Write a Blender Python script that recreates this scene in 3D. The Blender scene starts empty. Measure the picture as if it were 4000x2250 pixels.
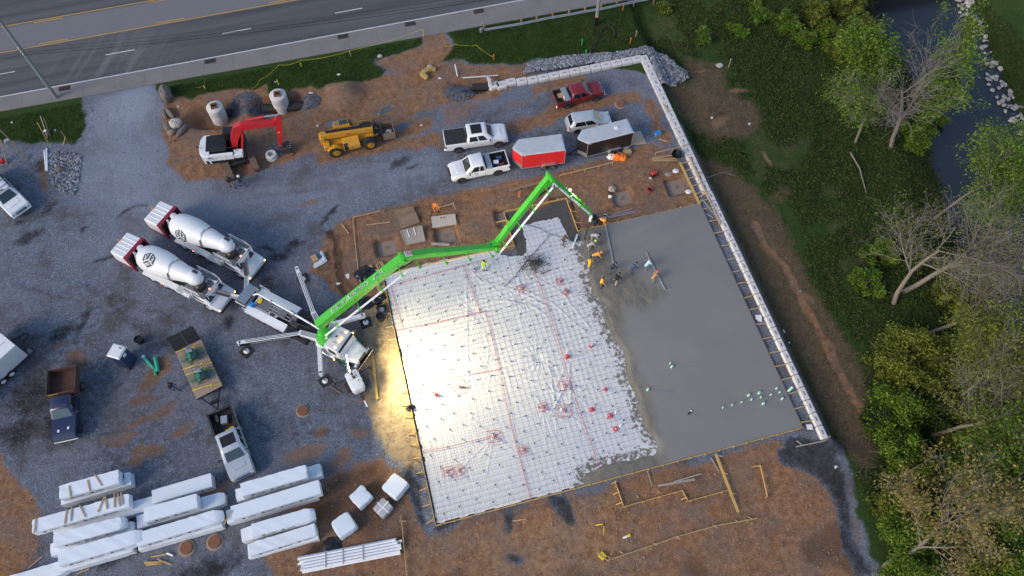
import bpy, bmesh, math, random
import numpy as np
from mathutils import Vector, Matrix

R = math.radians
sc = bpy.context.scene
COL = sc.collection
rng = random.Random(7)

# ------------------------------------------------------------------ camera
CAM = np.array([2.38, -13.73, 61.3])
PITCH, YAW, FPX = R(61.4), R(14.8), 3050.0
cam_d = bpy.data.cameras.new('camera'); cam_d.sensor_width = 36.0
cam_d.lens = FPX / 4000 * 36.0; cam_d.clip_start = 1.0; cam_d.clip_end = 2000.0
cam = bpy.data.objects.new('camera', cam_d); COL.objects.link(cam)
cam.location = CAM; cam.rotation_euler = (math.pi / 2 - PITCH, 0, -YAW)
sc.camera = cam

# ------------------------------------------------------------------ dusk sky, soft low sun, exposure
SUN_EL, SUN_AZ = R(32), R(250)          # azimuth clockwise from +Y
world = bpy.data.worlds.new('World'); sc.world = world; world.use_nodes = True
wn = world.node_tree.nodes; wl = world.node_tree.links
sky = wn.new('ShaderNodeTexSky'); sky.sky_type = 'NISHITA'; sky.sun_disc = False
sky.sun_elevation = SUN_EL; sky.sun_rotation = SUN_AZ
sky.air_density = 1.0; sky.dust_density = 1.0; sky.ozone_density = 1.5
wl.new(sky.outputs[0], wn['Background'].inputs[0]); wn['Background'].inputs[1].default_value = 0.08
sun_d = bpy.data.lights.new('sun', 'SUN'); sun_d.energy = 0.8; sun_d.angle = R(24); sun_d.color = (1.0, 0.84, 0.68)
sun = bpy.data.objects.new('sun', sun_d); COL.objects.link(sun)
_sd = Vector((math.sin(SUN_AZ) * math.cos(SUN_EL), math.cos(SUN_AZ) * math.cos(SUN_EL), math.sin(SUN_EL)))
sun.rotation_euler = _sd.to_track_quat('Z', 'Y').to_euler(); sun.location = (0, 0, 80)
sc.view_settings.view_transform = 'Standard'; sc.view_settings.look = 'None'
sc.view_settings.exposure = 1.4; sc.view_settings.gamma = 1.0

# ------------------------------------------------------------------ helpers
_fw = np.array([math.sin(YAW) * math.cos(PITCH), math.cos(YAW) * math.cos(PITCH), -math.sin(PITCH)])
_rt = np.array([math.cos(YAW), -math.sin(YAW), 0.0]); _up = np.cross(_rt, _fw)
def g(px, py, z=0.0):
    """surveyed photo position -> site position at height z (plan measured off the photograph)"""
    d = (px - 2000) * _rt - (py - 1125) * _up + FPX * _fw
    t = (z - CAM[2]) / d[2]
    return Vector((CAM[0] + d[0] * t, CAM[1] + d[1] * t, z))
def ang(a, b): return math.atan2(b[1] - a[1], b[0] - a[0])

class MB:
    """collects shapes into one mesh"""
    def __init__(s): s.v = []; s.f = []; s.m = []
    def add(s, vs, fs, m=0, M=None):
        o = len(s.v)
        if M is not None: vs = [M @ Vector(p) for p in vs]
        s.v += [tuple(p) for p in vs]
        for f in fs: s.f.append(tuple(i + o for i in f)); s.m.append(m)
        return s
    def loft(s, rings, caps=True, m=0, M=None, closed=True):
        n = len(rings[0]); vs = [p for r in rings for p in r]; fs = []
        for i in range(len(rings) - 1):
            for j in range(n if closed else n - 1):
                k = (j + 1) % n
                fs.append((i * n + j, i * n + k, (i + 1) * n + k, (i + 1) * n + j))
        if caps and closed:
            fs.append(tuple(range(n - 1, -1, -1))); b = (len(rings) - 1) * n
            fs.append(tuple(b + j for j in range(n)))
        return s.add(vs, fs, m, M)
    def box(s, c, d, b=None, m=0, M=None, rz=0, top=1.0):
        """box of size d centred at c with chamfered edges b; top scales the top ring"""
        hx, hy, hz = d[0] / 2, d[1] / 2, d[2] / 2
        if b is None: b = min(hx, hy, hz) * 0.18
        if rz:
            T = Matrix.Translation(Vector(c)) @ Matrix.Rotation(rz, 4, 'Z'); M = T if M is None else M @ T; c = (0, 0, 0)
        def ring(z, i, sc_=1.0):
            a, e = (hx - i) * sc_, (hy - i) * sc_; k = b
            if b <= 0: return [(c[0] - a, c[1] - e, z), (c[0] + a, c[1] - e, z), (c[0] + a, c[1] + e, z), (c[0] - a, c[1] + e, z)]
            return [(c[0] + x, c[1] + y, z) for x, y in ((-a + k, -e), (a - k, -e), (a, -e + k), (a, e - k), (a - k, e), (-a + k, e), (-a, e - k), (-a, -e + k))]
        if b <= 0: return s.loft([ring(c[2] - hz, 0), ring(c[2] + hz, 0, top)], True, m, M)
        return s.loft([ring(c[2] - hz, b * .7), ring(c[2] - hz + b, 0), ring(c[2] + hz - b, 0, top), ring(c[2] + hz, b * .7, top)], True, m, M)
    def bar(s, p0, p1, w, h, m=0, up=(0, 0, 1), b=0, M=None):
        """box beam from p0 to p1, w wide, h high, centred on the line"""
        p0, p1 = Vector(p0), Vector(p1); x = p1 - p0; L = x.length
        if L < 1e-6: return s
        x.normalize(); u = Vector(up)
        if abs(x.dot(u)) > .98: u = Vector((0, 1, 0))
        y = u.cross(x).normalized(); z = x.cross(y)
        T = Matrix((x, y, z)).transposed().to_4x4(); T.translation = (p0 + p1) / 2
        return s.box((0, 0, 0), (L, w, h), b, m, T if M is None else M @ T)
    def tube(s, pts, r, n=8, m=0, caps=True, M=None):
        pts = [Vector(p) for p in pts]; k = len(pts); rs = r if isinstance(r, (list, tuple)) else [r] * k; rings = []
        ref = None
        for i, p in enumerate(pts):
            t = (pts[min(i + 1, k - 1)] - pts[max(i - 1, 0)])
            if t.length < 1e-9: t = Vector((0, 0, 1))
            t.normalize()
            if ref is None: ref = Vector((0, 0, 1)) if abs(t.z) < .9 else Vector((1, 0, 0))
            a = (ref - t * ref.dot(t))
            if a.length < 1e-6: a = t.orthogonal()
            a.normalize(); ref = a; b_ = t.cross(a)
            rings.append([p + (a * math.cos(q * 2 * math.pi / n) + b_ * math.sin(q * 2 * math.pi / n)) * rs[i] for q in range(n)])
        return s.loft(rings, caps, m, M)
    def lathe(s, prof, n=24, m=0, M=None, caps=True):
        """profile [(radius, z)] turned about z"""
        rings = [[(r * math.cos(q * 2 * math.pi / n), r * math.sin(q * 2 * math.pi / n), z) for q in range(n)] for r, z in prof]
        return s.loft(rings, caps, m, M)
    def prism(s, poly, z0, z1, m=0, M=None):
        return s.loft([[(x, y, z0) for x, y in poly], [(x, y, z1) for x, y in poly]], True, m, M)
    def quad(s, a, b, c, d, m=0, M=None): return s.add([a, b, c, d], [(0, 1, 2, 3)], m, M)
    def slab(s, quad, t, m=0):
        """thin plate: four corners pushed out along the normal by t, closed all round"""
        a, b, c, d = [Vector(p) for p in quad]; n = (b - a).cross(d - a).normalized() * t
        return s.loft([[a, b, c, d], [a + n, b + n, c + n, d + n]], True, m)
    def mesh(s, name, mats, smooth=False, angle=35):
        me = bpy.data.meshes.new(name); me.from_pydata(s.v, [], s.f)
        if not isinstance(mats, (list, tuple)): mats = [mats]
        for q in mats: me.materials.append(q)
        if len(mats) > 1: me.polygons.foreach_set('material_index', s.m)
        bm = bmesh.new(); bm.from_mesh(me); bmesh.ops.recalc_face_normals(bm, faces=bm.faces)
        if smooth:
            for f in bm.faces: f.smooth = True
            ca = math.cos(R(angle))
            for e in bm.edges:
                if len(e.link_faces) == 2 and e.link_faces[0].normal.dot(e.link_faces[1].normal) < ca: e.smooth = False
        bm.to_mesh(me); bm.free()
        return me

def link(name, data, parent=None, label=None, cat=None, group=None, kind=None, loc=None, rz=None):
    o = bpy.data.objects.new(name, data); COL.objects.link(o)
    if parent is not None: o.parent = parent
    if loc is not None: o.location = loc
    if rz is not None: o.rotation_euler = (0, 0, rz)
    if label: o['label'] = label
    if cat: o['category'] = cat
    if group: o['group'] = group
    if kind: o['kind'] = kind
    return o
def ob(name, mb, mat, parent=None, smooth=False, angle=35, **k):
    return link(name, mb.mesh(name, mat, smooth, angle), parent, **k)
def thing(name, label, cat, loc=(0, 0, 0), rz=0, group=None):
    return link(name, None, None, label, cat, group, None, loc, rz)
def dup(root, loc, rz, label=None, group=None):
    r = root.copy(); COL.objects.link(r); r.location = loc; r.rotation_euler = (0, 0, rz)
    if label: r['label'] = label
    if group: r['group'] = group
    for ch in list(root.children):
        c = ch.copy(); COL.objects.link(c); c.parent = r
        for q in ch.children:
            d = q.copy(); COL.objects.link(d); d.parent = c
    return r
def Bx(c, d, b=None, **k): return MB().box(c, d, b, **k)

# ------------------------------------------------------------------ materials
def nodes_of(name):
    m = bpy.data.materials.new(name); m.use_nodes = True
    nt = m.node_tree; return m, nt.nodes, nt.links, nt.nodes['Principled BSDF']
def mat(name, col, rough=.6, metal=0.0, var=.12, scale=3.0, bump=0.0, bscale=30.0, dirt=0.0, dcol=(.13, .085, .055), spec=.5, emit=None, estr=0.0, coat=0.0, alpha=None, dscale=1.3):
    """painted/solid surface: base colour with soft uneven tone, optional dust and relief"""
    m, N, L, P = nodes_of(name)
    P.inputs['Roughness'].default_value = rough; P.inputs['Metallic'].default_value = metal
    P.inputs['Specular IOR Level'].default_value = spec; P.inputs['Coat Weight'].default_value = coat
    tc = N.new('ShaderNodeTexCoord'); nz = N.new('ShaderNodeTexNoise'); nz.inputs['Scale'].default_value = scale
    nz.inputs['Detail'].default_value = 6; nz.inputs['Roughness'].default_value = .65
    L.new(tc.outputs['Object'], nz.inputs['Vector'])
    mx = N.new('ShaderNodeMix'); mx.data_type = 'RGBA'
    lo = [max(0, c * (1 - var)) for c in col]; hi = [min(1, c * (1 + var)) for c in col]
    mx.inputs[6].default_value = (*lo, 1); mx.inputs[7].default_value = (*hi, 1)
    L.new(nz.outputs['Fac'], mx.inputs[0]); out = mx.outputs[2]
    if dirt > 0:
        n2 = N.new('ShaderNodeTexNoise'); n2.inputs['Scale'].default_value = dscale; n2.inputs['Detail'].default_value = 8; n2.inputs['Roughness'].default_value = .7
        L.new(tc.outputs['Object'], n2.inputs['Vector'])
        mr = N.new('ShaderNodeMapRange'); mr.inputs[1].default_value = .45; mr.inputs[2].default_value = .72; mr.inputs[4].default_value = dirt
        L.new(n2.outputs['Fac'], mr.inputs[0])
        m2 = N.new('ShaderNodeMix'); m2.data_type = 'RGBA'; m2.inputs[7].default_value = (*dcol, 1)
        L.new(mr.outputs[0], m2.inputs[0]); L.new(out, m2.inputs[6]); out = m2.outputs[2]
    L.new(out, P.inputs['Base Color'])
    if bump > 0:
        n3 = N.new('ShaderNodeTexNoise'); n3.inputs['Scale'].default_value = bscale; n3.inputs['Detail'].default_value = 5
        L.new(tc.outputs['Object'], n3.inputs['Vector'])
        bp = N.new('ShaderNodeBump'); bp.inputs['Strength'].default_value = min(1, bump); bp.inputs['Distance'].default_value = .03
        L.new(n3.outputs['Fac'], bp.inputs['Height']); L.new(bp.outputs[0], P.inputs['Normal'])
    if emit: P.inputs['Emission Color'].default_value = (*emit, 1); P.inputs['Emission Strength'].default_value = estr
    if alpha is not None: P.inputs['Alpha'].default_value = alpha
    return m

M = {}
M['white'] = mat('white_paint', (.74, .75, .76), .32, dirt=.10, var=.05, coat=.25)
M['white_truck'] = mat('white_truck_paint', (.72, .73, .74), .4, dirt=.22, var=.06, dcol=(.36, .32, .28))
M['white_dull'] = mat('dull_white_paint', (.62, .63, .64), .55, dirt=.35, var=.08, dcol=(.33, .3, .27))
M['silver'] = mat('silver_paint', (.5, .53, .56), .3, .25, dirt=.1, var=.05, coat=.4)
M['redpaint'] = mat('dark_red_paint', (.20, .012, .016), .25, dirt=.08, var=.1, coat=.5)
M['trailer_red'] = mat('bright_red_panel', (.62, .02, .025), .4, var=.06, dirt=.08)
M['black'] = mat('black_paint', (.012, .012, .013), .35, var=.3, dirt=.12)
M['blackmat'] = mat('black_plastic', (.018, .018, .019), .75, var=.3, dirt=.15)
M['rubber'] = mat('tyre_rubber', (.022, .022, .022), .85, var=.3, dirt=.5, dscale=4)
M['glass'] = mat('dark_glass', (.012, .015, .018), .06, var=.2, spec=.9)
M['glass_blue'] = mat('windscreen_glass', (.03, .045, .05), .05, var=.3, spec=1.0)
M['chrome'] = mat('chrome', (.62, .62, .63), .16, 1.0, var=.05)
M['alu'] = mat('dull_aluminium', (.48, .49, .5), .42, .7, var=.12, dirt=.12)
M['alu_roof'] = mat('weathered_roof_sheet', (.5, .52, .55), .5, .15, var=.25, scale=1.6, dirt=.3, dcol=(.33, .34, .36))
M['steel'] = mat('grey_steel', (.22, .22, .225), .5, .6, var=.2, dirt=.3)
M['darksteel'] = mat('dark_steel', (.05, .05, .052), .6, .4, var=.3, dirt=.3)
M['rust'] = mat('rusty_iron', (.20, .085, .045), .85, var=.45, scale=6, bump=.4)
M['bedrust'] = mat('brown_tipper_steel', (.095, .045, .032), .85, var=.4, scale=4, bump=.3)
M['green'] = mat('boom_green', (.05, .47, .02), .42, var=.12, dirt=.22, dcol=(.09, .3, .06), coat=.15)
M['cat'] = mat('machine_yellow', (.60, .285, .018), .45, var=.1, dirt=.28)
M['excred'] = mat('machine_red', (.52, .014, .02), .42, var=.12, dirt=.22)
M['navy'] = mat('navy_paint', (.012, .022, .065), .25, var=.2, dirt=.15, coat=.5)
M['pine'] = mat('pine_lumber', (.46, .31, .16), .75, var=.25, scale=5, bump=.3, dirt=.2)
M['pine_y'] = mat('yellow_form_lumber', (.56, .36, .11), .7, var=.25, scale=4, bump=.3, dirt=.2)
M['oldwood'] = mat('weathered_wood', (.24, .17, .115), .85, var=.35, scale=5, bump=.4, dirt=.4)
M['ply'] = mat('grey_plywood', (.33, .29, .245), .8, var=.25, scale=2.5, dirt=.45, dcol=(.2, .15, .11))
M['deck'] = mat('trailer_deck_board', (.36, .25, .19), .8, var=.3, scale=4, dirt=.3)
M['conc'] = mat('pale_concrete', (.55, .54, .52), .85, var=.15, scale=3, bump=.3, dirt=.3, dcol=(.35, .31, .27))
M['block'] = mat('cast_block_concrete', (.60, .575, .56), .85, var=.12, scale=3.5, bump=.5, dirt=.28, dcol=(.38, .33, .3))
M['pad'] = mat('footing_concrete', (.30, .24, .195), .9, var=.2, scale=2.5, bump=.3, dirt=.6, dcol=(.22, .14, .09))
M['pvc'] = mat('white_plastic_pipe', (.78, .79, .80), .35, var=.04, dirt=.06)
M['teal'] = mat('green_sewer_pipe', (.03, .38, .25), .4, var=.1, dirt=.15)
M['mint'] = mat('mint_pipe', (.45, .72, .58), .4, var=.05)
M['tape_red'] = mat('red_tape', (.55, .03, .05), .5, var=.2)
M['tape_yel'] = mat('yellow_tape', (.62, .55, .03), .5, var=.15)
M['orange'] = mat('orange_fabric', (.85, .20, .02), .8, var=.15, bump=.3)
M['tarp'] = mat('black_plastic_film', (.012, .012, .013), .3, var=.4)
M['stone'] = mat('pale_boulder', (.42, .39, .36), .9, var=.3, scale=3, bump=.8, bscale=8, dirt=.35)
M['stone_dk'] = mat('dark_boulder', (.16, .13, .115), .9, var=.35, scale=3, bump=.8, bscale=8, dirt=.3)
M['rebar'] = mat('dark_rebar', (.06, .052, .05), .7, .3, var=.4, scale=9)
M['chair'] = mat('bar_support_plastic', (.03, .035, .045), .6, var=.2)
M['amber'] = mat('lit_amber_lamp', (.8, .3, .03), .4, emit=(1, .42, .07), estr=6)
M['redlamp'] = mat('lit_red_lamp', (.7, .05, .03), .4, emit=(1, .1, .05), estr=5)
M['redlens'] = mat('red_lens', (.35, .012, .012), .25)
M['clear'] = mat('headlamp_lens', (.55, .57, .6), .15, spec=.8)
M['blue'] = mat('blue_plastic', (.02, .22, .6), .45)
M['bluedk'] = mat('dark_blue_plastic', (.02, .04, .10), .5, var=.15, dirt=.15)
M['plastic_w'] = mat('white_plastic', (.74, .74, .73), .45, var=.05)
M['yellow'] = mat('yellow_paint', (.68, .50, .02), .45, var=.1)
M['bluehose'] = mat('blue_hose', (.04, .09, .2), .5)
M['tan'] = mat('tan_board', (.50, .37, .25), .8, var=.15, dirt=.2)
M['card'] = mat('cardboard', (.42, .27, .14), .85, var=.15)
M['ink'] = mat('printed_ink', (.04, .055, .07), .7)
M['textwhite'] = mat('white_lettering', (.75, .76, .74), .5)
M['trowelgreen'] = mat('trowel_green', (.02, .25, .15), .45, var=.2, dirt=.25)
M['straw'] = mat('straw', (.40, .27, .09), .9, var=.3, scale=12, bump=.6)
M['hi_red'] = mat('red_bucket_plastic', (.6, .03, .03), .5)
M['grate'] = mat('drain_grate_iron', (.06, .04, .032), .8, var=.3)
M['galv'] = mat('galvanised_rail', (.36, .38, .4), .5, .6, var=.15, dirt=.2)
M['pole'] = mat('pole_timber', (.20, .215, .22), .85, var=.2, scale=4, bump=.3)

def text_mesh(txt, size, font_scale=1.0):
    cu = bpy.data.curves.new('lettering', 'FONT'); cu.body = txt; cu.size = size; cu.align_x = 'CENTER'; cu.align_y = 'CENTER'; cu.resolution_u = 2
    o = bpy.data.objects.new('lettering_tmp', cu); COL.objects.link(o)
    dg = bpy.context.evaluated_depsgraph_get(); me = o.evaluated_get(dg).to_mesh()
    vs = [v.co.copy() for v in me.vertices]; fs = [tuple(p.vertices) for p in me.polygons]
    o.evaluated_get(dg).to_mesh_clear(); bpy.data.objects.remove(o); bpy.data.curves.remove(cu)
    return vs, fs
def lettering(name, txt, size, T, matl, parent, thick=.012):
    """flat letters laid on a face: T maps x right, y up, z out of the face"""
    vs, fs = text_mesh(txt, size); mb = MB(); n = len(vs)
    mb.add([(p.x, p.y, thick) for p in vs], fs, 0, T)
    return ob(name, mb, matl, parent)
def frame(o, x, y):
    x = Vector(x).normalized(); y = Vector(y); y = (y - x * y.dot(x)).normalized(); z = x.cross(y)
    T = Matrix((x, y, z)).transposed().to_4x4(); T.translation = Vector(o); return T
def smooth01(a, b, x):
    t = np.clip((x - a) / (b - a), 0, 1); return t * t * (3 - 2 * t)
# ------------------------------------------------------------------ terrain
def _hash(ix, iy, seed):
    h = (ix * 374761393 + iy * 668265263 + seed * 1442695041) & 0xffffffff
    h = ((h ^ (h >> 13)) * 1274126177) & 0xffffffff
    return ((h ^ (h >> 16)) & 0xffff) / 65535.0
def vnoise(x, y, s, seed=0):
    x = np.asarray(x, float) / s; y = np.asarray(y, float) / s
    ix = np.floor(x).astype(np.int64); iy = np.floor(y).astype(np.int64); fx = x - ix; fy = y - iy
    fx = fx * fx * (3 - 2 * fx); fy = fy * fy * (3 - 2 * fy)
    a = _hash(ix, iy, seed); b = _hash(ix + 1, iy, seed); c = _hash(ix, iy + 1, seed); d = _hash(ix + 1, iy + 1, seed)
    return (a + (b - a) * fx) * (1 - fy) + (c + (d - c) * fx) * fy
def fbm(x, y, s, seed=0, o=4):
    t = 0; a = 1; n = 0
    for i in range(o):
        t = t + a * vnoise(x, y, s / 2 ** i, seed + i * 7); n += a; a *= .55
    return t / n
def sdf(poly, x, y):
    """signed distance to polygon (negative inside)"""
    P_ = np.array([(p[0], p[1]) for p in poly]); n = len(P_); d = np.full(np.shape(x), 1e18); ins = np.zeros(np.shape(x), bool)
    for i in range(n):
        a = P_[i]; b = P_[(i + 1) % n]; e = b - a; wx = x - a[0]; wy = y - a[1]
        t = np.clip((wx * e[0] + wy * e[1]) / (e @ e + 1e-12), 0, 1)
        d = np.minimum(d, (wx - e[0] * t) ** 2 + (wy - e[1] * t) ** 2)
        c = ((a[1] <= y) & (b[1] > y)) | ((b[1] <= y) & (a[1] > y))
        with np.errstate(divide='ignore', invalid='ignore'):
            xs = a[0] + (y - a[1]) / (b[1] - a[1]) * (b[0] - a[0])
        ins ^= c & (x < xs)
    return np.where(ins, -1, 1) * np.sqrt(d)
def dline(pts, x, y):
    d = np.full(np.shape(x), 1e18)
    for a, b in zip(pts[:-1], pts[1:]):
        a = np.array(a[:2]); b = np.array(b[:2]); e = b - a; wx = x - a[0]; wy = y - a[1]
        t = np.clip((wx * e[0] + wy * e[1]) / (e @ e + 1e-12), 0, 1)
        d = np.minimum(d, (wx - e[0] * t) ** 2 + (wy - e[1] * t) ** 2)
    return np.sqrt(d)
def GP(pts, z=0.0): return [g(a, b, z) for a, b in pts]

WATER_Z = -4.6
creek = GP([(3370, -400), (3440, 0), (3540, 180), (3660, 420), (3730, 700), (3790, 1000), (3900, 1300), (4010, 1650), (4250, 2300),
            (4900, 2300), (4500, 1500), (4210, 900), (4010, 560), (3893, 369), (3846, 252), (3800, 128), (3735, 0), (3640, -400)], WATER_Z)
EASTX = 32.2
PITS = [(1510, 962), (1741, 913), (2198, 792), (2433, 766), (2644, 723), (1978, 846)]
PITW = [g(a, b) for a, b in PITS]
MANH = [g(852, 470, -.9), g(1098, 436, -.9)]
PIPEHOLE = g(1850, 340, -.4)
RIPRAP = GP([(2045, 300), (2070, 262), (2200, 236), (2400, 222), (2545, 196), (2600, 215), (2685, 275), (2690, 295), (2640, 325), (2575, 340), (2540, 265), (2532, 228)], -.3)
def Hn(x, y):
    x = np.asarray(x, float); y = np.asarray(y, float)
    verge = .55 * smooth01(44.8, 50.4, y)
    east = smooth01(EASTX, EASTX + 1.2, x)
    soft = smooth01(31.5, 41.0, x)                          # no wall south of the slab: plain bank
    k = smooth01(-3.5, -1.0, y); e1 = east * k + soft * (1 - k)
    north = smooth01(42.5, 49.5, y)
    drop = (-1.25 - .9 * smooth01(36, 52, x)) * (1 - .55 * north)
    z = verge * (1 - e1 * .3) + drop * e1
    rp = sdf(RIPRAP, x, y); z = z + (.75 * smooth01(1.0, -.6, rp)) * e1
    cd = sdf(creek, x, y) + 1.6 * (fbm(x, y, 6, 91, 3) - .5)
    bank = smooth01(7.5, -.5, cd)
    z = z * (1 - bank) + (-5.1) * bank
    far = smooth01(3.0, 14.0, cd) * (x > 62); z = z + far * 1.0
    for p in PITW:
        q = np.maximum(np.abs(x - p.x), np.abs(y - p.y)); z = z - .75 * smooth01(1.02, .8, q)
    for p in MANH:
        q = np.hypot((x - p.x) / 1.7, y - p.y); z = z - 1.1 * smooth01(2.0, 1.0, q)
    q = np.hypot((x - PIPEHOLE.x) / 2.2, y - PIPEHOLE.y); z = z - .8 * smooth01(1.6, .6, q)
    q = np.hypot(x - g(1350, 370).x, (y - g(1350, 370).y)); z = z + .9 * smooth01(2.6, .2, q)
    site = (1 - smooth01(44, 50.4, y)) * (1 - e1)
    inslab = smooth01(1.2, .2, sdf([(-.3, -.3), (30.8, -.3), (30.8, 27.4), (-.3, 23.3)], x, y))
    rough = (fbm(x, y, 5, 3) - .5) * .22 + (fbm(x, y, 1.1, 5) - .5) * .10
    z = z + rough * (.75 + .8 * e1) * (1 - inslab) * (1 - .6 * smooth01(48, 50.6, y))
    return z
def Hz(x, y): return float(Hn(np.array([x]), np.array([y]))[0])

def axis(lo, hi, st, far):
    core = np.arange(lo, hi + 1e-6, st); s = [far * .1, far * .25, far * .5, far]
    return np.concatenate([[lo - q for q in reversed(s)], core, [hi + q for q in s]])
gx = axis(-46, 92, .25, 500); gy = axis(-27, 55, .25, 500)
GX, GY = np.meshgrid(gx, gy); nx, ny = len(gx), len(gy)
GZ = Hn(GX, GY)

# ---- what the ground is made of (dirt, grass, dead weeds, damp stain / pale dust, sandy soil with painted lamp glow, asphalt dust)
wx = GX + 1.5 * (fbm(GX, GY, 3.0, 21) - .5) + .5 * (fbm(GX, GY, .8, 27, 2) - .5)
wy = GY + 1.5 * (fbm(GX, GY, 3.0, 33) - .5) + .5 * (fbm(GX, GY, .8, 39, 2) - .5)
def area(px, soft=.8, z=0.0, hard=False):
    P_ = GP(px, z); d = sdf(P_, GX if hard else wx, GY if hard else wy); return smooth01(soft, -soft, d)
def blob(cx, cy, rx, ry, a=0, z=0.0, soft=.5):
    c = g(cx, cy, z); s_ = 3050 / 66.0; ca, sa = math.cos(R(a)), math.sin(R(a)); dx = wx - c.x; dy = wy - c.y
    u = (dx * ca + dy * sa) / (rx / s_); v = (-dx * sa + dy * ca) / (ry / s_); return smooth01(1.0 + soft, 1.0 - soft, np.hypot(u, v))
def streak(px, w, soft=.4, z=0.0): return smooth01(w + soft, max(0.0, w - soft), dline(GP(px, z), wx, wy))

dirt = np.zeros_like(GX); grass = np.zeros_like(GX); weed = np.zeros_like(GX); dark = np.zeros_like(GX)
pale = np.zeros_like(GX); sand_glow = np.zeros_like(GX)
def mx(a, b, k=1.0): return np.maximum(a, b * k)
# excavated strip below the verge
dirt = mx(dirt, area([(625, 400), (640, 520), (655, 640), (740, 705), (890, 690), (1060, 655), (1240, 600), (1560, 540), (1700, 505), (1690, 440), (1740, 400), (1930, 385), (1990, 350), (2060, 290), (2170, 244), (1990, 246), (1780, 246), (1640, 270), (1500, 296), (1390, 316), (1240, 345), (1116, 341), (1030, 330), (800, 368), (660, 372)], .7), .92)
dirt = mx(dirt, area([(1470, 232), (1560, 212), (1655, 190), (1665, 130), (1735, 112), (1765, 200), (1720, 262), (1610, 300), (1505, 272)], .5, .3), .8)
dirt = mx(dirt, area([(1720, 400), (2000, 390), (2150, 335), (2300, 330), (2200, 345), (2000, 430), (1720, 500)], .8), .55)
for pts, w in (([(1720, 560), (1900, 520), (2060, 470), (2200, 425), (2330, 410), (2480, 380)], .75), ([(2000, 500), (2110, 475), (2220, 440)], .5), ([(2110, 350), (2190, 325), (2260, 315)], .7), ([(2530, 400), (2560, 470), (2600, 545)], .7), ([(1250, 620), (1450, 585), (1700, 545)], .9)):
    dirt = mx(dirt, streak(pts, w, .6), .85)
# building pad north of the slab, and west of it
dirt = mx(dirt, area([(1285, 905), (1370, 850), (1560, 800), (1780, 765), (1900, 740), (2150, 680), (2420, 610), (2560, 560), (2620, 590), (2690, 690), (2740, 800), (2256, 915), (1500, 1090), (1540, 1190), (1440, 1230), (1340, 1170), (1260, 1090), (1200, 1060), (1250, 960)], .6), 1)
dirt = mx(dirt, area([(1270, 1180), (1440, 1200), (1480, 1320), (1440, 1420), (1330, 1280)], 1.0), .5)
sand_glow = mx(sand_glow, area([(1415, 1210), (1520, 1180), (1545, 1290), (1625, 1660), (1660, 1850), (1570, 1850), (1480, 1740), (1430, 1580), (1440, 1430)], .8), .9)  # sandy soil strip, widened so its pale yellow paints in the flood lamp's pool
# bare ground south
dirt = mx(dirt, area([(1620, 1900), (1690, 2085), (2000, 1990), (2410, 1885), (3140, 1695), (3260, 1740), (3330, 1950), (3400, 2260), (3400, 2600), (1000, 2600), (1080, 2260), (980, 2130), (1180, 1960), (1290, 1830), (1480, 1790)], .9), 1)
sand_glow = mx(sand_glow, area([(1780, 2100), (2250, 1960), (2420, 1990), (2600, 2060), (2600, 2200), (2400, 2330), (1850, 2330)], 2.2), .34)
for q in ((1190, 1785, 95, 30, 10), (1330, 1790, 60, 25, 5), (1400, 1700, 45, 25, 0), (1250, 1700, 50, 22, 10), (1430, 1560, 40, 30, 0), (1020, 2100, 60, 50, 20), (640, 990, 50, 20, 20), (545, 1640, 80, 24, 12), (470, 1710, 80, 26, 0), (600, 1770, 60, 22, 10), (530, 1790, 45, 30, 60), (1320, 685, 30, 12, 0), (1200, 790, 45, 22, 10), (1240, 770, 30, 12, 20), (640, 1610, 90, 28, 8), (560, 1560, 60, 24, 8), (720, 1690, 60, 22, 10), (800, 1930, 200, 26, 14), (220, 1345, 40, 16, 0), (300, 1390, 45, 30, 0), (1500, 820, 60, 14, 12), (930, 975, 50, 16, 12)):
    dirt = mx(dirt, blob(*q), .6)
dirt = mx(dirt, area([(605, 1390), (665, 1372), (668, 1440), (610, 1505), (545, 1545), (560, 1480)], .6), .85)
dirt = mx(dirt, area([(-400, 1700), (0, 1765), (60, 1850), (150, 1955), (168, 2060), (150, 2170), (80, 2260), (0, 2600), (-400, 2600)], .9), 1)
dirt = mx(dirt, area([(150, 615), (185, 600), (190, 760), (150, 740)], .5), .7)
dirt = mx(dirt, area([(235, 400), (275, 400), (300, 520), (250, 545), (232, 470)], .4, .4), .8)
# green verge and creek side
grass = mx(grass, area([(-400, 520), (0, 437), (225, 394), (330, 375), (330, 505), (275, 545), (0, 560), (-400, 640)], .5, .3), 1)
grass = mx(grass, area([(594, 310), (1000, 237), (1650, 132), (1662, 186), (1563, 212), (1466, 231), (1505, 272), (1488, 298), (1388, 317), (1287, 328), (1240, 346), (1116, 342), (1039, 352), (1027, 330), (800, 370), (737, 389), (660, 374), (637, 420), (605, 372)], .45, .35), 1)
EASTPX = [(1741, 113), (2450, -5), (2900, -80), (4600, -300), (5200, 2700), (3480, 2700), (3425, 2250), (3340, 1960), (3285, 1760), (3240, 1690), (2940, 1010), (2700, 560), (2560, 300), (2180, 244), (1994, 250), (1846, 252), (1776, 248), (1716, 262), (1770, 190)]
grass = mx(grass, area(EASTPX, .5, -.3), 1)
weed = mx(weed, area([(2668, 225), (2835, 250), (2827, 320), (2970, 420), (2950, 510), (2776, 565), (2640, 430), (2600, 350), (2700, 330)], 1.5, -1.2), .95)
weed = mx(weed, area([(2720, 620), (2860, 640), (3010, 800), (3170, 1100), (3340, 1400), (3430, 1690), (3350, 1900), (3260, 1740), (3000, 1180)], 1.6, -1.3), .95)
weed = mx(weed, blob(3050, 760, 90, 40, 30, -1.5), .5); weed = mx(weed, blob(2980, 680, 60, 90, 0, -1.5), .4)
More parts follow.
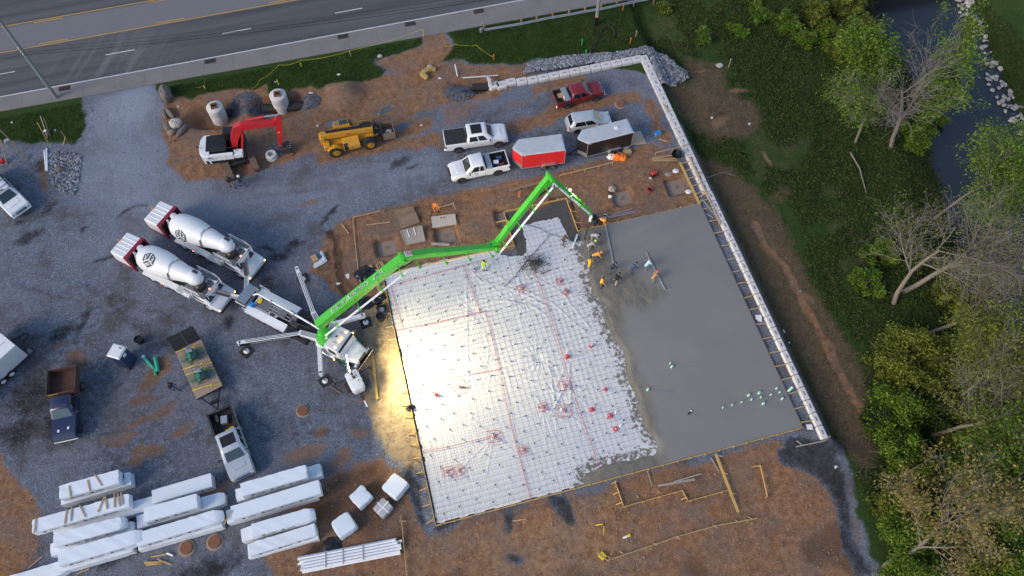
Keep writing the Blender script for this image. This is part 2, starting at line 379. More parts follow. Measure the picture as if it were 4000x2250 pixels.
trk = streak([(2950, 880), (3060, 1060), (3160, 1260), (3230, 1380), (3330, 1560), (3380, 1690)], .5, .5, -1.4)
for q in ((2880, 350, 70, 20, -20, -1.2), (2800, 480, 80, 30, 30, -1.2), (3150, 1170, 30, 50, 20, -1.4), (2720, 260, 60, 16, 0, -1.0), (2990, 620, 20, 60, 0, -1.3)): trk = mx(trk, blob(*q), .75)
dirt = mx(dirt, trk); grass *= 1 - .9 * trk; weed *= 1 - .85 * trk
weed = mx(weed, smooth01(.5, .75, fbm(GX, GY, 4, 61)) * grass * (GX > 34), .4)
weed = mx(weed, area([(2100, 130), (2500, 60), (2700, 30), (2900, 60), (2800, 200), (2300, 200)], 2.5), .35)
# pale entrance, damp and oily stains
pale = mx(pale, area([(385, 380), (590, 330), (600, 420), (570, 480), (480, 520), (395, 480)], 1.3, .3), 1.0)
pale = mx(pale, area([(330, 430), (630, 400), (690, 700), (1000, 800), (800, 860), (450, 850), (290, 760), (340, 560)], 2.5), .68)
pale = mx(pale, area([(690, 740), (1000, 790), (1350, 700), (1700, 610), (1720, 690), (1500, 760), (1250, 850), (900, 900), (500, 1000), (300, 1000), (420, 860)], 2.5), .38)
for q in ((100, 935, 75, 26, 10), (185, 820, 70, 18, 40), (70, 870, 40, 20, 0), (330, 1245, 70, 26, 45), (240, 1290, 60, 40, 30), (905, 1270, 28, 42, 0), (500, 830, 70, 12, 20), (560, 815, 40, 10, 20), (1300, 830, 50, 14, 45), (1280, 855, 30, 16, 30), (1050, 960, 60, 14, -20), (1100, 990, 60, 26, -20), (1050, 1110, 46, 46, 0), (1150, 960, 60, 26, 10), (320, 895, 30, 8, 10), (1560, 640, 60, 20, 20), (1610, 655, 40, 12, 10), (300, 1430, 60, 60, 0), (130, 1560, 130, 90, 0), (60, 1680, 120, 50, 0), (230, 1650, 60, 120, 0), (1250, 2140, 70, 26, 10), (800, 2230, 130, 40, 0), (460, 2180, 80, 30, 10), (420, 1000, 90, 14, 15), (180, 640, 70, 50, 0), (2600, 830, 40, 10, 10)):
    dark = mx(dark, blob(*q, soft=.75), .85)
dark = mx(dark, area([(-400, 1180), (0, 1180), (420, 1230), (700, 1420), (860, 1700), (820, 1900), (500, 1900), (160, 1830), (-400, 1800)], 3.0), .5)
dark = mx(dark, area([(-300, 480), (150, 600), (330, 620), (330, 800), (180, 860), (-300, 800)], 2.0), .35)
dark = mx(dark, streak([(1290, 900), (1305, 980), (1330, 1100), (1350, 1200)], .28, .3), .9); dark = mx(dark, streak([(1310, 925), (1330, 1010), (1365, 1120), (1390, 1200)], .28, .3), .7)
for p in MANH: dark = mx(dark, smooth01(2.6, 1.2, np.hypot((GX - p.x) / 1.8, GY - p.y)), .35)
for pts, w, k in (([(470, 400), (500, 560), (640, 740), (900, 815), (1300, 745), (1700, 660)], .32, .5), ([(520, 400), (545, 540), (680, 700), (920, 770), (1300, 700), (1700, 615)], .3, .45), ([(430, 430), (400, 620), (390, 800), (450, 960), (600, 1120)], .3, .4), ([(470, 470), (450, 640), (440, 800), (520, 980)], .3, .35)): pale = mx(pale, streak(pts, w, .5), k)
for pts, w, k in (([(360, 1120), (520, 1250), (600, 1330)], .25, .55), ([(60, 1120), (300, 1170), (560, 1260), (900, 1480), (1000, 1640)], .3, .5), ([(120, 1060), (380, 1130), (640, 1230), (960, 1440), (1080, 1620)], .3, .45), ([(700, 1560), (900, 1680), (1150, 1760)], .3, .5), ([(990, 1650), (1120, 1720), (1300, 1700)], .35, .55), ([(1010, 1560), (1100, 1660), (1270, 1660)], .3, .5), ([(700, 900), (1000, 880), (1250, 840)], .3, .35)): dark = mx(dark, streak(pts, w, .5), k)
dark = mx(dark, smooth01(.46, .72, fbm(GX, GY, 4.5, 83)) * dirt * (GY < 12), .6); dark = mx(dark, smooth01(.5, .75, fbm(GX, GY, 2.5, 87)) * dirt * (GY > 12), .4)
gravel_patch = np.zeros_like(GX)
for P_ in ([(2140, 1935), (2235, 1955), (2235, 2045), (2210, 2045), (2150, 2005)], [(1990, 1990), (2030, 2010), (2010, 2080), (1980, 2080)], [(1600, 1790), (1650, 1900), (1680, 2040), (1640, 2050), (1600, 1940), (1580, 1860)], [(3090, 1700), (3230, 1720), (3300, 1850), (3350, 2100), (3400, 2250), (3330, 2260), (3280, 2050), (3200, 1860), (3050, 1800)], [(1980, 2145), (2040, 2160), (2030, 2220), (1985, 2200)], [(1700, 2030), (2000, 1960), (1980, 1990), (1720, 2060)]):
    gravel_patch = mx(gravel_patch, area(P_, .45))
dirt *= (1 - .95 * gravel_patch); weed *= (1 - .95 * gravel_patch); dark = mx(dark, gravel_patch, .85)
gp2 = np.zeros_like(GX)
for q in ((1000, 420, 50, 24, 0), (920, 415, 40, 20, 0), (1210, 415, 30, 30, 0), (1300, 490, 50, 20, 10), (1500, 430, 60, 24, 10), (1660, 440, 60, 20, 10), (1900, 430, 90, 24, 10), (1570, 490, 60, 16, 10), (700, 500, 40, 26, 30)): gp2 = mx(gp2, blob(*q, soft=.6))
dirt *= (1 - .8 * gp2)
grass *= (1 - np.minimum(1, sand_glow)); creekd = sdf(creek, GX, GY)
dark = mx(dark, smooth01(3.0, -1.0, creekd), .8)

vs = np.stack([GX, GY, GZ], -1).reshape(-1, 3)
ii = np.arange(nx * ny).reshape(ny, nx)
fs = np.stack([ii[:-1, :-1], ii[:-1, 1:], ii[1:, 1:], ii[1:, :-1]], -1).reshape(-1, 4)
def np_mesh(name, vs, fs, mt, smooth=True, k=None):
    me = bpy.data.meshes.new(name); k = k or fs.shape[1]
    me.vertices.add(len(vs)); me.vertices.foreach_set('co', np.ascontiguousarray(vs, dtype=np.float32).ravel())
    me.loops.add(fs.size); me.loops.foreach_set('vertex_index', np.ascontiguousarray(fs, dtype=np.int32).ravel())
    me.polygons.add(len(fs)); me.polygons.foreach_set('loop_start', np.arange(0, fs.size, k, dtype=np.int32))
    me.polygons.foreach_set('use_smooth', np.full(len(fs), smooth)); me.update(calc_edges=True); me.materials.append(mt)
    return me

def ground_material():
    m, N, L, P = nodes_of('site_ground')
    P.inputs['Roughness'].default_value = .95; P.inputs['Specular IOR Level'].default_value = .2
    tc = N.new('ShaderNodeTexCoord'); V = tc.outputs['Object']
    def noise(s, d=6, r=.65):
        n = N.new('ShaderNodeTexNoise'); n.inputs['Scale'].default_value = s; n.inputs['Detail'].default_value = d; n.inputs['Roughness'].default_value = r
        L.new(V, n.inputs['Vector']); return n.outputs['Fac']
    def ramp(f, stops):
        r = N.new('ShaderNodeValToRGB'); e = r.color_ramp.elements
        while len(e) < len(stops): e.new(.5)
        for q, (p, c) in zip(e, stops): q.position = p; q.color = (*c, 1)
        L.new(f, r.inputs[0]); return r.outputs[0]
    def mix(f, a, b, bl='MIX'):
        x = N.new('ShaderNodeMix'); x.data_type = 'RGBA'; x.blend_type = bl
        if isinstance(f, float): x.inputs[0].default_value = f
        else: L.new(f, x.inputs[0])
        for s, c in ((6, a), (7, b)):
            if isinstance(c, tuple): x.inputs[s].default_value = (*c, 1)
            else: L.new(c, x.inputs[s])
        return x.outputs[2]
    def mth(op, a, b=None, c=None):
        x = N.new('ShaderNodeMath'); x.operation = op; x.use_clamp = False
        for s, q in ((0, a), (1, b), (2, c)):
            if q is None: continue
            if isinstance(q, (int, float)): x.inputs[s].default_value = q
            else: L.new(q, x.inputs[s])
        return x.outputs[0]
    def mrange(f, a, b):
        x = N.new('ShaderNodeMapRange'); x.interpolation_type = 'SMOOTHSTEP'; x.inputs[1].default_value = a; x.inputs[2].default_value = b; L.new(f, x.inputs[0]); return x.outputs[0]
    at = []
    for nm in ('gA', 'gB'):
        a = N.new('ShaderNodeAttribute'); a.attribute_name = nm; s = N.new('ShaderNodeSeparateColor'); L.new(a.outputs['Color'], s.inputs[0]); at += [s.outputs[0], s.outputs[1], s.outputs[2]]
    aD, aG, aW, aK, aP, aS = at
    fine = noise(9, 3, .7); mid = noise(1.7, 6, .7); big = noise(.28, 4); tiny = noise(26, 2, .8)
    vor = N.new('ShaderNodeTexVoronoi'); vor.inputs['Scale'].default_value = 15; L.new(V, vor.inputs['Vector'])
    stone = N.new('ShaderNodeSeparateColor'); L.new(vor.outputs['Color'], stone.inputs[0])
    gravel = ramp(stone.outputs[0], [(0, (.085, .098, .128)), (.45, (.14, .162, .208)), (.8, (.195, .22, .275)), (1, (.30, .33, .385))])
    gravel = mix(mrange(mid, .38, .68), gravel, mix(.6, gravel, (.125, .135, .16)))
    gravel = mix(mth('MULTIPLY', mrange(big, .47, .66), .8), gravel, mix(mrange(fine, .35, .65), (.06, .055, .056), (.125, .115, .112)))
    b2 = noise(.11, 5, .6); gravel = mix(mth('MULTIPLY', mrange(b2, .5, .68), .6), gravel, mix(fine, (.10, .10, .115), (.30, .31, .345)))
    dirtc = ramp(mid, [(.2, (.095, .05, .03)), (.45, (.23, .118, .062)), (.62, (.33, .18, .095)), (.85, (.41, .285, .18))])
    dirtc = mix(mth('MULTIPLY', mrange(fine, .5, .75), .55), dirtc, (.12, .066, .042))
    dirtc = mix(mth('MULTIPLY', mrange(big, .42, .66), .6), dirtc, (.165, .13, .112))
    spk = mrange(stone.outputs[1], .93, .97); dirtc = mix(mth('MULTIPLY', spk, .5), dirtc, (.42, .36, .3))
    grassc = ramp(fine, [(.25, (.014, .03, .007)), (.5, (.03, .062, .012)), (.75, (.06, .10, .02))])
    grassc = mix(mth('MULTIPLY', mrange(mid, .5, .8), .5), grassc, (.075, .085, .03))
    weedc = ramp(fine, [(.25, (.075, .052, .033)), (.55, (.16, .11, .068)), (.8, (.25, .185, .12))])
    weedc = mix(mth('MULTIPLY', mrange(mid, .5, .7), .6), weedc, (.05, .055, .022))
    sandglowc = mix(mrange(mid, .35, .7), (.40, .31, .19), (.25, .18, .115))  # sandy tone, lightened to carry some of the flood lamp's light
    def edge(a, amt=.9):
        n = mth('MULTIPLY', mth('SUBTRACT', mid, .5), amt); n2 = mth('MULTIPLY', mth('SUBTRACT', fine, .5), .8)
        return mrange(mth('ADD', mth('ADD', a, mth('MULTIPLY', mth('ADD', n, n2), mth('MULTIPLY', 4.0, mth('MULTIPLY', a, mth('SUBTRACT', 1.02, a))))), 0.0), .25, .75)
    xyz = N.new('ShaderNodeSeparateXYZ'); L.new(V, xyz.inputs[0])
    c = mix(mth('MULTIPLY', mrange(xyz.outputs[0], 32.1, 32.6), mrange(xyz.outputs[1], -2.5, -1.0)), gravel, weedc)
    c = mix(mth('MULTIPLY', aP, .75), c, mix(fine, (.23, .265, .325), (.35, .385, .45)))
    c = mix(edge(aD), c, dirtc)
    c = mix(edge(aS), c, sandglowc)
    c = mix(edge(aG), c, grassc)
    c = mix(mth('MULTIPLY', edge(aW), .9), c, weedc)
    c = mix(mth('MULTIPLY', mrange(mth('ADD', aK, mth('MULTIPLY', mth('SUBTRACT', mid, .5), 1.1)), .15, .95), .8), c, mix(.35, c, (.03, .026, .024), 'MIX'), 'MIX')
    dk = mix(mrange(mth('ADD', aK, mth('MULTIPLY', mth('SUBTRACT', mid, .5), 1.0)), .3, 1.0), (1, 1, 1), (.33, .31, .30))
    c = mix(1.0, c, dk, 'MULTIPLY')
    L.new(c, P.inputs['Base Color'])
    hsum = mth('ADD', mth('MULTIPLY', fine, .6), mth('ADD', mth('MULTIPLY', mid, 1.2), mth('MULTIPLY', tiny, .3)))
    bp = N.new('ShaderNodeBump'); bp.inputs['Strength'].default_value = .8; bp.inputs['Distance'].default_value = .14
    L.new(hsum, bp.inputs['Height']); L.new(bp.outputs[0], P.inputs['Normal'])
    return m
gme = np_mesh('ground', vs, fs, ground_material())
for nm, tr in (('gA', (dirt, grass, weed)), ('gB', (dark, pale, sand_glow))):
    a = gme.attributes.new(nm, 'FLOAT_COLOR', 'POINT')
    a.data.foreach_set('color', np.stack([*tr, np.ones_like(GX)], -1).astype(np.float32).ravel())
link('ground', gme, kind='structure')

# ---- creek
wm, N, L, P = nodes_of('creek_water')
P.inputs['Base Color'].default_value = (.018, .022, .026, 1); P.inputs['Roughness'].default_value = .2; P.inputs['Specular IOR Level'].default_value = .6
tc = N.new('ShaderNodeTexCoord'); nz = N.new('ShaderNodeTexNoise'); nz.inputs['Scale'].default_value = 1.4; nz.inputs['Detail'].default_value = 5; L.new(tc.outputs['Object'], nz.inputs['Vector'])
bp = N.new('ShaderNodeBump'); bp.inputs['Strength'].default_value = .12; bp.inputs['Distance'].default_value = .1; L.new(nz.outputs['Fac'], bp.inputs['Height']); L.new(bp.outputs[0], P.inputs['Normal'])
ob('creek', MB().quad((40, -60, WATER_Z), (160, -60, WATER_Z), (160, 49, WATER_Z), (40, 49, WATER_Z)), wm, kind='structure')

# ---- road, shoulder, markings
RZ = .62
def asphalt():
    m, N, L, P = nodes_of('asphalt'); P.inputs['Roughness'].default_value = .88; P.inputs['Specular IOR Level'].default_value = .25
    tc = N.new('ShaderNodeTexCoord'); sx = N.new('ShaderNodeSeparateXYZ'); L.new(tc.outputs['Object'], sx.inputs[0])
    mp = N.new('ShaderNodeMapping'); mp.inputs['Scale'].default_value = (.035, 1.1, 1); L.new(tc.outputs['Object'], mp.inputs[0])
    lane = N.new('ShaderNodeTexNoise'); lane.inputs['Scale'].default_value = 1; lane.inputs['Detail'].default_value = 3; L.new(mp.outputs[0], lane.inputs['Vector'])
    fine = N.new('ShaderNodeTexNoise'); fine.inputs['Scale'].default_value = 14; fine.inputs['Detail'].default_value = 3; L.new(tc.outputs['Object'], fine.inputs['Vector'])
    r = N.new('ShaderNodeValToRGB'); r.color_ramp.elements[0].position = .3; r.color_ramp.elements[0].color = (.062, .062, .072, 1); r.color_ramp.elements[1].position = .72; r.color_ramp.elements[1].color = (.115, .112, .124, 1)
    L.new(lane.outputs['Fac'], r.inputs[0])
    # paler worn turning lane between the yellow lines (y 59.5 .. 63.5)
    def band(a, b):
        x = N.new('ShaderNodeMapRange'); x.interpolation_type = 'SMOOTHSTEP'; x.inputs[1].default_value = a; x.inputs[2].default_value = b; L.new(sx.outputs[1], x.inputs[0]); return x.outputs[0]
    t1, t2 = band(59.1, 59.9), band(63.8, 63.0); mu = N.new('ShaderNodeMath'); mu.operation = 'MULTIPLY'; L.new(t1, mu.inputs[0]); L.new(t2, mu.inputs[1])
    mxx = N.new('ShaderNodeMix'); mxx.data_type = 'RGBA'; mxx.inputs[7].default_value = (.165, .158, .17, 1); L.new(mu.outputs[0], mxx.inputs[0]); L.new(r.outputs[0], mxx.inputs[6])
    # dusty wheel tracks carried out of the entrance
    c = g(440, 250, RZ)
    mp2 = N.new('ShaderNodeMapping'); mp2.inputs['Location'].default_value = (-c.x, -c.y, 0); L.new(tc.outputs['Object'], mp2.inputs[0])
    mp3 = N.new('ShaderNodeMapping'); mp3.inputs['Rotation'].default_value = (0, 0, R(-62)); mp3.inputs['Scale'].default_value = (1, 1, 1); L.new(mp2.outputs[0], mp3.inputs[0])
    ln = N.new('ShaderNodeVectorMath'); ln.operation = 'LENGTH'; L.new(mp2.outputs[0], ln.inputs[0])
    fall = N.new('ShaderNodeMapRange'); fall.inputs[1].default_value = 7.5; fall.inputs[2].default_value = 1.5; L.new(ln.outputs['Value'], fall.inputs[0])
    mp4 = N.new('ShaderNodeMapping'); mp4.inputs['Scale'].default_value = (.16, 1.7, 1); L.new(mp3.outputs[0], mp4.inputs[0])
    st = N.new('ShaderNodeTexNoise'); st.inputs['Scale'].default_value = 1; st.inputs['Detail'].default_value = 4; L.new(mp4.outputs[0], st.inputs['Vector'])
    sr = N.new('ShaderNodeMapRange'); sr.inputs[1].default_value = .48; sr.inputs[2].default_value = .85; L.new(st.outputs['Fac'], sr.inputs[0])
    m3 = N.new('ShaderNodeMath'); m3.operation = 'MULTIPLY'; L.new(sr.outputs[0], m3.inputs[0]); L.new(fall.outputs[0], m3.inputs[1])
    mx2 = N.new('ShaderNodeMix'); mx2.data_type = 'RGBA'; mx2.inputs[7].default_value = (.20, .195, .195, 1); L.new(m3.outputs[0], mx2.inputs[0]); L.new(mxx.outputs[2], mx2.inputs[6])
    mx4 = N.new('ShaderNodeMix'); mx4.data_type = 'RGBA'; mx4.blend_type = 'OVERLAY'; mx4.inputs[0].default_value = .7; L.new(mx2.outputs[2], mx4.inputs[6]); L.new(fine.outputs['Color'], mx4.inputs[7])
    fr = N.new('ShaderNodeHueSaturation'); fr.inputs['Saturation'].default_value = .5; L.new(mx4.outputs[2], fr.inputs['Color'])
    L.new(fr.outputs[0], P.inputs['Base Color'])
    bp = N.new('ShaderNodeBump'); bp.inputs['Strength'].default_value = .25; bp.inputs['Distance'].default_value = .02; L.new(fine.outputs['Fac'], bp.inputs['Height']); L.new(bp.outputs[0], P.inputs['Normal'])
    return m
road = ob('road', MB().box((25, 72.9, RZ - .1), (240, 39.8, .2), 0), asphalt(), kind='structure')
M['shoulder'] = mat('concrete_shoulder', (.20, .182, .175), .9, var=.2, scale=.7, bump=.25, dirt=.5, dcol=(.14, .125, .12), dscale=.5)
sh = MB(); sh.loft([[(-95, 51.3, RZ - .3), (-95, 53.04, RZ - .3), (-95, 53.04, RZ + .012), (-95, 51.3, RZ + .012)], [(-34, 51.12, RZ - .3), (-34, 53.04, RZ - .3), (-34, 53.04, RZ + .012), (-34, 51.12, RZ + .012)], [(32, 50.15, RZ - .3), (32, 53.04, RZ - .3), (32, 53.04, RZ + .012), (32, 50.15, RZ + .012)], [(145, 50.0, RZ - .3), (145, 53.04, RZ - .3), (145, 53.04, RZ + .012), (145, 50.0, RZ + .012)]])
shoulder = ob('road_shoulder', sh, M['shoulder'], kind='structure')
M['joint'] = mat('shoulder_joint', (.14, .125, .115), .9)
jm = Bx((0, 0, 0), (.035, 1.75, .004), 0).mesh('expansion_joint', M['joint'])
for i in range(26): link('expansion_joint', jm, shoulder, loc=(-38 + i * 3.05, 52.1, RZ + .0142))
M['line_white'] = mat('white_road_paint', (.55, .55, .55), .7, var=.15, scale=6, dirt=.3, dcol=(.25, .24, .24))
M['line_yellow'] = mat('yellow_road_paint', (.50, .30, .045), .7, var=.2, scale=6, dirt=.35, dcol=(.2, .15, .08))
def paint(nm, x0, x1, y, w, mt):
    return ob(nm, MB().box(((x0 + x1) / 2, y, RZ + .016), (x1 - x0, w, .004), 0), mt, road)
paint('edge_line', -95, 145, 53.1, .14, M['line_white'])
for i in range(-2, 9):
    x0 = -23.55 + i * 12.2; paint('lane_dash', x0, x0 + 3.05, 56.35, .13, M['line_white']); paint('lane_dash', x0 + 5, x0 + 8.05, 66.9, .13, M['line_white'])
for y, s in ((59.5, 1), (63.5, -1)):
    paint('centre_line', -95, 145, y, .13, M['line_yellow'])
    for i in range(-2, 9):
        x0 = (-30.4 if s > 0 else -31.0) + i * 12.2; paint('turn_lane_dash', x0, x0 + 3.05, y + s * .28, .12, M['line_yellow'])
gr = MB(); gr.box((0, 0, .02), (1.15, .62, .05), 0)
for i in range(9): gr.box((-.48 + i * .12, 0, .055), (.05, .52, .03), 0)
gme2 = gr.mesh('storm_grate', M['grate'])
for px, py in ((252, 344), (820, 229), (1338, 137), (1602, 94), (1873, 53)):
    p = g(px, py, RZ); link('storm_grate', gme2, None, 'rusty iron storm drain grate set in the concrete road shoulder', 'drain grate', 'storm drain grates along the road shoulder', None, (p.x, 52.62, RZ - .012))
# ------------------------------------------------------------------ slab, sheet, forms, retaining wall
SX, SY, ST = 30.45, 22.75, .2
BX0, BX1, BY = g(2008, 950, ST).x, g(2238, 850, ST).x, 26.6        # bump-out on the north side
fresh_px = [(2256, 903), (2268, 917), (2272, 944), (2260, 971), (2268, 999), (2295, 1045), (2287, 1076), (2303, 1119), (2311, 1155), (2361, 1194), (2338, 1221), (2365, 1271), (2388, 1326), (2421, 1365), (2439, 1415), (2435, 1469), (2458, 1508), (2483, 1555), (2485, 1605), (2516, 1679), (2528, 1690), (2563, 1740), (2550, 1770), (2466, 1785), (2349, 1812), (2275, 1845), (2270, 1912)]
fresh = [g(a, b, .12) for a, b in fresh_px]
conc_poly = [(fresh[0].x, 40), *[(p.x, p.y) for p in fresh], (fresh[-1].x, -10), (60, -10), (60, 40)]
main_edge = [g(a, b, .2) for a, b in ((2352, 880), (2397, 1035), (2480, 1080), (2600, 1140), (2530, 1210), (2440, 1200), (2440, 1330), (2480, 1420), (2520, 1520), (2560, 1640), (2590, 1810))]
screed_poly = [(main_edge[0].x, 40), *[(p.x, p.y) for p in main_edge], (main_edge[-1].x, -10), (60, -10), (60, 40)]
xs = np.linspace(0.02, SX - .02, 205); ys = np.linspace(.02, SY - .02, 154)
X, Y = np.meshgrid(xs, ys)
nzx = X + .35 * (fbm(X, Y, 1.0, 71, 3) - .5); nzy = Y + .35 * (fbm(X, Y, 1.0, 75, 3) - .5)
cd = sdf(conc_poly, nzx, nzy); sd2 = sdf(screed_poly, nzx, nzy)
zz = np.where(cd < 0, 1, 0) * 1.0
edge = smooth01(.25, -.75, cd); rawf = smooth01(-.8, .7, sd2)
Z = -.03 + (ST - .005 + .03) * edge + (fbm(X, Y, .55, 81, 3) - .5) * .12 * edge * rawf * smooth01(0, .3, np.minimum(np.minimum(X, SX - X), np.minimum(Y, SY - Y)))
Z = np.minimum(Z, ST + .03)
keep = (cd < .45)
idx = np.arange(X.size).reshape(X.shape)
fq = np.stack([idx[:-1, :-1], idx[:-1, 1:], idx[1:, 1:], idx[1:, :-1]], -1).reshape(-1, 4)
fq = fq[keep[:-1, :-1].ravel() | keep[1:, 1:].ravel()]
def slab_mat():
    m, N, L, P = nodes_of('wet_concrete')
    tc = N.new('ShaderNodeTexCoord'); a = N.new('ShaderNodeAttribute'); a.attribute_name = 'raw'
    n1 = N.new('ShaderNodeTexNoise'); n1.inputs['Scale'].default_value = .3; n1.inputs['Detail'].default_value = 4; L.new(tc.outputs['Object'], n1.inputs['Vector'])
    n2 = N.new('ShaderNodeTexNoise'); n2.inputs['Scale'].default_value = 5; n2.inputs['Detail'].default_value = 6; L.new(tc.outputs['Object'], n2.inputs['Vector'])
    mp = N.new('ShaderNodeMapping'); mp.inputs['Scale'].default_value = (.12, 1.4, 1); L.new(tc.outputs['Object'], mp.inputs[0])
    n4 = N.new('ShaderNodeTexNoise'); n4.inputs['Scale'].default_value = 1.2; n4.inputs['Detail'].default_value = 4; L.new(mp.outputs[0], n4.inputs['Vector'])
    def mix(f, a_, b_):
        x = N.new('ShaderNodeMix'); x.data_type = 'RGBA'; L.new(f, x.inputs[0])
        for s, c in ((6, a_), (7, b_)):
            if isinstance(c, tuple): x.inputs[s].default_value = (*c, 1)
            else: L.new(c, x.inputs[s])
        return x.outputs[2]
    sm = mix(n1.outputs['Fac'], (.155, .153, .15), (.25, .245, .236)); sm = mix(n4.outputs['Fac'], sm, (.195, .192, .186))
    rw = mix(n2.outputs['Fac'], (.115, .107, .094), (.20, .188, .165))
    L.new(mix(a.outputs['Fac'], sm, rw), P.inputs['Base Color'])
    P.inputs['Roughness'].default_value = .8; P.inputs['Specular IOR Level'].default_value = .25
    n3 = N.new('ShaderNodeTexNoise'); n3.inputs['Scale'].default_value = 9; n3.inputs['Detail'].default_value = 6; L.new(tc.outputs['Object'], n3.inputs['Vector'])
    mu = N.new('ShaderNodeMath'); mu.operation = 'MULTIPLY_ADD'; mu.inputs[1].default_value = .75; mu.inputs[2].default_value = .05; L.new(a.outputs['Fac'], mu.inputs[0])
    bp = N.new('ShaderNodeBump'); bp.inputs['Distance'].default_value = .06; L.new(mu.outputs[0], bp.inputs['Strength']); L.new(n3.outputs['Fac'], bp.inputs['Height']); L.new(bp.outputs[0], P.inputs['Normal'])
    return m
M['slab'] = slab_mat()
sme = np_mesh('concrete_slab', np.stack([X, Y, Z], -1).reshape(-1, 3), fq, M['slab'])
at_ = sme.attributes.new('raw', 'FLOAT', 'POINT'); at_.data.foreach_set('value', rawf.astype(np.float32).ravel())
slab = link('concrete_slab', sme, kind='structure')
# dark wet footing bed seen round the edge of the sheet
M['bed'] = mat('damp_footing_bed', (.075, .070, .066), .8, var=.35, scale=2.2, bump=.6, bscale=9, dirt=.4, dcol=(.11, .085, .065))
ob('footing_bed', MB().box(((BX0 + BX1) / 2, (SY + BY) / 2 - 1.6, -.06), (BX1 - BX0 - .1, BY - SY + 3.0, .16), 0), M['bed'], kind='structure')

# ---- vapour barrier: one white sheet with creases
sheet_px = [(1499, 1066), (1700, 1022), (1930, 976), (1945, 990), (2000, 1004), (2045, 993), (2060, 978), (2052, 930), (2035, 881), (2110, 862), (2182, 847), (2200, 880), (2212, 910), (2233, 942), (2290, 936)]
sp = [g(a, b, .05) for a, b in sheet_px]
sheet_poly = [(p.x, p.y) for p in sp] + [(23, 20), (26, 0.05), (.05, .05)]
dim = [g(a, b, 0) for a, b in ((2033, 1174), (2103, 1398), (1852, 1214), (1914, 1438))]
tents = [(g(a, b, 0), n, l) for a, b, n, l in ((2037, 1128, 5, 4), (2207, 1508, 4, 3), (2121, 1591, 6, 3), (2163, 1527, 6, 3.5), (1929, 1705, 6, 3), (2211, 1143, 3, 4), (1853, 1056, 3, 6), (2198, 1605, 4, 3))]
xs = np.arange(.06, 24.5, .085); ys = np.arange(.06, BY, .085); X, Y = np.meshgrid(xs, ys)
ex = X + .25 * (fbm(X, Y, .7, 51, 2) - .5); ey = Y + .25 * (fbm(X, Y, .7, 57, 2) - .5)
ds = sdf(sheet_poly, ex, ey); near_cut = smooth01(17, 19, X) 
Z = .055 + .02 * (fbm(X, Y, 2.2, 11) - .5)
def ridge(u, s, seed): return 1 - np.abs(2 * vnoise(u, u * 0 + seed * 3.3, s, seed) - 1)
r1 = np.abs(fbm(X * 1.0, Y * .28, .8, 15, 3) - .5) * 2; Z += .02 * np.exp(-(r1 / .06) ** 2) * fbm(X, Y, 3, 17)
r2 = np.abs(fbm(X * .35 + Y * .2, Y * 1.0, .9, 25, 3) - .5) * 2; Z += .016 * np.exp(-(r2 / .06) ** 2) * fbm(X, Y, 3, 29)
for p in dim:
    d = np.hypot(X - p.x, Y - p.y); th = np.arctan2(Y - p.y, X - p.x)
    Z -= .05 * np.exp(-(d / .42) ** 2)
    Z += .035 * np.maximum(0, np.sin(th * 17 + 3 * vnoise(d, d, .6, 3))) * smooth01(2.4, .4, d) * smooth01(.15, .5, d)
tr = random.Random(3)
for p, n, l in tents:
    for k in range(n):
        a = tr.uniform(0, 6.28); ll = l * tr.uniform(.5, 1.1); e = p + Vector((math.cos(a), math.sin(a), 0)) * ll
        d = dline([p, e], X, Y); Z += .028 * np.exp(-(d / .05) ** 2)
for pts in (((1845, 1060), (1880, 1100), (2020, 1135), (2140, 1200)), ((1900, 1060), (2010, 1120), (2150, 1180), (2300, 1310)), ((1820, 1080), (1825, 1240), (1830, 1500)), ((1860, 1170), (2000, 1180), (2090, 1200), (2130, 1230)), ((2080, 1075), (2200, 1150), (2310, 1290)), ((2140, 1410), (2160, 1525)), ((2225, 1420), (2230, 1600))):
    d = dline(GP(pts), X + .12 * (vnoise(X, Y, .8, 5) - .5), Y); Z += .036 * np.exp(-(d / .055) ** 2)
Z = np.minimum(Z, .14); sd_ = smooth01(.0, .25, np.minimum(X, Y)); Z = Z * sd_ + (.10 - .06 * smooth01(12, 14, X)) * (1 - sd_)
idx = np.arange(X.size).reshape(X.shape)
fq = np.stack([idx[:-1, :-1], idx[:-1, 1:], idx[1:, 1:], idx[1:, :-1]], -1).reshape(-1, 4)
k_ = ds < 0; kq = k_[:-1, :-1] & k_[1:, 1:] & k_[1:, :-1] & k_[:-1, 1:]
spl = smooth01(-1.7, -.1, -np.abs(sdf(conc_poly, X, Y))) * 1.0
